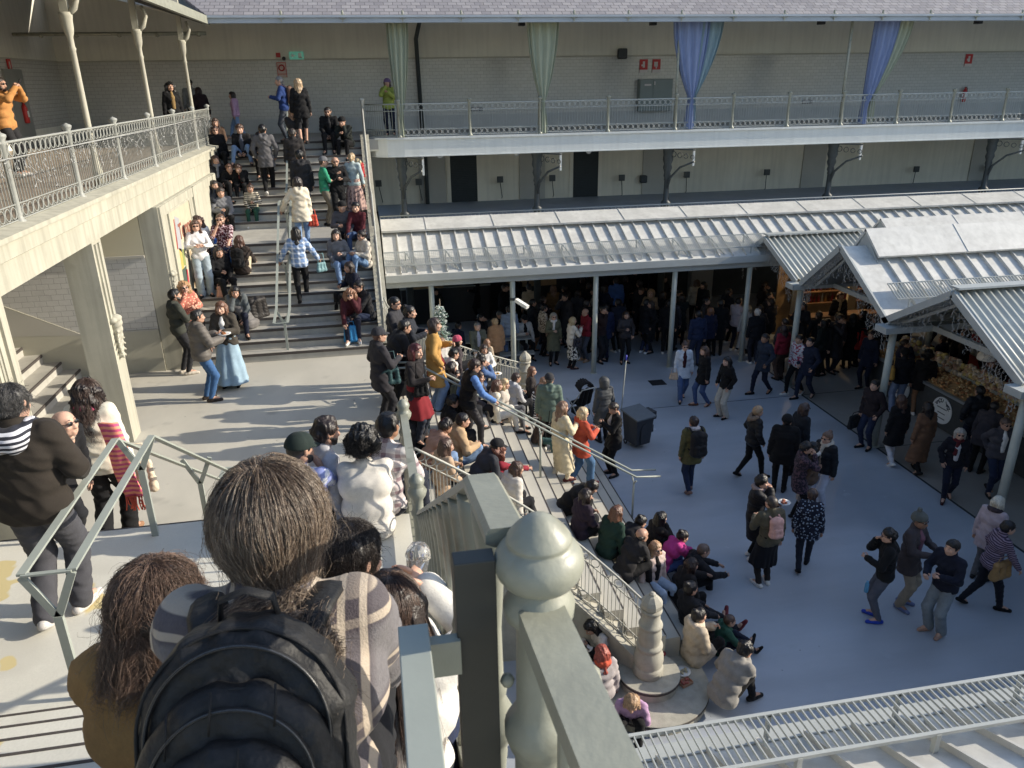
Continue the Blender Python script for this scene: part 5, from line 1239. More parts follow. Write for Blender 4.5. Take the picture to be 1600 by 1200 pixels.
a = p(FS(552, 508), -92, 'person with curly ginger hair in burgundy, holding a blue bag', g1, pose='sit', fem=True, hair='curly', hc=(165, 105, 60), glasses='sun', top=(84, 30, 40), bot=NV, h=1.66, arms=('face', 'knee'), lean=.35, shoe=WS, skin='pale')
handbag(wpt(a[0], V3(.05, .42, -.12)), (40, 140, 200), 'bright blue carrier bag dangling before the ginger-haired sitter', .28, .34, .10, 0, .12, 'carrier_bag')
p(FS(577, 500), 200, 'person in a black jacket leaning towards the ginger-haired sitter', g1, pose='sit', hair='short', hc=(34, 28, 26), glasses='clear', top=(42, 42, 46), bot=DJ, h=1.78, arms=('knee', 'knee'), lean=.2, drop=.36, twist=.3, shoe=(190, 160, 90))
# ---- left cluster on the far stairs
p(FS(338, 250), -75, 'person in sunglasses and black coat sitting highest by the left wall', g1, pose='sit', fem=True, hair='bob', hc=(70, 40, 32), glasses='sun', top=BK, bot=BK, h=1.66, skin='pale')
p(FS(373, 252), -90, 'young person in ripped blue jeans sitting with knees wide apart', g1, pose='sit', hair='messy', hc=(95, 62, 40), top=(36, 36, 40), inner=(95, 98, 110), bot=LJ, h=1.72, spread=.12, drop=.18, arms=('lap', 'lap'), hunch=.2, skin='pale')
p(FS(340, 298), -60, 'person in a black coat and grey scarf sitting against the left wall', g1, pose='sit', fem=True, hair='long', hc=(80, 52, 38), top=BK, scarf=(110, 112, 118), bot=BK, h=1.68, arms=('lap', 'fwd'), tlen='thigh', puff=1)
p(FS(366, 292), -80, 'child in black looking down at their hands, left of another child', g1, pose='sit', hair='messy', hc=(110, 66, 40), top=BK, bot=BK, h=1.42, lean=.3, hunch=.3, arms=('lap', 'hold'), shoe=WS, drop=.3)
p(FS(387, 290), -100, 'child in black with head resting on one hand', g1, pose='sit', hair='messy', hc=(90, 55, 36), top=BK, inner=(110, 30, 35), bot=BK, h=1.42, lean=.35, hunch=.3, arms=('face', 'lap'), shoe=BK, drop=.3)
p(FS(398, 330), -90, 'child in green trousers and sleeved brown top sitting alone mid-step', g1, pose='sit', fem=True, hair='bun', hc=(70, 45, 32), top=(70, 66, 60), tpat='stripes', tc2=(200, 190, 170), tt=.012, bot=(30, 76, 62), h=1.40, arms=('hold', 'lap'), shoe=WS, drop=.34, hunch=.2)
p(FS(334, 335), -50, 'person in a dark blue jacket with hand on chin by the left wall', g1, pose='sit', hair='short', hc=(45, 34, 28), top=(52, 56, 66), bot=(90, 86, 76), h=1.76, arms=('lap', 'face'), lean=.3, beard=(60, 48, 40))
p(FS(352, 400), -95, 'person in sunglasses and a burgundy printed sleeveless shirt drinking', g1, pose='sit', hair='buzz', hc=(110, 75, 50), glasses='sun', top=(92, 30, 44), tpat='print', tc2=(190, 170, 175), tt=.010, sleeve=.12, bot=DJ, h=1.80, arms=('knee', 'face'), skin='pale', shoe=(150, 30, 35), beard=(120, 85, 60))
p(FS(312, 405), -60, 'person with a curly brown bob behind the white-topped standing person', g1, pose='sit', fem=True, hair='curly', hc=(75, 45, 36), top=WH, bot=BK, h=1.74, arms=('lap', 'lap'))
p(FS(324, 462), -75, 'person in a tight white top, sunglasses and pale flared jeans standing', g2, fem=True, hair='long', hc=(100, 66, 46), glasses='sun', top=(238, 228, 228), tt=.008, bot=(150, 165, 175), bwide=.035, h=1.70, arms=('hold', 'hold'), shoe=BK, skin='pale')
a = p(FS(378, 432), 78, 'person in beige trousers sitting with back turned and a black backpack', g1, pose='sit', fem=True, hair='long', hc=(96, 60, 44), top=(60, 50, 46), bot=(205, 190, 160), h=1.66, drop=-.1, arms=('knee', 'knee'))
backpack(a, BK, 'black backpack on the sitter in beige trousers', .95)
p(FS(372, 500), -80, 'person with black hair and grey jacket holding a hand to the mouth', g1, pose='sit', fem=True, hair='long', hc=(18, 16, 18), top=(92, 98, 100), bot=NV, h=1.68, lean=.35, hunch=.2, arms=('lap', 'face'))
a = p(FS(393, 512), 150, 'person in a grey quilted jacket bent over behind the skirt wearer', g1, pose='sit', hair='short', hc=(50, 36, 30), top=(112, 108, 106), puff=1, bot=DK, h=1.76, lean=.5, arms=('knee', 'knee'), drop=.18)
handbag(FS(403, 498)+V3(0, 0, .2), (52, 48, 46), 'dark rucksack resting on the step beside the hand-to-mouth sitter', .38, .40, .06, 40, .22, 'rucksack')
handbag(FS(347, 380)+V3(0, 0, .16), (30, 90, 180), 'blue crumpled bag above the burgundy-shirted sitter', .36, .28, .05, 0, .2, 'carrier_bag')
handbag(FS(348, 415)+V3(0, -.1, .14), (35, 130, 205), 'light blue plastic bag between the feet of the burgundy-shirted sitter', .34, .26, .05, 20, .2, 'carrier_bag')
handbag(FS(343, 468)+V3(0, 0, .12), (190, 140, 115), 'small tan paper bag on the step beside the standing white top', .16, .24, .05, 0, .1, 'paper_bag')
for (px, py, f_, lb_, kw) in ((352, 345, -70, 'person in a grey jumper and black trousers between the left wall and the green-trousered child', dict(hair='messy', hc=(60, 44, 36), top=(120, 120, 124))), (405, 262, -85, 'person in a dark padded jacket sitting just left of the upper handrail', dict(hair='short', hc=(40, 30, 28), top=BK, puff=1)), (350, 232, -80, 'person in a brown coat sitting near the top left corner of the stairs', dict(fem=True, hair='long', hc=(80, 54, 42), top=(90, 68, 52))),
    (540, 372, -95, 'person in a black beanie and grey coat sitting left of the burgundy jumper', dict(hair='short', hat='beanie', top=(84, 84, 90))), (558, 468, 205, 'person in a navy coat sitting above the ginger-haired sitter', dict(fem=True, hair='bob', hc=(50, 36, 30), top=NV)), (350, 440, -60, 'person in a black coat sitting behind the standing white top', dict(fem=True, hair='long', hc=(40, 28, 26), top=BK))):
    p(FS(px, py), f_, lb_, g1, pose='sit', bot=BK, h=1.7, hunch=.2, arms=('lap', 'hold'), **kw)
# ---- landing
p(G(291, 584, ZL), 30, 'bearded person in a dark green hoodie facing the wall edge of the stairs', g6, hair='short', hc=(26, 24, 24), top=(64, 66, 58), bot=(52, 52, 56), h=1.76, hood=True, arms=('pocket', 'hold'), beard=(30, 26, 24), shoe=(200, 190, 175))
p(FS(304, 560), -60, 'person with wavy blond hair, sunglasses and floral scarf by the green hoodie', g1, pose='stand', fem=True, hair='curly', hc=(196, 140, 70), glasses='sun', top=(190, 110, 90), tpat='floral', tc2=(240, 190, 160), bot=DK, h=1.62, arms=('hold', 'face'), skin='pale')
a = p(G(327, 626, ZL), 25, 'person in a grey puffer jacket and jeans seen from behind on the landing', g6, hair='short', hc=(40, 36, 36), top=(104, 98, 92), puff=1, tt=.035, bot=(58, 100, 150), h=1.74, hood=True, arms=('hold', 'plate'), shoe=(60, 50, 45), fat=1.08)
plate(wpt(a[0], a[1]['wrr']+V3(-.05, .10, .06)), 'plate of food held by the person in the grey puffer')
a = p(G(366, 602, ZL), -100, 'smiling person in a long pale blue denim skirt and dark fur jacket', g6, fem=True, hair='long', hc=(130, 82, 52), top=(70, 64, 56), tt=.03, bot=(140, 165, 180), skirt=((150, 178, 196), .80, .15), h=1.70, arms=('hold', 'fwd'), skin='pale', inner=WH, shoe=BK)
handbag(wpt(a[0], a[1]['pel']+V3(.26, .10, .10)), BK, 'black shoulder bag worn over the long denim skirt', .26, .2, .3, 20)
a = p(G(600, 668, ZL), 20, 'person in dark hood and sunglasses standing at the landing edge', g6, hair='messy', hc=(110, 62, 40), hat='cap', hatc=(60, 60, 66), glasses='sun', top=(58, 56, 62), bot=(44, 44, 50), h=1.76, arms=('pocket', 'hold'), shoe=BK, tlen='thigh')
handbag(wpt(a[0], a[1]['pel']+V3(.16, .12, .02)), (50, 82, 86), 'dark teal bag at the hip of the hooded person on the landing', .34, .26, .3, 10)
p(G(612, 640, ZL), 15, 'person in a black padded coat crouched over behind a black pushchair', g6, hair='short', hc=(30, 26, 24), top=(40, 40, 44), puff=1, bot=BK, h=1.72, lean=.5, arms=('fwd', 'fwd'), tlen='thigh')
p(G(622, 600, ZL), -20, 'person in sunglasses and shiny black jacket near the curved railing', g6, hair='short', hc=(24, 22, 22), glasses='sun', top=(60, 60, 66), bot=BK, h=1.74, arms=('hold', 'hold'))
p(G(645, 612, ZL), -10, 'person in a navy anorak with tied hair turned towards the pushchair', g6, fem=True, hair='bun', hc=(34, 28, 26), top=(44, 48, 58), bot=DK, h=1.68, hood=True, arms=('hold', 'hold'))
a = p(G(655, 692, ZL), -35, 'person with dark red hair, black jumper and a red garment round the waist', g6, fem=True, hair='bob', hc=(92, 22, 26), top=(44, 40, 42), tt=.014, bot=(48, 56, 72), skirt=((130, 24, 34), .42, .05), h=1.70, arms=('swing', 'hold'), shoe=BK)
handbag(wpt(a[0], a[1]['pel']+V3(.12, .18, .10)), BK, 'small black crossbody bag on the red-haired person', .24, .2, .35, 10)
p(G(682, 640, ZL), 0, 'person in a long mustard coat and jeans standing behind the red-haired person', g6, fem=True, hair='bob', hc=(70, 52, 44), top=(186, 140, 62), tlen='knee', bot=LJ, h=1.70, arms=('hold', 'pocket'), bwide=.03)
# pushchair on the landing
def pushchair(pt, rz, label, hood=True, col=BK):
    e = empty('pushchair', tuple(pt), R(rz), label, 'pushchair'); f = MB()
    for sx in (-.22, .22):
        f.tube([(sx, .30, .08), (sx, -.05, .52), (sx, -.42, 1.0)], .014, 6); f.tube([(sx, -.36, .08), (sx, .05, .50)], .014, 6); f.tube([(sx, .05, .5), (sx, .28, .55)], .012, 6)
    f.tube([(-.22, -.42, 1.0), (.22, -.42, 1.0)], .016, 6); f.build('frame', canopyst, e)
    for sx in (-.24, .24):
        for y in (.30, -.36): q = MB(); q.ring((sx, y, .08), .065, .016, (1, 0, 0), 14, 6); q.lathe([(.02, -.02), (.02, .02)], (sx, y, .08), 6); q.build('wheel', black, e)
    V, F = solid([(-.15, .12, .46, .15, .12, .46, .06, .06), (-.15, -.16, .52, .15, -.16, .52, .06, .06), (-.14, -.2, .55, -.13, -.34, .95, .06, .05), (.14, -.2, .55, .13, -.34, .95, .06, .05), (0, -.2, .55, 0, -.34, .95, .07, .06), (0, .12, .46, 0, -.16, .5, .07, .07)], .02, .03); mesh_np('seat', V, [F], cloth(col), None, True, e)
    if hood:
        V, F = solid([(-.2*math.cos(t), -.30+.0*t+.05*math.sin(t), .95+.14*math.sin(t), -.2*math.cos(t+.3), -.1+.05*math.sin(t), .98+.16*math.sin(t+.3), .04, .03) for t in np.linspace(0, pi, 9)], .02, .03); mesh_np('hood', V, [F], cloth(col), None, True, e)
    q = MB(); q.box(-.16, .16, -.25, .15, .18, .32); q.build('basket', black, e)
    return e
pushchair(G(630, 625, ZL), 10, 'black pushchair among the people at the landing edge', False)
# ---- upper half of the courtyard steps
def sit(px, py, face, label, **k): return p(CS(px, py), face, label, g4, pose='sit', **k)
sit(700, 608, 20, 'person in a cream jumper with short dark hair sitting with back turned', hair='short', hc=(28, 22, 20), top=(222, 214, 200), bot=DK, h=1.74, hunch=.3)
sit(690, 585, -60, 'person with fair hair turned to the camera among the step sitters', fem=True, hair='long', hc=(165, 115, 75), top=(190, 185, 180), bot=DK, h=1.66, skin='pale')
sit(715, 580, 10, 'person in a pink knitted hat on the steps by the curved railing', hair='bob', hat='beanie', hatc=(190, 70, 100), top=(70, 62, 66), bot=DK, h=1.62, fem=True)
sit(729, 606, 20, 'person in sunglasses and dark grey top eating on the upper steps', fem=True, hair='bun', hc=(24, 20, 20), glasses='sun', top=(66, 60, 62), bot=BK, h=1.70, lean=.4, hunch=.3, arms=('face', 'hold'))
sit(712, 632, -50, 'child in a pink and red jacket sitting on the upper steps', fem=True, hair='long', hc=(50, 32, 28), top=(215, 120, 130), bot=DK, h=1.42, arms=('hold', 'hold'))
sit(690, 630, 30, 'person with dark brown hair and white trousers on the top steps', fem=True, hair='bob', hc=(42, 28, 26), top=(40, 38, 42), bot=(215, 210, 205), h=1.66, lean=.4)
a = p(CS(735, 702), 8, 'person in a black gilet and blue sleeves walking down the steps', g4, pose='walk', stride=.2, hair='short', hc=(60, 42, 34), top=(88, 132, 196), tt=.018, bot=(52, 50, 54), h=1.72, arms=('swing', 'rail'), lean=.12, hunch=.1, head=(0, .3, 0))
V, F = solid(torso(a[1], 1., .036, False), .017, .024, disp=quilt(.012, .06, 1), cut=lambda D, X, Y, Z: np.maximum(D, .84-Z)); mesh_np('gilet', V, [F], cloth(BK, None, .5), None, True, a[0])
handbag(wpt(a[0], a[1]['wrl']+V3(0, .05, -.22)), (42, 44, 50), 'dark grey bag carried by the person in the black gilet', .26, .3, .1, 0)
sit(771, 655, 5, 'person in a thick cream cable jumper with brown hair, back turned', fem=True, hair='long', hc=(110, 74, 52), top=(232, 222, 198), bot=(222, 214, 200), h=1.68, tt=.03, hunch=.15)
sit(786, 650, -20, 'person with long blond hair beside the cream cable jumper', fem=True, hair='long', hc=(214, 180, 120), top=(190, 180, 168), bot=GY, h=1.66)
a = sit(752, 615, 15, 'person in a blue top holding a plate under the curved railing', hair='short', hc=(40, 30, 26), top=(80, 110, 160), bot=DK, h=1.68, arms=('plate', 'face')); plate(wpt(a[0], a[1]['wrl']+V3(.05, .1, .05)), 'paper plate of food on the upper courtyard steps', (200, 150, 60))
sit(648, 708, -60, 'person with long straight dark hair sitting by the half-landing post', fem=True, hair='long', hc=(30, 22, 22), top=(60, 56, 58), bot=DK, h=1.64, head=(0, .3, 0), skin='tan')
sit(668, 735, 30, 'person with curly dark hair resting head on hand behind the near railing', hair='messy', hc=(38, 28, 24), top=(170, 130, 110), sleeve=.5, tt=.01, bot=LJ, h=1.70, lean=.4, hunch=.3, arms=('knee', 'face'), skin='tan')
sit(712, 725, 5, 'person in a beige fleece hoodie sitting with arms folded', hair='short', hc=(28, 24, 24), top=(190, 158, 118), tt=.034, hood=True, bot=LJ, h=1.76, arms=('fold', 'hold'), hunch=.25)
sit(742, 760, 10, 'person in a black cap and white-lined jacket behind the near railing', hair='short', hat='cap', hatc=(38, 38, 42), top=(60, 62, 70), bot=(60, 84, 140), h=1.74, lean=.4, hunch=.3, arms=('fwd', 'hold'), inner=WH, skin='pale')
sit(768, 772, 20, 'person with curly ginger hair in a crimson jumper holding a glass', fem=True, hair='curly', hc=(150, 82, 52), top=(150, 30, 50), bot=(150, 140, 135), h=1.66, arms=('lap', 'out'), lean=.2, tt=.014)
sit(792, 800, 20, 'person in a shaggy cream coat partly hidden by the big newel', fem=True, hair='long', hc=(90, 60, 46), top=(214, 206, 194), tt=.035, bot=DK, h=1.66, lean=.35)
for (px, py, f_, lb_, kw) in ((742, 640, -30, 'person with brown hair and a grey scarf packed among the upper step sitters', dict(fem=True, hair='long', hc=(80, 54, 42), top=(70, 66, 70), scarf=(150, 150, 155))), (716, 655, 30, 'person in a dark green padded jacket sitting below the pink child', dict(hair='short', hc=(36, 28, 26), top=(44, 60, 54), puff=1)), (755, 588, -80, 'person in a white blouse by the foot of the curved railing', dict(fem=True, hair='bob', hc=(60, 42, 36), top=(222, 218, 214), tt=.014)),
    (700, 690, 10, 'person in a black quilted jacket sitting left of the black gilet', dict(hair='messy', hc=(34, 26, 24), top=BK, puff=1)), (678, 600, -40, 'person in a red jumper partly hidden by the mustard coat', dict(fem=True, hair='bun', hc=(40, 28, 26), top=(130, 34, 44), tt=.014)), (800, 640, 20, 'person in a pale grey hoodie near the bottom of the curved railing', dict(hair='short', hc=(70, 50, 40), top=(180, 180, 184), hood=True)),
    (690, 770, 25, 'person in a tan knit and jeans directly behind the near railing', dict(fem=True, hair='long', hc=(96, 66, 50), top=(190, 160, 130))), (905, 838, 20, 'person in a dark purple coat on the lower steps behind the big newel', dict(fem=True, hair='bob', hc=(46, 32, 30), top=(56, 44, 60)))):
    sit(px, py, f_, lb_, bot=kw.pop('bot', DK), h=1.68, hunch=.2, arms=('hold', 'lap'), **kw)
# lower courtyard steps, far side
sit(829, 622, -10, 'person with reddish hair and dark jacket just past the far stone newel', fem=True, hair='long', hc=(120, 76, 50), top=(60, 54, 54), bot=BK, h=1.62)
sit(848, 640, 5, 'person with fair brown hair in a beige jacket near the far stone newel', fem=True, hair='long', hc=(150, 108, 76), top=(205, 180, 150), bot=GY, h=1.66)
sit(836, 655, 25, 'person in a black and white striped jumper, back turned', fem=True, hair='long', hc=(110, 74, 54), top=(24, 22, 24), tpat='stripes', tc2=(230, 225, 220), tt=.014, bot=BK, h=1.66, lean=.2)
sit(838, 690, -20, 'child with a brown ponytail sitting below the striped jumper', fem=True, hair='bob', hc=(110, 72, 54), top=(74, 60, 54), bot=(60, 96, 96), h=1.40, lean=.3)
p(CS(858, 702), 75, 'person in a flat cap and quilted green coat standing on the steps', g4, hair='grey', hat='cap', hatc=(60, 60, 64), top=(96, 116, 104), puff=1, tlen='thigh', bot=BK, h=1.72, hood=True, shoe=WS)
pushchair(G(905, 655, 0), 20, 'empty black pushchair at the foot of the courtyard steps', True)
a = p(CS(875, 752), 20, 'person in a long pale trench coat descending the courtyard steps', g4, pose='walk', stride=.12, fem=True, hair='long', hc=(150, 108, 76), top=(222, 206, 168), tlen='long', bot=(215, 200, 170), h=1.70, arms=('down', 'hold'), shoe=(90, 30, 30))
handbag(wpt(a[0], a[1]['pel']+V3(-.26, 0, .1)), BK, 'black shoulder bag beside the pale trench coat', .28, .24, .3, 0)
p(CS(908, 757), 15, 'person with a blond bob in an orange-red jacket and jeans', g4, pose='walk', stride=.2, fem=True, hair='bob', hc=(214, 184, 128), top=(190, 74, 44), bot=(72, 110, 150), bwide=.03, tlen='thigh', h=1.68, arms=('hold', 'hold'), hood=True, shoe=(110, 30, 34))
p(G(942, 690, 0), 100, 'person in a long dark grey coat and dark headscarf by the cart', g3, fem=True, hair=None, hat='hood', top=(76, 78, 80), tlen='knee', bot=BK, h=1.66, puff=1)
a = p(G(958, 742, 0), 190, 'person in a black jacket looking down at a phone by the cart', g3, hair='short', hc=(60, 46, 38), top=BK, inner=(200, 180, 165), bot=BK, h=1.76, arms=('phone', 'hold'), head=(0, .35, 0), tlen='thigh'); phone(a, 'dark phone in the hands of the person by the cart')
a = sit(880, 800, -10, 'person with long black hair crouched over a phone on the lower steps', fem=True, hair='long', hc=(26, 20, 20), top=BK, bot=BK, h=1.70, lean=.6, hunch=.4, arms=('phone', 'phone'), puff=1, head=(0, .3, 0)); phone(a, 'dark phone held by the black-haired person on the lower steps')
# lower courtyard steps, near side by the stone newel
sit(948, 868, 30, 'person with brown hair in a dark green jacket on the lower steps', fem=True, hair='long', hc=(120, 74, 46), top=(36, 66, 56), bot=BK, h=1.70, lean=.3)
sit(970, 868, 20, 'person with tied black hair bent forward beside the green jacket', fem=True, hair='bun', hc=(26, 22, 22), top=(46, 44, 46), bot=BK, h=1.62, lean=.6, hunch=.3)
a = sit(972, 905, 25, 'bald person in a dark jacket eating from a plate on the steps', hair='bald', hc=(90, 75, 65), top=(48, 46, 48), bot=BK, h=1.78, lean=.45, arms=('plate', 'face'), skin='mid', hunch=.2); plate(wpt(a[0], a[1]['wrl']+V3(.06, .12, .06)), 'white plate held by the bald person on the lower steps')
sit(1012, 868, 10, 'person with long black hair and black fleece raising a hand to the face', fem=True, hair='long', hc=(30, 24, 22), top=(46, 40, 38), bot=BK, h=1.70, lean=.3, arms=('lap', 'face'), skin='pale')
sit(1036, 890, 5, 'person in a vivid pink jacket sitting back turned on the bottom step', fem=True, hair='bun', hc=(38, 26, 24), top=(205, 50, 140), bot=(66, 88, 140), h=1.64, lean=.4, hunch=.3, arms=('out', 'face'))
sit(1018, 915, -70, 'person with blond hair and sunglasses in a pale pink coat', fem=True, hair='long', hc=(205, 150, 90), glasses='sun', top=(214, 190, 180), bot=(170, 190, 215), h=1.66, skin='pale', inner=BK)
sit(1064, 918, 0, 'bald person in a black hooded jacket reaching both arms forward', hair='buzz', hc=(120, 95, 80), top=(42, 42, 46), hood=True, bot=BK, h=1.78, lean=.5, arms=('out', 'out'), skin='pale')
sit(1055, 945, 10, 'person with dark brown hair in a black coat pointing forward', fem=True, hair='bob', hc=(52, 32, 28), top=(36, 34, 36), bot=BK, h=1.68, lean=.35, arms=('out', 'lap'))
p(G(1075, 985, .18), 15, 'person with a hair clip lying back with dark legs stretched out', g4, pose='ground', fem=True, hair='bun', hc=(28, 22, 24), top=(34, 36, 44), bot=(30, 32, 42), h=1.74, lean=-.1, arms=('knee', 'knee'), drop=.2, legs=((.1, .78, -.10), (.18, .86, -.12)), shoe=(120, 40, 50))
a = p(G(1082, 1030, .18), 10, 'person in a cream coat and scarf holding a wine glass by the newel', g4, pose='sit', fem=True, hair='bun', hc=(30, 22, 22), top=(196, 180, 156), scarf=(225, 205, 180), bot=BK, h=1.70, tt=.036, arms=('glass', 'lap'), drop=.17, tlen='thigh', skin='mid')
p(G(1122, 1018, 0), -5, 'child in a green striped jacket sitting on the ground by the cream coat', g4, pose='ground', hair='buzz', hc=(90, 62, 48), top=(46, 92, 74), bot=NV, h=1.30, hunch=.3, arms=('knee', 'knee'), hood=True)
a = p(G(1128, 1095, .175), 25, 'person in a grey hooded jacket eating, seen from behind below the newel', g4, pose='sit', hair='messy', hc=(24, 22, 24), top=(150, 146, 140), hood=True, bot=BK, h=1.78, lean=.4, hunch=.25, arms=('hold', 'face'), drop=.17, tt=.034, fat=1.1)
a = p(G(948, 1025, .175), 200, 'person with black hair in a frilly white top looking at a phone', g4, pose='sit', fem=True, hair='long', hc=(20, 17, 18), top=(232, 224, 216), tt=.016, bot=BK, h=1.66, hunch=.3, lean=.25, arms=('phone', 'phone'), drop=.17, head=(0, .4, 0)); phone(a, 'lilac phone in the hands of the frilly white top')
p(G(940, 1090, .175), 100, 'person in a grey top with a bright orange scarf, half hidden by the rail', g4, pose='sit', fem=True, hair='long', hc=(190, 70, 40), top=(180, 172, 172), scarf=(214, 84, 50), bot=BK, h=1.64, drop=.17)
p(G(985, 1128, 0.0), 250, 'person with long honey-blond hair and lilac sleeves seen from above', g4, pose='sit', fem=True, hair='long', hc=(196, 150, 96), top=(190, 150, 190), tt=.012, bot=BK, h=1.66, lean=.3, hunch=.3, head=(0, .3, 0), drop=.17)
# ---- courtyard
a = p(G(1064, 624, 0), -100, 'person in a white jacket over a burgundy top walking with a beige handbag', g3, pose='walk', stride=.22, fem=True, hair='bun', hc=(80, 56, 46), glasses='clear', top=(205, 215, 228), inner=(70, 30, 38), bot=(74, 100, 146), bwide=.02, h=1.68, arms=('down', 'bag'), tlen='thigh', skin='pale')
handbag(wpt(a[0], a[1]['wrr']+V3(.05, .05, -.12)), (210, 180, 150), 'beige handbag of the person in the white jacket', .24, .18, .12, -20)
p(G(1096, 634, 0), 185, 'person with long brown hair in a black coat and blue jeans', g3, pose='walk', stride=.15, fem=True, hair='long', hc=(90, 60, 44), top=BK, tlen='thigh', bot=(66, 90, 136), h=1.70, hood=True, skin='pale', shoe=(110, 70, 50))
p(G(1130, 652, 0), 195, 'person in a black jacket and pale loose trousers', g3, fem=True, hair='long', hc=(28, 22, 22), top=BK, bot=(190, 184, 172), bwide=.03, h=1.68, hood=True, arms=('pocket', 'pocket'), skin='pale', shoe=BK)
a = p(G(1077, 768, 0), 92, 'person in an olive parka and grey hood walking away with a black rucksack', g3, pose='walk', stride=.12, hair='short', hc=(52, 32, 30), top=(92, 90, 56), tlen='thigh', bot=DJ, h=1.74, arms=('down', 'down'), scarf=(190, 185, 190), shoe=(130, 100, 90))
backpack(a, (30, 32, 38), 'black rucksack on the olive parka', 1.15)
p(G(1170, 745, 0), 0, 'person with blond hair and a fur-trimmed black parka walking right', g3, pose='walk', stride=.26, fem=True, hair='short', hc=(190, 150, 100), top=(32, 32, 36), fur=(150, 120, 90), bot=BK, h=1.70, arms=('pocket', 'pocket'), puff=1, shoe=BK, tlen='hip')
p(G(1216, 768, 0), 60, 'person in a black knit hat and bulky black coat, back turned', g3, hair='short', hat='beanie', top=BK, bot=BK, puff=1, tlen='thigh', h=1.76, fat=1.15, tt=.035)
p(G(1240, 745, 0), 10, 'person in glasses with brown hair behind the black knit hat', g3, hair='bob', fem=True, hc=(80, 56, 46), glasses='clear', top=(44, 46, 52), inner=WH, bot=BK, h=1.76)
p(G(1240, 812, 0), -20, 'person with dark hair in a patterned dark jacket talking in the group', g3, hair='messy', hc=(22, 20, 22), top=(52, 46, 58), tpat='print', tc2=(90, 70, 80), bot=BK, h=1.72, arms=('hold', 'face'), tlen='thigh')
p(G(1258, 808, 0), 130, 'person in a brown coat with a white collar inside the group', g3, fem=True, hair='long', hc=(24, 20, 22), top=(104, 82, 66), bot=(170, 160, 155), h=1.66, scarf=(225, 215, 205))
p(G(1278, 793, 0), 200, 'person in a black puffer and white trousers at the edge of the group', g3, fem=True, hair='bun', hc=(120, 84, 60), glasses='clear', top=(30, 34, 42), puff=1, bot=(205, 208, 225), bwide=.015, h=1.72, scarf=(200, 190, 175), skin='pale')
a = p(G(1172, 872, 0), -30, 'person in a long black puffer and grey scarf eating from a white tray', g3, hair='messy', fem=True, hc=(20, 18, 20), top=(26, 26, 32), puff=1, tlen='knee', bot=BK, h=1.72, scarf=(160, 140, 135), arms=('plate', 'face'), shoe=WS, tt=.035, skin='pale')
plate(wpt(a[0], a[1]['wrl']+V3(.05, .12, .06)), 'white paper tray of food held by the long black puffer', (200, 120, 90))
a = p(G(1192, 914, 0), 95, 'bald person in a khaki shirt and dark skirt with a pink backpack', g3, hair='buzz', hc=(70, 58, 50), top=(92, 88, 72), bot=(52, 46, 46), skirt=((26, 28, 36), .52, .06), h=1.74, arms=('hold', 'down'), shoe=WS, skin='pale')
backpack(a, (222, 170, 160), 'small pale pink backpack on the khaki shirt', .78)
p(G(1253, 888, 0), 60, 'person in dark floral coat and trousers walking with pointed shoes', g3, pose='walk', stride=.2, fem=True, hair='short', hc=(74, 52, 44), top=(36, 42, 62), tpat='floral', tc2=(150, 165, 185), tlen='thigh', bot=(40, 46, 62), h=1.60, shoe=BK)
a = p(G(1369, 968, 0), 150, 'person in a black hoodie and bright blue clogs drinking', g3, hair='messy', hc=(20, 18, 20), top=(28, 30, 34), bot=(92, 96, 110), h=1.70, arms=('hold', 'face'), glasses='clear', shoe=(30, 70, 190), hood=True, skin='pale')
q = MB(); q.lathe([(.03, 0), (.033, .02), (.033, .15), (.02, .18), (.02, .2)], (0, 0, 0), 10); b_ = q.build('water_bottle', mat('bottle_blue', (.10, .30, .50), .2)); b_.location = tuple(wpt(a[0], a[1]['wrl']+V3(-.16, -.04, -.52))); tag(b_, 'small blue water bottle hanging beside the black hoodie', 'bottle')
a = p(G(1405, 945, 0), -60, 'person in a grey bobble hat, purple shirt and brown cardigan with a plate', g3, hair='grey', hat='pombeanie', hatc=(96, 100, 96), hc=(120, 115, 110), top=(78, 70, 72), inner=(130, 88, 104), bot=(160, 148, 130), bwide=.02, h=1.78, arms=('plate', 'plate'), tlen='thigh', glasses='clear', shoe=(110, 125, 170), skin='tan')
plate(wpt(a[0], (a[1]['wrl']+a[1]['wrr'])/2+V3(0, .13, .04)), 'white plate of food in front of the bobble hat', (160, 100, 60))
p(G(1460, 988, 0), 195, 'person with a dark bowl haircut in a navy jumper and grey jeans', g3, hair='short', hc=(18, 17, 20), top=(30, 36, 56), bot=(128, 140, 150), bwide=.03, h=1.72, arms=('hold', 'plate'), shoe=(180, 140, 120), skin='pale', collar=1)
p(G(1528, 905, 0), 20, 'person with white hair in a lilac-grey coat near the right post', g3, fem=True, hair='bob', hc=(225, 215, 190), top=(186, 170, 178), tlen='thigh', bot=GY, h=1.64, scarf=(70, 60, 66))
a = p(G(1530, 948, 0), -15, 'person in a mauve striped jumper walking right with a tan bag', g3, pose='walk', stride=.28, fem=True, hair='short', hc=(22, 20, 24), top=(150, 130, 150), tpat='hstripes', tc2=(60, 50, 70), tt=.018, bot=(34, 36, 48), h=1.66, arms=('side', 'fwd'), lean=.15, skin='pale', shoe=BK)
handbag(wpt(a[0], a[1]['pel']+V3(.12, .12, -.06)), (170, 130, 75), 'tan paper bag carried by the mauve striped jumper', .36, .28, .1, 10, .14)
a = p(G(1352, 700, 0), -160, 'person in a dark brown jacket waiting with a black briefcase bag', g3, hair='short', hc=(50, 40, 36), top=(50, 40, 44), bot=DJ, h=1.74, arms=('pocket', 'bag'), skin='pale')
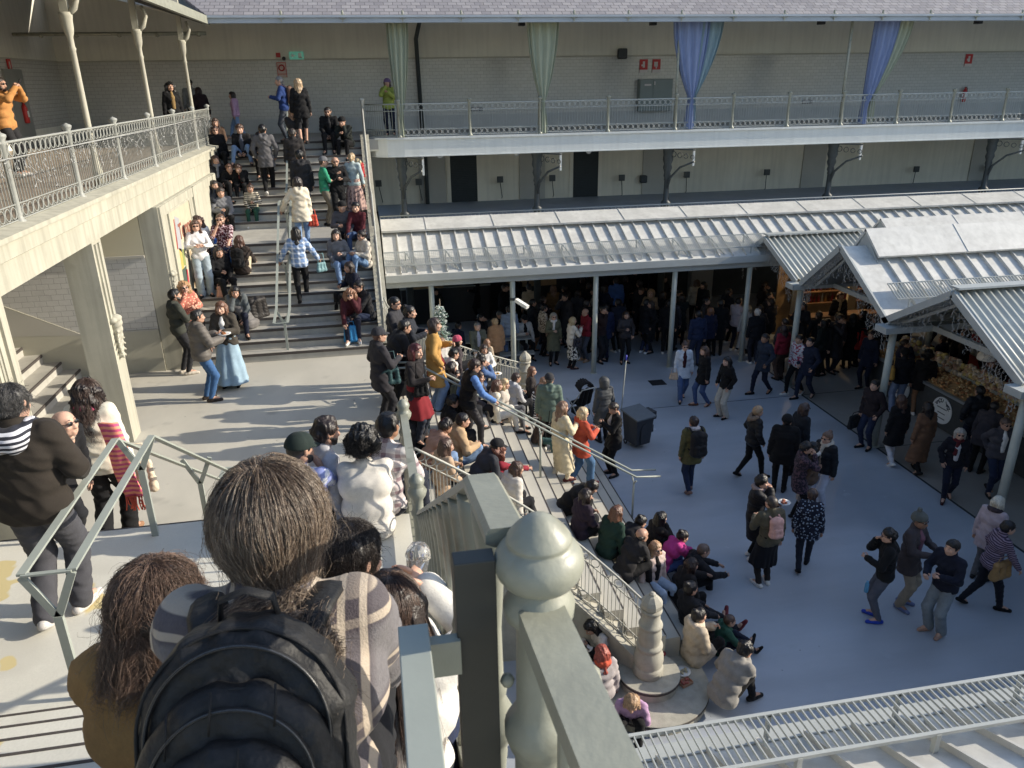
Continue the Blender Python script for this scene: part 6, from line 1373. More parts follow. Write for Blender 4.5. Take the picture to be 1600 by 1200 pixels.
handbag(wpt(a[0], a[1]['wrr']+V3(.04, .1, -.24)), (36, 36, 40), 'black soft briefcase beside the middle canopy post', .42, .3, .08, 20, .12, 'briefcase')
p(G(1392, 725, 0), 90, 'person in a long black coat with a white bag strap, back turned', g3, fem=True, hair='long', hc=(86, 52, 36), top=(28, 28, 32), tlen='knee', bot=(215, 215, 222), h=1.68, pose='walk', stride=.12, shoe=WS)
p(G(1432, 738, 0), 92, 'person in a long camel coat with a hair band, back turned', g3, fem=True, hair='long', hc=(34, 24, 24), top=(120, 86, 62), tlen='long', bot=BK, h=1.68, pose='walk', stride=.14)
p(G(1477, 780, 0), -120, 'person in sunglasses and dark red scarf walking towards the camera', g3, pose='walk', stride=.15, fem=True, hair='bob', hc=(190, 180, 165), glasses='sun', top=(32, 32, 42), inner=(200, 200, 205), scarf=(100, 26, 36), bot=NV, h=1.64, arms=('down', 'pocket'), shoe=(70, 24, 30), skin='pale')
p(G(1510, 715, 0), 80, 'person in a padded black jacket choosing at the nut stall', g3, hair='short', hc=(34, 30, 30), top=(34, 38, 48), puff=1, bot=NV, h=1.76, arms=('pocket', 'hold'), shoe=(70, 40, 44))
p(G(1543, 770, 0), -100, 'person in a charcoal jumper with white collar strolling, hands behind', g3, pose='walk', stride=.12, hair='short', hc=(110, 84, 70), glasses='sun', top=(78, 76, 84), bot=DJ, h=1.74, arms=('back', 'back'), fat=1.12, scarf=None, inner=WH, skin='mid')
p(G(1522, 738, 0), 30, 'person in dark grey bending behind the charcoal jumper', g3, hair='short', hc=(40, 34, 34), top=(66, 62, 68), bot=BK, h=1.70, lean=.5, tlen='thigh')
# by the canopy edge
p(G(1188, 615, 0), 195, 'person in a dark blue jacket striding left with chequered trainers', g7, pose='walk', stride=.25, hair='short', hc=(40, 28, 26), top=(48, 58, 76), bot=NV, h=1.76, arms=('pocket', 'down'), tlen='thigh', skin='tan', shoe=BK)
p(G(1217, 593, 0), 100, 'person with long dark hair in a crimson coat and brown trousers', g7, fem=True, hair='long', hc=(52, 32, 32), top=(140, 26, 48), bot=(80, 62, 54), bwide=.01, h=1.66, arms=('down', 'pocket'))
p(G(1256, 622, 0), 200, 'person in a navy coat with sunglasses on the head beside the gable post', g7, pose='walk', stride=.24, hair='short', hc=(34, 26, 26), top=(36, 44, 66), bot=(40, 50, 74), tlen='thigh', h=1.76, arms=('pocket', 'pocket'), skin='pale')
p(G(1240, 616, 0), 195, 'person in a white varsity jacket half hidden by the gable post', g7, pose='walk', stride=.22, hair='short', hc=(30, 26, 26), top=(205, 205, 212), tpat='letters', tc2=(150, 60, 80), bot=BK, h=1.74, arms=('down', 'down'), shoe=WS)
p(G(1283, 585, 0), 180, 'dark-haired youth in a black hooded coat under the middle pavilion', g7, hair='short', hc=(24, 20, 20), top=BK, bot=BK, tlen='thigh', h=1.72, hood=True, skin='pale')
p(G(1298, 580, 0), 80, 'person in a grey padded coat, back turned, under the middle pavilion', g7, hair='short', hc=(44, 36, 32), top=(74, 68, 70), puff=1, bot=NV, tlen='thigh', h=1.80, fat=1.1)
p(G(1322, 575, 0), 70, 'person in a full-length black coat facing the lit stall', g7, fem=True, hair='long', hc=(26, 20, 20), top=BK, tlen='long', bot=BK, h=1.70, fat=1.1)
p(G(1338, 572, 0), 110, 'second long black coat beside the red bag at the lit stall', g7, hair='short', hc=(26, 22, 22), top=(24, 26, 32), tlen='long', bot=BK, h=1.76, fat=1.1)
p(G(1363, 580, 0), -60, 'person in a dark top and grey trousers with crossed feet', g7, hair='short', hc=(30, 26, 26), top=BK, bot=(120, 116, 114), h=1.76, shoe=BK)
p(G(1388, 574, 0), -80, 'person in a dark top and white trousers near the nut stall', g7, hair='short', hc=(40, 30, 28), top=BK, bot=(185, 178, 170), h=1.74)
a = p(G(1398, 645, 0), 70, 'person in a black knit cap, denim jeans and mustard bag at the stall', g7, hair='short', hat='beanie', hatc=(26, 26, 30), top=(34, 36, 44), bot=(120, 140, 175), bwide=.02, h=1.76)
handbag(wpt(a[0], a[1]['pel']+V3(-.26, -.05, .22)), (190, 145, 50), 'mustard yellow messenger bag at the stall', .36, .28, .3, 60, .14)
p(G(1432, 648, 0), 60, 'person with curly black hair, black coat and tan trousers at the stall', g7, hair='afro', hc=(22, 18, 18), top=(36, 34, 34), tlen='thigh', bot=(150, 110, 76), h=1.74, hood=True, shoe=WS)
p(V3(14.9, 15.6, 0), -120, 'fair-haired stallholder behind the heaps of nuts', g7, fem=True, hair='long', hc=(140, 86, 60), top=(88, 80, 74), bot=DK, h=1.66, head=(0, .3, 0), inner=(120, 118, 110))
p(V3(15.4, 13.4, 0), -160, 'stallholder in dark clothes beside the white hanging lamp', g7, hair='short', hc=(30, 26, 26), top=(44, 42, 46), bot=DK, h=1.72, lean=.2)
p(V3(14.6, 21.75, 0), -100, 'stallholder in a beige scarf inside the warmly lit stall', g7, fem=True, hair='bob', hc=(110, 70, 52), top=(46, 40, 40), scarf=(190, 160, 120), bot=DK, h=1.80)
# under the long canopy, those one can tell apart
p(G(831, 548, 0), 10, 'person in glasses and a dark coat with bare calves under the canopy', g7, hair='short', hc=(36, 28, 26), top=(40, 38, 44), tlen='knee', bot=(150, 110, 80), h=1.74, arms=('hold', 'hold'))
p(G(848, 556, 0), 10, 'person in a patterned beige and white jacket under the canopy', g7, fem=True, hair='bun', hc=(30, 24, 24), top=(200, 185, 165), tpat='print', tc2=(110, 95, 80), bot=BK, h=1.70)
p(G(864, 569, 0), -85, 'person with long grey-blond hair, sunglasses and an olive coat', g7, fem=True, hair='long', hc=(176, 164, 146), glasses='sun', top=(98, 98, 76), tlen='knee', bot=BK, h=1.68, scarf=(220, 215, 210), arms=('down', 'hold'), skin='pale')
a = p(G(892, 576, 0), 10, 'person with a blond bob, cream jacket and black and white skirt', g7, fem=True, hair='bob', hc=(200, 170, 110), glasses='clear', top=(226, 216, 200), bot=BK, skirt=((225, 220, 210), .58, .05, 'letters', (30, 30, 34)), h=1.64, arms=('hold', 'phone'), shoe=(60, 26, 30), skin='pale')
handbag(wpt(a[0], a[1]['pel']+V3(.26, .08, .05)), (60, 58, 66), 'grey handbag on the arm of the cream jacket', .32, .24, .25, 20)
p(G(915, 564, 0), 195, 'person in a red jacket and grey trousers behind the canopy post', g7, hair='bald', hc=(80, 66, 56), top=(150, 24, 40), bot=(80, 82, 92), h=1.72, arms=('hold', 'fold'), shoe=(150, 120, 90))
p(G(944, 563, 0), 92, 'person in a navy jacket and trousers, back turned, right of the post', g7, hair='short', hc=(40, 30, 28), top=(34, 46, 84), bot=(32, 40, 70), h=1.82, tlen='thigh', fat=1.1)
p(G(964, 550, 0), 100, 'person in a dark blue hooded jacket with white soles', g7, hair='short', hc=(44, 34, 30), top=(42, 46, 62), bot=BK, h=1.76, shoe=WS)
p(G(1005, 552, 0), 20, 'person in a black jacket, blue jeans and bright white trainers', g7, hair='short', hc=(30, 26, 26), top=(28, 28, 34), bot=(44, 56, 92), tlen='thigh', h=1.80, shoe=(240, 240, 240), arms=('hold', 'plate'))
p(G(1040, 553, 0), 60, 'person in black with a white belt strap beside the canopy post', g7, hair='short', hc=(30, 26, 26), top=(26, 26, 30), bot=BK, h=1.78, shoe=WS)
p(G(1086, 572, 0), 90, 'person in a navy fleece and jeans behind the white jacket', g7, hair='short', hc=(26, 24, 26), top=(36, 50, 84), bot=(44, 56, 88), h=1.76)
p(G(1105, 560, 0), 100, 'person with copper hair and a navy coat deep under the canopy', g7, fem=True, hair='bob', hc=(140, 84, 44), top=(32, 40, 70), tlen='thigh', bot=BK, h=1.66)
p(G(1130, 535, 0), 20, 'tall bearded person in a dark jumper under the canopy', g7, hair='short', hc=(60, 42, 34), top=(34, 34, 40), bot=BK, h=1.84, beard=(80, 56, 44), shoe=WS)
p(G(1146, 548, 0), 30, 'person in a pinkish white jumper and dark jeans, back turned', g7, hair='short', hc=(32, 26, 26), top=(205, 188, 192), bot=NV, h=1.76, arms=('hold', 'hold'), fat=1.08, shoe=WS)
p(G(1162, 556, 0), 80, 'person in a long pale grey coat beside the corner post', g7, fem=True, hair='bob', hc=(180, 160, 120), top=(190, 186, 184), tlen='long', bot=BK, h=1.66, shoe=WS)
p(G(1176, 568, 0), 85, 'person with white hair and a black jacket by the corner post', g7, hair='short', hc=(215, 205, 195), top=(28, 30, 38), bot=(40, 44, 58), h=1.74, shoe=WS)
p(V3(5.1, 25.2, 0), 92, 'person in a pale beige jacket, back turned, deep under the canopy', g7, hair='short', hc=(60, 60, 66), top=(200, 180, 150), bot=BK, h=1.76)
p(V3(5.9, 25.0, 0), 92, 'person in a long mustard coat deep under the canopy', g7, fem=True, hair='long', hc=(150, 100, 60), top=(130, 92, 50), tlen='long', bot=BK, h=1.72)
p(V3(8.2, 25.2, 0), 92, 'person in a sky-blue padded jacket deep under the canopy', g7, hair='short', hc=(60, 46, 40), top=(86, 122, 186), puff=1, bot=NV, h=1.80, fat=1.1)
p(V3(8.9, 23.6, 0), -120, 'person in a tan hooded top at the standing tables', g7, hair=None, hat='hood', top=(160, 130, 96), bot=DK, h=1.74, arms=('hold', 'hold'))
p(V3(10.9, 24.6, 0), 60, 'person in a pale fawn coat bending at the back of the canopy', g7, fem=True, hair='long', hc=(120, 90, 66), top=(196, 178, 150), bot=DK, h=1.72, lean=.3)
p(V3(7.2, 24.4, 0), 160, 'person in a cream cardigan with dark inner top under the canopy', g7, fem=True, hair='bun', hc=(34, 26, 26), top=(196, 186, 168), inner=BK, bot=DK, h=1.70)
# at the shaded table and behind the curved railing
p(V3(3.1, 23.35, .45), -20, 'person in a black jumper raising a cup at the shaded table', g7, pose='sit', hair='short', hc=(24, 20, 20), top=(32, 32, 38), bot=BK, h=1.76, drop=.45, arms=('lap', 'face'))
p(V3(3.75, 23.5, .45), -60, 'grey-haired person in a dark jumper at the shaded table', g7, pose='sit', hair='grey', hc=(130, 124, 118), top=(40, 40, 46), bot=BK, h=1.76, drop=.45)
p(V3(2.3, 22.6, .45), 40, 'person in a navy jacket at the near end of the shaded table', g7, pose='sit', hair='short', hc=(24, 20, 22), top=(34, 40, 66), bot=BK, h=1.74, drop=.45)
p(V3(4.45, 22.9, .45), -80, 'person in a black cap, white sleeves and dark gilet at the table', g7, pose='sit', hair='short', hat='cap', hatc=BK, top=(190, 188, 184), inner=BK, bot=BK, h=1.76, drop=.45, arms=('fwd', 'hold'), glasses='sun')
p(G(797, 562, 0), 90, 'person in a pale blue denim jacket and jeans, back turned by the lamp post', g7, hair='short', hc=(40, 30, 28), top=(140, 156, 178), bot=(92, 112, 150), h=1.76)
p(V3(4.2, 25.2, 0), -40, 'bald person in black standing behind the shaded table', g7, hair='buzz', hc=(70, 60, 54), top=(28, 28, 32), bot=BK, h=1.82)
p(G(748, 590, 0), -80, 'person with cropped grey hair in a grey-green gilet leaning on the railing', g7, hair='buzz', hc=(130, 125, 118), top=(96, 98, 84), inner=(170, 175, 195), bot=DK, h=1.74, arms=('fwd', 'fwd'), skin='pale')
p(G(776, 582, 0), 110, 'person with blond bun wrapped in a camel shawl behind the railing', g7, fem=True, hair='bun', hc=(205, 165, 105), top=(186, 140, 96), tt=.05, tlen='thigh', bot=(120, 96, 76), h=1.70)
p(G(762, 600, 0), 60, 'child with light brown hair beside the camel shawl', g7, fem=True, hair='long', hc=(160, 112, 76), top=(190, 170, 145), bot=DK, h=1.36)
# the rest of the shaded crowd: nothing tells them apart
rr = random.Random(4)
lab = 'person in dark clothes standing in the deep shade of the canopy crowd'
spots = []
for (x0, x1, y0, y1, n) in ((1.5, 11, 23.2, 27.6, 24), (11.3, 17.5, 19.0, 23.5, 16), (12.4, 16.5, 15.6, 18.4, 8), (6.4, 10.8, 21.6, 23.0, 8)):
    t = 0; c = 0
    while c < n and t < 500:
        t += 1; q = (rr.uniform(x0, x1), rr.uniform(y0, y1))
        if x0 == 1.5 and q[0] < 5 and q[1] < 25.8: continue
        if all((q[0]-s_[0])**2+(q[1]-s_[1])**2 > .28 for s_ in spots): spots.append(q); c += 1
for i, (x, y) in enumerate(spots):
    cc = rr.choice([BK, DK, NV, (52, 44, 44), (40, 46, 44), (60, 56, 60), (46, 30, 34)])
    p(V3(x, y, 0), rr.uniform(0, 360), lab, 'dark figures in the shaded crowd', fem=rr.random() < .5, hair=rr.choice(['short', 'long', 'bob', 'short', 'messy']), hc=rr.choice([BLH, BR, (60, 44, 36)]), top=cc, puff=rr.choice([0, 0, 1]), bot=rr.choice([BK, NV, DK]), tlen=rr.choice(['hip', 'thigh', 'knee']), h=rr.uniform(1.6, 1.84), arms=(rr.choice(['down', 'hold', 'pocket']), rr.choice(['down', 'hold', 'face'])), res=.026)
# ============================================================ FOREGROUND PEOPLE
def fn_mesh(fn, lo, hi, res):
    n = [int((hi[i]-lo[i])/res)+1 for i in range(3)]
    ax = [lo[i]+res*np.arange(n[i]) for i in range(3)]
    X, Y, Z = np.meshgrid(*ax, indexing='ij'); return nets(fn(X, Y, Z).astype(np.float32), np.array(lo, float), res)
def strand_mesh(name, root, J, hsc, n, L, curl, cols, seed=1, seg=15, rad=.0011, crown=(0, -.03, .12), back=.35, vol=1.10, stop=-.05, side=0., face_y=.5, wind=.0, zmin=-.35, zmax=2., gather=None):
    g_ = np.random.default_rng(seed); c = np.array([0, -.012, .03]); rd = np.array([.092, .106, .100])
    D = g_.normal(size=(n*4, 3)); D /= np.linalg.norm(D, axis=1)[:, None]
    D = D[(D[:, 2] > zmin) & (D[:, 2] < zmax) & ~((D[:, 1] > face_y) & (D[:, 2] < .62))][:n]; n = len(D)
    p = c+D*rd*1.03; P = np.zeros((n, seg, 3)); st = (L/seg)*g_.uniform(.65, 1.1, n)[:, None]; cr = np.array(crown); st0 = st; g2 = g_.normal(size=(n, 3))
    ph = g_.uniform(0, 6.28, n)[:, None]; k1 = g_.uniform(.7, 1.5, n)[:, None]; layer = g_.uniform(1.03, vol, n)[:, None]
    lock = np.round(np.arctan2(D[:, 0], -D[:, 1])*9)[:, None]          # strands fall together in locks
    wild = (g_.uniform(0, 1, n) < .07)[:, None]
    for i in range(seg):
        t = i/(seg-1); off = curl*t**1.3*np.concatenate([np.cos(lock*2.1+ph*.25+11*t*k1), np.sin(lock*1.3+ph*.25+11*t*k1), .5*np.sin(lock+ph*.3+9*t)], 1)
        P[:, i] = p+off+wild*t*t*.05*np.concatenate([np.sin(ph*3), np.cos(ph*5), np.sin(ph*7)], 1)
        f = np.array([side, -back*.25, -1.])+.8*(p-cr)/(np.linalg.norm(p-cr, axis=1)[:, None]+.05)*(1-t)
        f[:, 0] += .05*np.sin(lock[:, 0]*3+5*t)
        if gather is not None:
            gd = np.array(gather)+.012*g2-p; gl = np.linalg.norm(gd, axis=1)[:, None]; w_ = np.clip((.07-p[:, 2:3])/.09, 0, 1)*3.2; f = f+gd/(gl+.01)*w_; st = np.minimum(st0, gl*.35+.0012)
        f /= np.linalg.norm(f, axis=1)[:, None]; q = p+f*st
        e = (q-c)/rd; le = np.linalg.norm(e, axis=1)[:, None]; inside = (le < layer+.02*t) | ((q[:, 2:3] > stop+.03) & (le < layer*1.15))
        p = np.where(inside, c+e/le*rd*(layer+.08*t*(vol-1.02)*8*.3), q)
    T = np.gradient(P, axis=1); T /= np.linalg.norm(T, axis=2)[..., None]+1e-9
    u = np.cross(T, np.array([.3, .9, .2])); u /= np.linalg.norm(u, axis=2)[..., None]+1e-9; v = np.cross(T, u)
    r = rad*(1-.55*np.linspace(0, 1, seg)**2)[None, :, None]
    ring = np.stack([P+r*(u*math.cos(a)+v*math.sin(a)) for a in (0, 2.094, 4.189)], 2)      # n, seg, 3, 3
    V = ring.reshape(-1, 3); I = np.arange(n*seg*3).reshape(n, seg, 3)
    F = np.stack([I[:, :-1], np.roll(I, -1, 2)[:, :-1], np.roll(I, -1, 2)[:, 1:], I[:, 1:]], -1).reshape(-1, 4)
    mi = np.repeat(g_.integers(0, len(cols), n), (seg-1)*3)
    return mesh_np(name, xf(V, J['Rh'], J['hd'], hsc), [F], [hairmat(x) for x in cols], mi, True, root)
def flannel():
    if 'flannel' in MC: return MC['flannel']
    m = mat('flannel', srgb((108, 105, 108)), .9, .12, 14, .3, 220, fine=.10); nt = m.node_tree; L = nt.links; b = nt.nodes['Principled BSDF']; b.inputs['Sheen Weight'].default_value = .1
    src = b.inputs['Base Color'].links[0].from_socket; tc = node(nt, 'ShaderNodeTexCoord'); sx = node(nt, 'ShaderNodeSeparateXYZ'); L.new(tc.outputs['Object'], sx.inputs[0])
    def band(sock, pitch, a, w, off=0.):
        n1 = node(nt, 'ShaderNodeMath', operation='MULTIPLY_ADD'); n1.inputs[1].default_value = 1/pitch; n1.inputs[2].default_value = 10.37+off; L.new(sock, n1.inputs[0])
        n2 = node(nt, 'ShaderNodeMath', operation='FRACT'); L.new(n1.outputs[0], n2.inputs[0])
        n3 = node(nt, 'ShaderNodeMath', operation='SUBTRACT'); n3.inputs[1].default_value = a; L.new(n2.outputs[0], n3.inputs[0])
        n4 = node(nt, 'ShaderNodeMath', operation='ABSOLUTE'); L.new(n3.outputs[0], n4.inputs[0])
        n5 = node(nt, 'ShaderNodeMapRange'); n5.inputs[1].default_value = w*1.15; n5.inputs[2].default_value = w*.85; L.new(n4.outputs[0], n5.inputs[0]); return n5.outputs[0]
    def over(base, fac, col, amt):
        ml = node(nt, 'ShaderNodeMath', operation='MULTIPLY'); ml.inputs[1].default_value = amt; L.new(fac, ml.inputs[0])
        mx = node(nt, 'ShaderNodeMix', data_type='RGBA'); L.new(ml.outputs[0], mx.inputs[0]); L.new(base, mx.inputs[6]); mx.inputs[7].default_value = (*srgb(col), 1); return mx.outputs[2]
    for sock, o in ((sx.outputs[2], .1), (sx.outputs[0], .35)):
        src = over(src, band(sock, .21, .5, .17, o), (62, 52, 58), .55)
        src = over(src, band(sock, .21, .40, .035, o), (190, 176, 158), .75)
        src = over(src, band(sock, .21, .60, .035, o), (190, 176, 158), .75)
    L.new(src, b.inputs['Base Color']); return m
MC['cloth_(1, 2, 3)_None_None'] = flannel()
HB = [(150, 124, 98), (126, 102, 80), (170, 146, 118), (104, 82, 64)]
# --- person in flannel with the black backpack, seated on the top step
q0 = PY(420, 900, 1.42)
a = p(V3(q0[0], 1.16, ZG-RISE+.13), 86, 'person in a grey plaid flannel shirt with a large black backpack, nearest the camera', g8, pose='sit', fem=True, hair='short', hc=(58, 46, 37), top=(1, 2, 3), bot=DK, h=1.78, lean=.28, hunch=.14, arms=('knee', 'knee'), res=.011, fat=1.06, hk=.93, fold=.6, tt=.026, drop=.36, skin='pale', head=(-.05, -.12, 0))
root, J = a; hsc = J['s']*.95
strand_mesh('hair_strands', root, J, hsc, 9000, .34, .012, HB, 3, 20, .00062, back=.4, vol=1.30, side=.03, crown=(-.012, -.015, .13), gather=(.03, -.10, -.105))
def curl_locks(root, J, hsc, tie, n, per, L, cols, seed, side=.6):
    g_ = np.random.default_rng(seed); seg = 22; V = []; F = []; M = []; b0 = 0; tie = np.array(tie)
    for k in range(n):
        az = g_.uniform(-1.2, 1.1)+side; d = np.array([math.sin(az)*1.05, -.80-.35*g_.random(), .16-.40*g_.random()]); d /= np.linalg.norm(d); l = L*g_.uniform(.55, 1.1); w = g_.uniform(.012, .026); fr = g_.uniform(7, 12); p0 = g_.uniform(0, 6.28)
        t = np.linspace(0, 1, seg)[:, None]; c = tie+d*l*(t-.25*t*t)+np.array([0, -.07, -.06])*t*t*l/.3
        a_ = fr*t+p0; c = c+w*np.sin(np.minimum(t*4, 1)*1.57)*np.concatenate([np.cos(a_), .6*np.sin(a_), np.sin(a_)], 1)
        off = g_.normal(size=(per, 1, 3))*.0055*(1+.6*np.sin(3.1*t))[None]+g_.normal(size=(per, 1, 3))*.018*(t**2)[None]*(g_.random((per, 1, 1)) < .15)
        P = c[None]+off; T = np.gradient(P, axis=1); T /= np.linalg.norm(T, axis=2)[..., None]+1e-9; u = np.cross(T, [.3, .9, .2]); u /= np.linalg.norm(u, axis=2)[..., None]+1e-9; v = np.cross(T, u); r = .0007*(1-.6*t[None])
        ring = np.stack([P+r*(u*math.cos(q_)+v*math.sin(q_)) for q_ in (0, 2.094, 4.189)], 2); I = np.arange(per*seg*3).reshape(per, seg, 3)+b0
        V.append(ring.reshape(-1, 3)); F.append(np.stack([I[:, :-1], np.roll(I, -1, 2)[:, :-1], np.roll(I, -1, 2)[:, 1:], I[:, 1:]], -1).reshape(-1, 4)); M.append(np.repeat(g_.integers(0, len(cols), per), (seg-1)*3)); b0 += per*seg*3
    return mesh_np('hair_curls', xf(np.concatenate(V), J['Rh'], J['hd'], hsc), [np.concatenate(F)], [hairmat(x) for x in cols], np.concatenate(M), True, root)
curl_locks(root, J, hsc, (.03, -.10, -.105), 80, 120, .27, HB, 6, .30)
# backpack
bp = empty('backpack', wpt(root, J['ch']), root.rotation_euler[2], 'large black backpack with curved zips on the plaid flannel shirt', 'backpack')
Bx = np.stack([J['rt2'], J['fw2'], J['up2']], 1)
nyl = mat('black_nylon', (.018, .018, .019), .58, .35, 9, .55, 42, spec=.35, fine=.22); zipm = mat('zip_teeth', (.10, .10, .10), .35, .3, 300, metal=.6); webm = mat('webbing', (.012, .012, .013), .7, .3, 60, .3, 300)
def arch(X, Z, w, z0, z1, r):
    """signed distance of a tombstone outline"""
    zc = z1-w; d1 = np.sqrt(X**2+np.maximum(Z-zc, 0)**2)-w; return np.maximum(d1, z0-Z)
def slab(w, z0, z1, y0, y1, rnd, bulge, ph):
    def f(X, Y, Z):
        d2 = arch(X, Z, w-rnd, z0+rnd, z1-rnd, 0); yb = y0-bulge*np.clip(1-(X/w)**2, 0, 1)*np.clip(1-((Z-(z0+z1)/2)/((z1-z0)/2))**4, 0, 1)
        dy = np.maximum(yb+rnd-Y, Y-(y1-rnd)); q = np.sqrt(np.maximum(d2, 0)**2+np.maximum(dy, 0)**2)+np.minimum(np.maximum(d2, dy), 0)-rnd
        return q+.005*(np.abs(np.sin(24*Z+15*X+ph+3*np.sin(13*X)))-.6)+.004*(np.abs(np.sin(31*X-19*Z+ph+2*np.sin(17*Z)))-.6)+.0025*np.sin(80*X*Z*6+ph)
    return fn_mesh(f, (-w-.03, y0-bulge-.03, z0-.03), (w+.03, y1+.03, z1+.03), .0085)
def bput(nm, VF, m): return mesh_np(nm, np.asarray(VF[0]) @ Bx.T, [VF[1]], m, None, True, bp)
def archpts(w, z0, z1, y, n=26):
    zc = z1-w; pts = [(-w, y, z0)]+[(-w, y, lerp(z0, zc, t)) for t in (.33, .66)]
    pts += [(w*math.cos(pi-pi*i/n), y, zc+w*math.sin(pi*i/n)) for i in range(n+1)]+[(w, y, lerp(zc, z0, t)) for t in (.33, .66, 1)]
    return [tuple(Bx @ np.array(q_)) for q_ in pts]
layers = ((.178, -.33, .205, -.30, -.145, .05, .0), (.160, -.33, .120, -.345, -.27, .03, .012), (.142, -.33, .045, -.39, -.33, .028, .015))
for i, (w, z0, z1, y0, y1, rn, bu) in enumerate(layers):
    bput(['main_pack', 'middle_pocket', 'front_pocket'][i], slab(w, z0, z1, y0, y1, rn, bu, i*1.7), nyl)
    q = MB(); q.tube(archpts(w-.008, z0+.02, z1-.008, y0+.020, 30), .0036, 6); q.build('piping', webm, bp)
    q = MB(); q.tube(archpts(w-.030, z0+.03, z1-.030, y0-bu*.4-.004, 30), .0075, 6, flat=.5); q.build('zip_tape', webm, bp)
    q = MB(); q.tube(archpts(w-.030, z0+.03, z1-.030, y0-bu*.4-.0085, 30), .0028, 5); q.build('zip', zipm, bp)
q = MB(); q.tube([tuple(Bx @ np.array(v_)) for v_ in ((-.05, -.20, .195), (-.045, -.215, .232), (0, -.222, .248), (.045, -.215, .232), (.05, -.20, .195))], .013, 6, flat=.35); q.build('top_handle', webm, bp)
for sg in (-1, 1):
    q = MB(); q.tube([tuple(Bx @ np.array(v_)) for v_ in ((sg*.075, -.17, .13), (sg*.10, -.11, .185), (sg*.115, -.02, .205), (sg*.122, .07, .175), (sg*.125, .145, .06), (sg*.13, .14, -.05))], [.036, .036, .036, .036, .034, .03], 8, flat=.3); q.build('strap', nyl, bp)
    q = MB(); q.tube([tuple(Bx @ np.array(v_)) for v_ in ((sg*(.118), -.355, -.20), (sg*.12, -.375, -.235), (sg*.116, -.38, -.265))], [.004, .006, .004], 6); q.build('zip_pull', zipm, bp)
for (x, z0, z1, y) in ((-.03, .055, .118, -.362), (.07, .06, .122, -.36), (-.10, .02, .09, -.355), (.02, -.02, .045, -.408)):
    q = MB(); q.tube([tuple(Bx @ np.array(v_)) for v_ in ((x, y, z0), (x+.004, y-.004, (z0+z1)/2), (x+.002, y+.012, z1))], .0022, 5); q.build('seam', webm, bp)
# --- person with brown wavy hair and tan jacket, to the left and one step lower
q1 = PY(250, 900, 1.80)
a = p(V3(q1[0]-.04, 1.72, ZG-3*RISE), 80, 'person with brown wavy hair and a tan jacket beside the plaid shirt', g8, pose='sit', fem=True, hair='bob', hc=(50, 34, 26), top=(150, 112, 60), bot=DK, h=1.78, hk=.94, lean=.08, arms=('knee', 'knee'), res=.012, skin='mid', head=(-.5, .1, 0), tt=.03, fat=1.05)
strand_mesh('hair_strands', a[0], a[1], a[1]['s']*.97, 5000, .26, .026, [(128, 96, 76), (104, 78, 60), (146, 112, 90)], 8, 17, .0006, vol=1.16)
# --- short dark hair and white collar
q2 = PY(520, 860, 2.15)
a = p(V3(q2[0]-.01, 2.10, ZG-4*RISE), 70, 'person with short dark hair and a white ribbed collar on the near stairs', g8, pose='sit', hair='short', hc=(34, 28, 26), top=(205, 203, 198), bot=DK, h=1.74, lean=.18, arms=('knee', 'knee'), res=.012, skin='pale', scarf=(215, 213, 208), head=(-.45, .1, 0))
strand_mesh('hair_strands', a[0], a[1], a[1]['s']*1.02, 4500, .07, .005, [(84, 72, 64), (60, 50, 46)], 12, 7, .0007, vol=1.10, zmin=-.30)
# --- long straight dark hair, phone and clear lid
q3 = PY(612, 890, 2.0)
a = p(V3(q3[0]-.03, 1.82, ZG-4*RISE), 84, 'person with long straight dark hair in a white cable jumper holding a cup', g8, pose='sit', fem=True, hair='long', hc=(46, 32, 27), top=(228, 224, 216), fold=.4, bot=DJ, h=1.66, lean=.22, arms=((-.02, .20, .02), (.10, .36, .26)), res=.011, skin='pale', tt=.024, head=(.1, .1, 0))
strand_mesh('hair_strands', a[0], a[1], a[1]['s']*1.02, 4500, .46, .004, [(98, 70, 56), (70, 50, 42), (124, 92, 72)], 15, 15, .0006, vol=1.10, back=.6)
wr = wpt(a[0], a[1]['wrr']+V3(-.03, .09, .06)); q = MB(); q.lathe([(.030, -.10), (.042, 0), (.046, .004), (.046, .012), (.040, .035), (.024, .055), (.004, .06)], (0, 0, 0), 18)
cupm = mat('clear_plastic', (.9, .9, .9), .05, 0); cupm.node_tree.nodes['Principled BSDF'].inputs['Transmission Weight'].default_value = .9
c_ = q.build('plastic_cup', cupm); c_.location = tuple(wr); c_.rotation_euler = (R(-25), R(10), 0); tag(c_, 'clear plastic cup with domed lid held up by the white cable jumper', 'cup')
ph_ = phone(a, 'phone held low by the person in the white cable jumper')
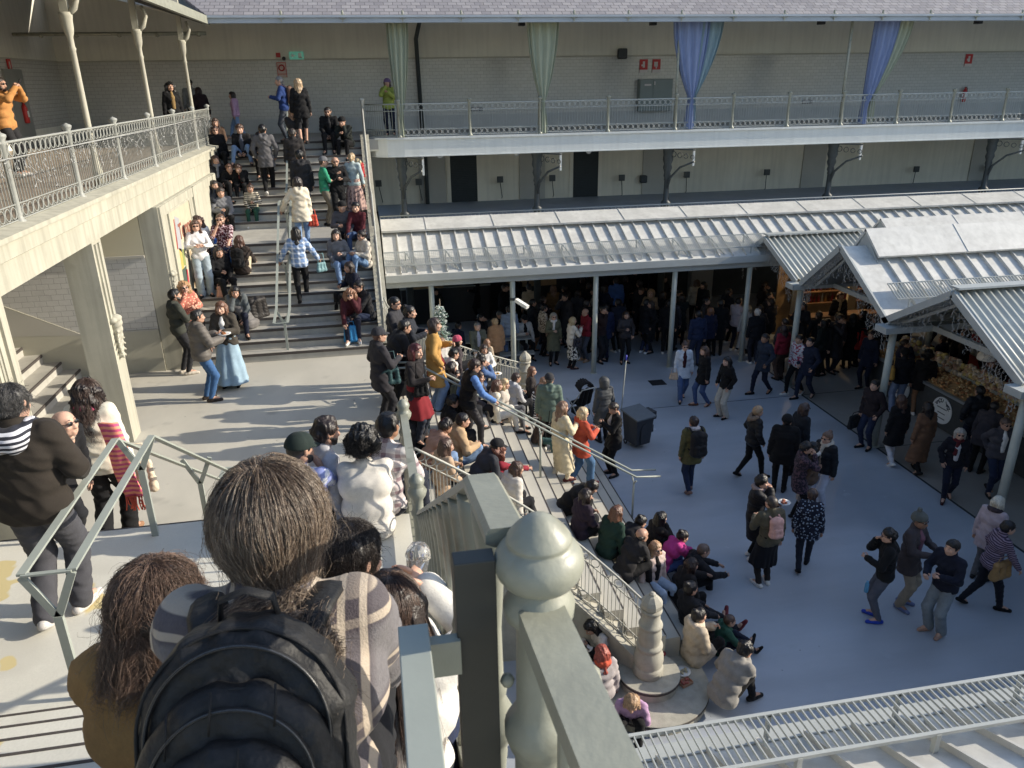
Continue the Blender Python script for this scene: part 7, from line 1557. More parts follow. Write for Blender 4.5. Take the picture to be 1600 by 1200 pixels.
# --- four seated on the half landing edge
def half(px, y): return V3(PY(px, 800, y)[0], y, ZP)
tied = cloth((70, 92, 200), 'print', .85, (228, 230, 236))
a = p(half(470, 5.60), 70, 'person in a dark green cap and blue and white tie-dye T-shirt', g8, pose='sit', hair='short', hat='cap', hatc=(40, 54, 50), hc=(34, 26, 24), top=(150, 164, 226), tpat='letters', tc2=(224, 226, 236), fold=.5, tt=.012, sleeve=.5, bot=BK, h=1.76, arms=('knee', 'face'), lean=.12, beard=(40, 30, 26), fat=1.15, res=.015, head=(-.5, .1, 0), skin='mid')
p(half(515, 6.0), 20, 'curly-haired bearded person beside the green cap', g8, pose='sit', hair='messy', hc=(48, 34, 28), top=(200, 200, 206), tt=.012, bot=BK, h=1.74, beard=(50, 38, 32), res=.015, head=(.1, .1, 0))
a = p(half(575, 5.62), 88, 'broad person in a white shirt with black tied-up curls, back turned', g8, pose='sit', fem=True, hair='afro', hc=(20, 17, 17), top=(222, 216, 206), tt=.014, sleeve=.62, bot=BK, h=1.72, arms=('knee', 'out'), fat=1.26, fold=.18, res=.014, hunch=.18, skin='mid', head=(-.3, .1, 0))
strand_mesh('hair_curls', a[0], a[1], a[1]['s']*1.05, 1500, .10, .030, [(46, 40, 38), (30, 26, 26)], 31, 9, .0016, vol=1.30, zmin=-.2)
a = p(half(606, 5.98), 60, 'person in a white checked shirt with sunglasses pushed up on dark hair', g8, pose='sit', hair='short', hc=(26, 22, 22), top=(226, 222, 220), tpat='plaid', tc2=(120, 90, 100), tt=.012, sleeve=.55, bot=(44, 48, 62), h=1.70, arms=('fold', 'hold'), res=.015, skin='tan', hunch=.2)
# --- the three walking down on the left
a = p(G(104, 966, ZP), 84, 'person in a worn black jacket and striped hood, back turned, hand on the handrail', g8, pose='walk', stride=.10, hair='short', hc=(52, 50, 50), top=(56, 49, 42), fold=.8, tt=.04, bot=(74, 74, 80), bfit=.02, bwide=.015, h=1.76, arms=((.20, .12, -.30), (.20, .24, -.24)), res=.013, shoe=(205, 200, 195), fat=1.12, hood=False, skin='pale', head=(-.1, .12, 0), tlen='hip', collar=1)
root, J = a; s_ = J['s']
strand_mesh('hair_strands', root, J, s_*1.02, 2200, .075, .006, [(120, 117, 116), (84, 82, 80), (60, 56, 56)], 21, 7, .0012, vol=1.10, zmin=-.3)
pr = []
for sg in (-1, 1): pr += [(*(J['nk']+J['rt2']*sg*.10*s_+J['fw2']*.02*s_), *(J['nk']-J['fw2']*.12*s_+J['rt2']*sg*.05*s_-J['up2']*.05*s_), .055*s_, .075*s_)]
pr += [(*(J['nk']-J['fw2']*.12*s_-J['rt2']*.05*s_-J['up2']*.05*s_), *(J['nk']-J['fw2']*.12*s_+J['rt2']*.05*s_-J['up2']*.05*s_), .08*s_, .08*s_)]
V, F = solid(pr, .011, .03, disp=folds(.006, 1.6, 2)); mh = cloth((52, 54, 66), 'hstripes', .85, (205, 205, 212)); mesh_np('striped_hood', V, [F], mh, None, True, root)
q5 = G(186, 848, ZP-4*RISE)
a = p(V3(q5[0], 7.15, ZP-4*RISE), 84, 'person with long dark curls in a cream fleece and a trailing pink scarf', g8, pose='walk', stride=.12, fem=True, hair='curly', hc=(44, 30, 27), top=(226, 218, 198), tt=.04, bot=(30, 30, 34), bwide=.03, h=1.70, arms=('side', 'down'), res=.013, scarf=(226, 84, 128), tlen='hip', shoe=(150, 110, 80), fat=1.1)
root, J = a; s_ = J['s']
strand_mesh('hair_strands', root, J, s_*1.02, 3000, .46, .036, [(104, 76, 64), (76, 54, 46), (128, 98, 82)], 25, 16, .0015, vol=1.24)
q = MB(); w0 = J['nk']+J['rt2']*.10*s_; n_ = 12; V = []
for i in range(n_+1):
    t = i/n_; c0 = np.array([.22+.10*t+.02*math.sin(6*t), -.16-.03*math.sin(5*t), J['ch'][2]+.10-1.0*t*.78])
    for j in range(5): V.append(c0+np.array([(j-2)*.045, .012*math.sin(j*1.7+5*t), 0.]))
F = [(i*5+j, i*5+j+1, i*5+j+6, i*5+j+5) for i in range(n_) for j in range(4)]
q.add(V, F, 0, True)
sc_ = cloth((228, 84, 132), 'stripes', .9, (240, 160, 130)); o_ = q.build('scarf_tail', sc_, root); m_ = o_.modifiers.new('s', 'SOLIDIFY'); m_.thickness = .012
q = MB(); e0 = V[-5:]
for j in range(18):
    b0 = np.array(e0[0])+(np.array(e0[4])-np.array(e0[0]))*(j/17); q.tube([b0, b0+[random.uniform(-.02, .04), 0, -.08], b0+[random.uniform(-.02, .06), random.uniform(-.02, .02), -.15]], .006, 4)
q.build('scarf_fringe', cloth((225, 90, 60)), root)
handbag(wpt(root, J['wrr']+V3(.03, .10, -.22)), (222, 206, 178), 'cream canvas tote with brown lettering beside the pink scarf', .30, .34, .18, 0, .08, 'tote_bag')
q6 = PY(90, 650, 6.5)
p(V3(q6[0]-.11, 6.30, ZP-RISE*2), -25, 'balding person in glasses and a dark coat stooping on the near stairs', g8, hair='bald', hc=(86, 64, 54), glasses='clear', top=(30, 30, 34), scarf=(150, 132, 120), tlen='thigh', bot=DK, h=1.56, lean=.42, hunch=.15, skin='pale', res=.014, arms=('down', 'down'), head=(0, -.35, 0))
p(V3(-4.02, 6.3, ZP-RISE), 85, 'person in a white padded jacket cut by the left edge of the picture', g8, pose='walk', stride=.12, fem=True, hair='long', hc=(60, 44, 36), top=(224, 222, 216), tlen='thigh', bot=(60, 30, 36), h=1.66, puff=1, res=.016, shoe=(150, 30, 40))
# ============================================================ SIGNS, LAMPS, STALLS, SMALL THINGS
def sign(name, pos, w, h, cols, shapes, label, cat='sign', normal='-y', grp=None):
    """flat sign: backing plus pictogram boxes (x0,x1,z0,z1,material)"""
    e = empty(name, pos, 0 if normal == '-y' else R(90), label, cat, grp); q = MB(); q.box(-w/2, w/2, -.02, 0, -h/2, h/2); q.build('plate', cols, e)
    for i, (x0, x1, z0, z1, m) in enumerate(shapes):
        q = MB(); q.box(x0*w, x1*w, -.026, -.0205, z0*h, z1*h); q.build('pictogram', m, e)
    return e
pk = mat('sign_white', (.55, .50, .48), .5, .05)
for (x, z, lab, arrow) in ((9.96, 8.67, 'small red fire sign with a white flame figure, left of the pair above the cabinet', 0), (10.44, 8.67, 'small red fire hose sign, right of the pair above the cabinet', 1), (23.03, 8.72, 'small red fire extinguisher sign at the far right of the gallery', 0)):
    sign('fire_sign', (x, 28.38, z), .30, .44, red, [(-.12, .14, -.12, .34, pk), (-.28, -.1, -.02, .12, pk), (-.5, .5, -.5, -.28, pk)] if not arrow else [(-.30, .15, -.05, .30, pk), (-.1, .05, -.2, .0, pk), (-.5, .5, -.5, -.28, pk)], lab, grp='red fire safety signs')
sign('fire_sign', (-2.56, 28.38, 8.70), .30, .46, mat('sign_pale', (.50, .36, .32), .5), [(-.5, -.44, -.5, .5, red), (.44, .5, -.5, .5, red), (-.5, .5, -.30, -.26, red), (-.5, .5, .46, .5, red)], 'pale fire sign with a dark red ring above the stair top', grp='red fire safety signs')
q = MB(); q.ring((0, 0, 0), .085, .022, (0, 1, 0), 20, 6); o = q.build('no_entry_ring', red); o.location = (-2.56, 28.355, 8.76); tag(o, 'dark red ring mark fixed on the pale fire sign', 'sign mark')
sign('fire_sign', (-9.38, 24.66, 8.80), .24, .42, red, [(-.12, .12, -.1, .34, pk)], 'small red fire sign on the left gallery side wall', normal='x', grp='red fire safety signs')
e = sign('exit_sign', (-2.04, 28.36, 9.13), .46, .24, greensign, [(.12, .34, -.34, .34, mat('exit_white', (.75, .8, .75), .5)), (-.38, -.08, -.07, .07, MC['exit_white']), (.2, .42, -.36, -.22, MC['exit_white'])], 'green emergency exit sign with a white left arrow above the stairs', 'sign')
q = MB(); q.add([(-.30*.46*1.2, -.027, 0), (-.09, -.027, .075), (-.09, -.027, -.075), (-.30*.46*1.2, -.021, 0), (-.09, -.021, .075), (-.09, -.021, -.075)], [(0, 1, 2), (5, 4, 3), (0, 3, 4, 1), (1, 4, 5, 2), (2, 5, 3, 0)]); ar = q.build('arrow', MC['exit_white'], e); ar.location = (-.02, 0, 0)
q = MB(); q.box(-.07, .07, -.05, 0, -.07, .07); o = q.build('alarm_box', red, None, .008); o.location = (-2.62, 28.37, 9.15); tag(o, 'little dark red alarm box left of the green exit sign', 'alarm')
def camera_(pos, label):
    e = empty('security_camera', pos, 0, label, 'camera'); q = MB(); q.tube([(0, 0, 0), (0, -.16, -.01)], .02, 6); q.build('bracket', black, e); q = MB(); q.sphere((0, -.2, -.04), .06, 10); q.build('dome', black, e)
camera_((-2.44, 28.38, 9.08), 'black dome camera on a bracket beside the exit sign')
def extinguisher(pos, rz, label):
    e = empty('fire_extinguisher', pos, rz, label, 'extinguisher', 'red fire extinguishers'); q = MB(); q.lathe([(.06, 0), (.075, .03), (.075, .40), (.05, .47), (.025, .49), (.025, .53)], (0, -.1, 0), 14); q.build('cylinder', red, e)
    q = MB(); q.tube([(0, -.1, .52), (.07, -.11, .50), (.09, -.12, .30), (.085, -.12, .12)], .012, 6); q.build('hose', black, e); q = MB(); q.box(-.05, .05, -.12, -.08, .525, .55); q.build('handle', black, e)
    q = MB(); q.box(-.05, .05, -.18, -.172, .16, .32); q.build('label_band', white, e)
extinguisher((23.06, 28.38, 7.22), 0, 'red fire extinguisher on the far gallery wall at the right')
extinguisher((-9.38, 24.74, 7.35), R(90), 'red fire extinguisher on the left gallery wall near the photographer')
e = empty('metal_cabinet', (10.38, 28.39, 7.15), 0, 'grey-green two-door metal cabinet on the far gallery wall', 'cabinet')
q = MB(); q.box(-.62, .62, -.28, 0, 0, 1.08); q.build('body', mat('cabinet_grey', (.20, .23, .22), .5, .05), e, .01)
for (x0, x1) in ((-.60, -.13), (-.12, .60)): q = MB(); q.box(x0, x1, -.30, -.281, .02, 1.06); q.build('door', MC['cabinet_grey'], e, .004)
q = MB(); q.box(-.09, -.05, -.315, -.301, .88, 1.0); q.build('latch', pk, e); q = MB(); q.box(-.45, -.2, -.304, -.3005, .86, .92); q.build('sticker', pk, e)
def speaker(pos, label, s=1.):
    e = empty('loudspeaker', pos, 0, label, 'loudspeaker'); q = MB(); q.box(-.16*s, .16*s, -.24, -.02, -.17*s, .17*s); q.build('case', mat('dark_grey_case', (.045, .05, .055), .6), e, .04); q = MB(); q.box(-.02, .02, -.05, .02, -.05, .05); q.build('bracket', black, e)
speaker((9.11, 28.36, 9.08), 'dark boxy loudspeaker on the upper wall left of the fire signs'); speaker((10.1, 28.36, 4.75), 'dark boxy loudspeaker low on the wall beside a pilaster', .8)
for x in (1.06, 4.88, 9.02, 14.69, 20.39):
    e = empty('eave_spotlight', (x, 25.0, 9.86), 0, 'small dark spotlight hanging under the far eave', 'spotlight', 'spotlights under the far eave'); q = MB(); q.tube([(0, 0, .45), (0, 0, .12)], .02, 6); q.build('stem', black, e); q = MB(); q.box(-.09, .09, -.12, .12, -.08, .08); q.build('head', black, e, .015)
for (x, z) in ((16.49, 7.35), (3.9, 7.35)):
    sign('wall_socket_plate', (x, 28.385, z), .42, .14, mat('plate_dark', (.12, .12, .12), .5), [(-.42, -.15, -.3, .3, pk), (-.08, .18, -.3, .3, pk)], 'small grey socket plate low on the far gallery wall', 'socket', grp='socket plates on the gallery wall')
for i, (x, z) in enumerate(((.3, 4.62), (1.71, 4.62), (4.63, 4.6), (6.56, 4.58), (9.2, 4.5), (11.74, 4.52), (14.98, 4.5), (21.36, 4.4), (24.58, 4.35))):
    e = empty('floodlight', (x, 28.36, z+.35), 0, 'small square floodlight on a rod against the lower far wall', 'floodlight', 'floodlights along the lower wall'); q = MB(); q.box(-.11, .11, -.34, -.26, -.11, .11); q.build('head', mat('flood_grey', (.06, .065, .065), .5), e, .01); q = MB(); q.tube([(0, -.27, -.05), (.10, -.1, -.65), (.10, 0, -.7)], .015, 5); q.build('rod', irondark, e)
for x in (2.33, 4.86, 7.33):
    e = empty('globe_lamp', (x, 26.0, 6.02), 0, 'round glass ceiling lamp under the far gallery', 'lamp', 'globe lamps under the far gallery'); q = MB(); q.sphere((0, 0, 0), .10, 14); q.build('globe', glassy, e); q = MB(); q.lathe([(.19, .10), (.20, .14), (.06, .2), (.06, .36)], (0, 0, 0), 16); q.build('rim', irondark, e)
# mural panel on the stair wall
def text_part(body, size, m, parent, loc, rot, name='lettering', ex=.004, bold=False):
    cu = bpy.data.curves.new(name, 'FONT'); cu.body = body; cu.size = size; cu.extrude = ex; cu.align_x = 'CENTER'; cu.align_y = 'CENTER'
    if bold: cu.offset = size*.02
    t = bpy.data.objects.new(name, cu); me = bpy.data.meshes.new_from_object(t); bpy.data.objects.remove(t); bpy.data.curves.remove(cu)
    me.materials.clear(); me.materials.append(m); o = bpy.data.objects.new(name, me); COL.objects.link(o); o.parent = parent; o.location = loc; o.rotation_euler = rot; return o
mu = empty('mural', (-4.045, 17.55, 3.75), 0, 'faded painted advertising panel with red script on the sunlit stair wall', 'mural')
q = MB(); q.box(0, .012, -.95, 1.0, 0, 2.12); q.build('panel', mat('mural_cream', (.47, .42, .31), .8, .12, 3), mu)
q = MB(); q.box(.0, .03, -1.0, -.95, -.05, 2.17); q.box(.0, .03, 1.0, 1.05, -.05, 2.17); q.box(.0, .03, -.95, 1.0, 2.12, 2.17); q.box(.0, .03, -.95, 1.0, -.05, 0); q.build('frame', cream, mu)
text_part('Tempr', .46, mat('mural_red', (.26, .09, .06), .8), mu, (.015, .28, 1.62), (R(90), 0, R(90)), bold=True)
mm = lambda n, c: mat('mural_'+n, c, .8, .1, 6)
for (nm, pts, m) in (('band', [(-.15, 1.22), (.95, 1.22), (.95, 1.38), (-.15, 1.38)], mm('grey', (.30, .30, .28))), ('shape', [(-.72, 1.35), (-.62, 1.95), (-.55, 1.95), (-.62, 1.35)], mm('red2', (.30, .06, .05))), ('shape', [(-.62, 1.35), (-.5, 2.0), (-.15, 1.9), (-.35, 1.2)], mm('grey2', (.34, .34, .36))), ('shape', [(-.62, .9), (-.58, 1.35), (-.38, 1.3), (-.42, .9)], mm('yellow', (.48, .36, .10))), ('shape', [(-.42, .95), (-.36, 1.28), (-.16, 1.25), (-.2, .9)], mm('green', (.24, .28, .10))),
                     ('shape', [(-.64, .55), (-.62, .9), (-.2, .9), (-.3, .6)], mm('dark', (.06, .09, .07))), ('shape', [(-.34, .55), (-.3, .85), (-.14, .8), (-.18, .5)], mm('crimson', (.42, .05, .07))), ('shape', [(-.62, .1), (-.6, .55), (-.3, .6), (-.28, .2)], mm('amber', (.52, .38, .12))), ('shape', [(-.6, -.0+.02), (-.55, .12), (-.3, .18), (-.35, .03)], mm('dark', (.06, .09, .07))), ('shape', [(.25, .3), (.35, 1.1), (.45, 1.1), (.35, .3)], mm('tan', (.42, .30, .18)))):
    q = MB(); q.prism(pts, 'x', .0125, .0145); q.build(nm, m, mu)
# nut stall
ns_ = empty('nut_stall', (13.5, 15.4, 0), 0, 'long stall counter heaped with nuts and dried fruit under the right pavilion', 'stall')
q = MB(); q.box(0, .9, -3.2, 2.9, .02, .92); q.build('counter', mat('counter_dark', (.06, .062, .06), .5, .2, 4), ns_, .01)
q = MB(); q.box(-.06, .02, -3.25, 2.95, .93, 1.0); q.build('metal_edge', mat('counter_edge', (.42, .44, .44), .3, .05, 3, metal=.7), ns_)
def heap(name, x0, x1, y0, y1, z0, z1, n, cols, seed, sz=(.03, .055)):
    g_ = np.random.default_rng(seed); P = MB()
    for i in range(n):
        u, v = g_.uniform(0, 1), g_.uniform(0, 1); P.sphere((lerp(x0, x1, u), lerp(y0, y1, v), lerp(z0, z1, u)+g_.uniform(-.01, .05)), g_.uniform(*sz), 6, int(g_.integers(0, len(cols))), (1, g_.uniform(.7, 1.3), g_.uniform(.6, 1)))
    return P.build(name, cols, ns_)
hz = [mat('nut_%d' % i, c, .6, .3, 30) for i, c in enumerate(((.55, .32, .14), (.46, .24, .10), (.64, .46, .24), (.40, .17, .07), (.58, .40, .19)))]
q = MB(); q.add([(.02, -3.2, 1.0), (.02, 2.9, 1.0), (.75, 2.9, 1.12), (.75, -3.2, 1.12), (.02, -3.2, .95), (.02, 2.9, .95), (.75, 2.9, .95), (.75, -3.2, .95)], [(0, 3, 2, 1), (0, 1, 5, 4), (1, 2, 6, 5), (2, 3, 7, 6), (3, 0, 4, 7)]); q.build('tray_bed', mat('nut_bed', (.56, .34, .15), .7, .5, 5, .4, 40, stain=((.20, .10, .05), 3, .5, .15)), ns_)
heap('nut_heap', .05, .72, -3.1, 2.85, 1.0, 1.11, 900, hz, 3, (.022, .045))
bz = [mat('bag_%d' % i, c, .35, .3, 20) for i, c in enumerate(((.58, .48, .35), (.50, .36, .20), (.64, .56, .46), (.44, .26, .18), (.54, .43, .15)))]
heap('bagged_goods', .78, 1.05, -3.1, 2.9, 1.15, 1.36, 420, bz, 9, (.05, .09))
q = MB(); q.box(.76, .79, -3.2, 2.9, 1.0, 1.2); q.build('glass_guard', steelbar, ns_)
for (y, lab) in ((-.13, 'PEQU JAN'), (1.44, 'PEQU JAN')):
    e = empty('round_sign', (13.49, 15.4+y, .50), 0, 'round white stall sign with dark lettering, %s' % ('nearer one, in front of the padded jacket' if y < 0 else 'farther one, behind the curly-haired customer'), 'sign', 'round signs on the nut stall'); q = MB()
    V = [(-.012, .34*math.cos(2*pi*i/32), .34*math.sin(2*pi*i/32)) for i in range(32)]; q.prism([(v[1], v[2]) for v in V], 'x', -.014, -.002); q.build('disc', white, e)
    for k, ch in enumerate(lab): a_ = R(152-17.5*k); text_part(ch, .13, black, e, (-.018, -.25*math.cos(a_), .25*math.sin(a_)), (R(90), (a_-R(90)), R(-90)), 'letter', .002, True) if ch != ' ' else None
    for zz_, w_ in ((.06, .17), (-.07, .13), (-.2, .15)): q = MB(); q.box(-.018, -.0145, -w_, w_, zz_-.012, zz_+.012); q.build('print_line', mat('print_grey', (.12, .12, .12), .6), e)
e = empty('stall_shelves', (16.4, 15.4, 0), 0, 'back shelves of the nut stall with red panels and hanging goods', 'shelves')
q = MB(); q.box(.3, .36, -3.4, 3.2, 0, 2.6); q.build('back_panel', mat('crimson_panel', (.22, .03, .04), .6, .2, 3), e)
for z in (.9, 1.5, 2.0):
    q = MB(); q.box(-.1, .3, -3.4, 3.2, z-.03, z); q.build('shelf', steelbar, e); g_ = random.Random(int(z*10))
    q = MB(); y = -3.3
    while y < 3.1: q.box(-.05, .2, y, y+g_.uniform(.08, .2), z, z+g_.uniform(.12, .34), g_.randrange(5)); y += g_.uniform(.16, .34)
    q.build('packets', bz[:3]+[MC['crimson_panel'], white], e)
e = empty('hanging_lamp', (13.5, 14.30, 2.2), 0, 'white cone lamp hanging over the nut stall', 'lamp'); q = MB(); q.lathe([(.19, -.02), (.20, 0), (.19, .08), (.14, .16), (.05, .24), (.035, .55), (.02, .8)], (0, 0, 0), 20); q.build('shade', white, e); q = MB(); q.tube([(0, 0, .78), (0, 0, 1.5)], .012, 5); q.build('cord', black, e); q = MB(); q.sphere((0, 0, .02), .09, 10); q.build('bulb', glassy, e)
# lit stall under the middle pavilion
ls = empty('lit_stall', (14.6, 22.2, 0), 0, 'warmly lit stall with cream uprights and crowded bottle shelves', 'stall')
q = MB(); q.box(-1.4, 2.6, 1.0, 1.06, 0, 2.75); q.build('back_panel', mat('stall_back', (.30, .20, .10), .6, .3, 4), ls)
for x in (-1.05, .95): q = MB(); q.box(x-.15, x+.15, .3, .4, .9, 2.75); q.build('upright', mat('cream_upright', (.58, .50, .34), .6), ls)
q = MB(); q.box(-1.5, 2.7, -.55, -.05, 0, 1.02); q.build('counter', mat('counter_wood', (.16, .09, .05), .6, .3, 4), ls)
g_ = random.Random(2)
for z in (1.1, 1.5, 1.9, 2.3):
    q = MB(); q.box(-.9, 2.5, .72, 1.0, z-.03, z); q.build('shelf', MC['counter_wood'], ls); q = MB(); x = -.85
    while x < 2.4: r_ = g_.uniform(.03, .05); q.lathe([(r_, 0), (r_, .18), (r_*.4, .24), (r_*.4, .3)], (x, .85, z), 6, g_.randrange(4)); x += g_.uniform(.1, .16)
    q.build('bottles', [mat('bottle_brown', (.10, .04, .02), .2), mat('bottle_amber', (.35, .18, .05), .2), mat('bottle_red', (.30, .04, .04), .3), mat('bottle_pale', (.5, .45, .35), .3)], ls)
for (x, y, z) in ((-.3, .55, 2.62), (1.6, .55, 2.62)):
    q = MB(); q.sphere((x, y, z), .05 if z > 2.2 else .10, 10); q.build('bulb', emis('warm_bulb', (1, .72, .38), 4. if z > 2.2 else 4.), ls)
for x in (-.3, 1.6):
    l_ = bpy.data.lights.new('stall_lamp', 'POINT'); l_.energy = 26; l_.color = (1, .70, .38); l_.shadow_soft_size = .06; lo_ = bpy.data.objects.new('stall_lamp', l_); COL.objects.link(lo_); lo_.location = (14.6+x, 22.55, 2.55)
handbag((14.05, 19.6, .9), (190, 36, 32), 'glossy red bag glowing in the shade below the middle pavilion', .42, .5, .1, 0, .16, 'red_bag')
# bakery crates, shaded table
e = empty('bread_crate', (1.75, 27.4, 1.35), 0, 'wooden crate of loaves on a dark counter at the back of the canopy', 'crate'); q = MB(); q.box(-.55, .55, -.35, .35, 0, .05); q.box(-.55, .55, -.37, -.33, 0, .28); q.box(-.55, .55, .33, .37, 0, .34); q.box(-.57, -.53, -.35, .35, 0, .30); q.box(.53, .57, -.35, .35, 0, .30); q.box(-.02, .02, -.33, .33, .05, .26); q.build('crate', mat('crate_wood', (.42, .28, .15), .7, .2, 6), e)
q = MB()
for i in range(16): q.sphere((random.uniform(-.48, .48), random.uniform(-.28, .28), random.uniform(.1, .2)), .10, 8, 0, (1.3, .8, .7))
q.build('loaves', mat('bread', (.40, .20, .08), .7, .3, 12), e)
e = empty('back_counter', (2.4, 27.6, 0), 0, 'dark panelled counter at the back of the canopy', 'counter'); q = MB(); q.box(-1.6, 1.6, -.45, .5, 0, 1.32); q.build('front', mat('counter_black', (.03, .03, .032), .5), e); q = MB(); q.box(-1.65, 1.65, -.5, .55, 1.32, 1.35); q.build('top', steelbar, e)
e = empty('crate', (5.6, 27.4, 1.2), 0, 'pale wooden shelf tray at the back of the canopy, right of the counter', 'crate'); q = MB(); q.box(-.9, .9, -.3, .3, 0, .06); q.box(-.9, .9, -.32, -.28, 0, .22); q.build('tray', MC['crate_wood'], e); q = MB(); [q.sphere((random.uniform(-.8, .8), random.uniform(-.2, .2), .12), .08, 6) for i in range(14)]; q.build('goods', MC['bread'], e)
e = empty('table', (3.4, 22.75, 0), 0, 'grey rectangular table with plates in the shade behind the curved railing', 'table'); q = MB(); q.box(-1.1, 1.2, -.35, .35, .72, .76); q.build('top', mat('table_grey', (.28, .29, .28), .5), e)
for (x, y) in ((-.95, -.25), (-.95, .25), (1.05, -.25), (1.05, .25)): q = MB(); q.box(x-.03, x+.03, y-.03, y+.03, 0, .72); q.build('leg', steelbar, e)
for (y, lab) in ((.72, 'bench on the far side of the shaded table'), (-.72, 'bench on the near side of the shaded table')):
    e = empty('bench', (3.4, 22.75+y, 0), 0, 'plain grey %s' % lab, 'bench'); q = MB(); q.box(-1.1, 1.2, -.16, .16, .40, .44); q.build('seat', MC['table_grey'], e)
    for x in (-.9, 1.0): q = MB(); q.box(x-.03, x+.03, -.13, .13, 0, .40); q.build('leg', steelbar, e)
plate((3.6, 22.6, .765), 'white plate with leftovers on the shaded table', (90, 80, 70)); plate((4.1, 22.7, .765), 'second white plate nearer the black cap on the shaded table', (150, 110, 70))
# post lamp, cart, pole, christmas tree
e = empty('post_lamp', (3.75, 20.72, 2.45), 0, 'short white box lamp on an arm of the second canopy post', 'lamp'); q = MB(); q.obox((.05, -.05, .05), (.32, -.35, -.10), .13, .09); q.build('lamp_box', white, e); q = MB(); q.lathe([(.09, -.04), (.09, .04)], (0, .22, .02), 10); q.build('clamp', irondark, e)
e = empty('rubbish_cart', (5.85, 15.95, 0), R(20), 'dark grey plastic cleaning cart with a sloping lid in the courtyard', 'cart'); pl = mat('cart_plastic', (.032, .036, .044), .5, .15, 6)
e.scale = (.8, .8, .88); q = MB(); q.add([(-.26, -.3, .12), (.26, -.3, .12), (.26, .3, .12), (-.26, .3, .12), (-.33, -.36, .92), (.33, -.36, .92), (.33, .36, .98), (-.33, .36, .98)], [(0, 3, 2, 1), (4, 5, 6, 7), (0, 1, 5, 4), (1, 2, 6, 5), (2, 3, 7, 6), (3, 0, 4, 7)]); q.build('bin', pl, e, .03)
q = MB(); q.sheet((-.37, -.42, .96), (.37, -.42, .96), (.37, .40, 1.05), (-.37, .40, 1.05), .05); q.build('lid', mat('cart_lid', (.11, .13, .15), .45, .1, 5), e, .012)
q = MB(); q.prism([(-.16, .2), (.16, .2), (.16, .62), (.11, .73), (0, .78), (-.11, .73), (-.16, .62)], 'y', -.365, -.335); q.build('door_panel', pl, e, .006)
q = MB(); q.box(.33, .55, -.2, .2, .75, .98); q.build('side_bucket', pl, e, .02); q = MB(); q.box(.30, .46, -.2, .2, .38, .60); q.build('side_tray', pl, e, .02)
for x in (-.22, .22): q = MB(); q.ring((x, .28, .09), .065, .025, (1, 0, 0), 14, 6); q.build('wheel', black, e)
e = empty('broom', (5.50, 16.2, .62), 0, 'thin broom handle with a blue tip standing up from the cart', 'broom'); q = MB(); q.tube([(0, 0, 0), (.12, .12, 1.45)], .012, 6); q.build('handle', steelbar, e); q = MB(); q.tube([(.12, .12, 1.45), (.128, .128, 1.58)], .018, 6); q.build('tip', mat('blue_tip', (.05, .06, .45), .4), e)
e = empty('christmas_tree', (1.62, 20.35, 0), 0, 'slim frosted Christmas tree behind the curved railing', 'tree'); q = MB(); q.tube([(0, 0, 0), (0, 0, 2.0), (0, 0, 2.75)], [.05, .035, .012], 8); q.build('trunk', BRN if False else mat('tree_stem', (.20, .16, .12), .8), e)
g_ = random.Random(8); q = MB()
for i in range(900):
    z = .35+2.2*g_.random()**1.1; r_ = (.46*(1-(z-.35)/2.35)*(.75+.35*math.sin(9*z)))*g_.uniform(.2, 1.25); a_ = g_.uniform(0, 6.283); c_ = Vector((r_*math.cos(a_), r_*math.sin(a_), z-.12*r_)); d_ = Vector((math.cos(a_+g_.uniform(-.6, .6)), math.sin(a_), g_.uniform(-.3, .5))).normalized()*g_.uniform(.07, .14)
    q.obox(c_, c_+d_, .035, .018, (0, 0, 1), g_.randrange(3))
q.build('needles', [mat('frost_a', (.34, .40, .38), .7), mat('frost_b', (.14, .22, .18), .7), mat('frost_c', (.52, .56, .54), .7)], e)
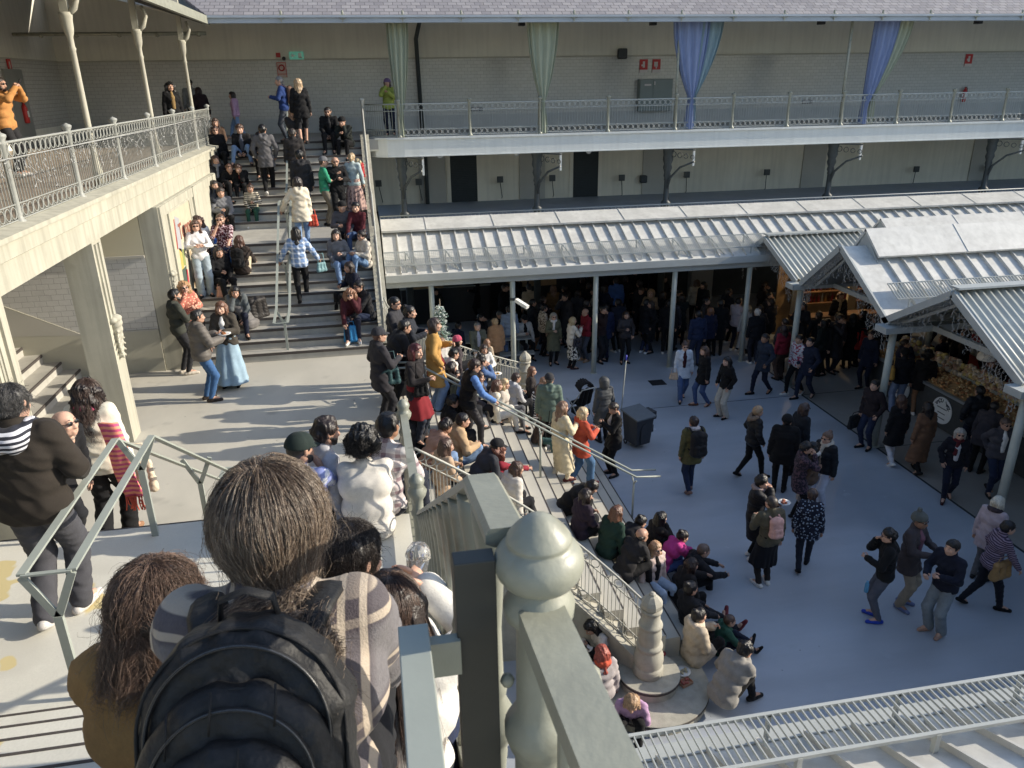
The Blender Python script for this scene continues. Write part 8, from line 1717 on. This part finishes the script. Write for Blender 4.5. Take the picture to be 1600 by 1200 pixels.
# food on the plinth
plate((3.93, 8.32, .178), 'white plate with scraps on the lower plinth of the near newel', (190, 180, 150))
e = empty('food_tray', (3.88, 8.10, .178), R(20), 'small clear tray of pink prawns on the lower plinth', 'food tray'); q = MB(); q.box(-.09, .09, -.06, .06, 0, .01); q.box(-.09, .09, -.065, -.058, 0, .04); q.box(-.09, .09, .058, .065, 0, .04); q.box(-.095, -.088, -.06, .06, 0, .04); q.box(.088, .095, -.06, .06, 0, .04); q.build('tray', mat('tray_amber', (.45, .25, .16), .3), e); q = MB(); [q.sphere((random.uniform(-.07, .07), random.uniform(-.04, .04), .022), .02, 6) for i in range(10)]; q.build('prawns', mat('prawn', (.50, .16, .12), .4), e)
q = MB(); q.sphere((0, 0, .034), .036, 12); q.tube([(0, 0, .065), (.005, 0, .085)], .003, 4); o = q.build('apple', mat('apple_red', (.28, .05, .05), .35)); o.location = (3.70, 8.52, .35); tag(o, 'small dark red apple left on the upper plinth', 'apple')
q = MB()
for i in range(3): q.add([(random.uniform(-.08, .08), random.uniform(-.06, .06), .01+.02*random.random()) for k in range(4)], [(0, 1, 2, 3)])
q = MB(); q.sphere((0, 0, .03), .05, 8, 0, (1.2, .8, .5)); q.sphere((.04, .03, .03), .03, 6, 0, (1, 1, .7)); o = q.build('napkin', white); o.location = (3.78, 8.45, .176); tag(o, 'crumpled white napkin beside the plate on the plinth', 'napkin')

# carved brackets on the pillars
def carve(x, y, z, sc, seed):
    r_ = random.Random(seed); P = [(x, y, z-.30*sc, x+.03, y, z+.30*sc, .05*sc, .09*sc), (x+.02, y-.10*sc, z+.30*sc, x+.02, y+.10*sc, z+.30*sc, .05*sc, .05*sc)]
    for i in range(7):
        t = i/6; w = (.05+.09*math.sin(pi*t))*sc; P += [(x+.02, y, z+(.26-.5*t)*sc, x+.05*sc, y-w, z+(.20-.52*t)*sc, .028*sc, .016*sc), (x+.02, y, z+(.26-.5*t)*sc, x+.05*sc, y+w, z+(.20-.52*t)*sc, .028*sc, .016*sc)]
    V, F = solid(P, .012, .012, disp=lambda X, Y, Z: .006*np.sin(60*Z+25*np.abs(Y-y))); o = mesh_np('carved_bracket', V, [F], cream, None, True, lw); o.location = (4.3, -12, 0)
carve(-4.15, 8.85, ZL+1.15, 1.3, 1); carve(-4.14, 12.58, ZL+1.75, 1., 2); carve(-4.02, 16.01, ZL+1.75, .8, 3)

icicle((-4.20, 10.0, ZG+.78), (-4.20, 23.7, ZG+.78), 'thin white light strings hanging along the left gallery railing', 60, .5, 21)
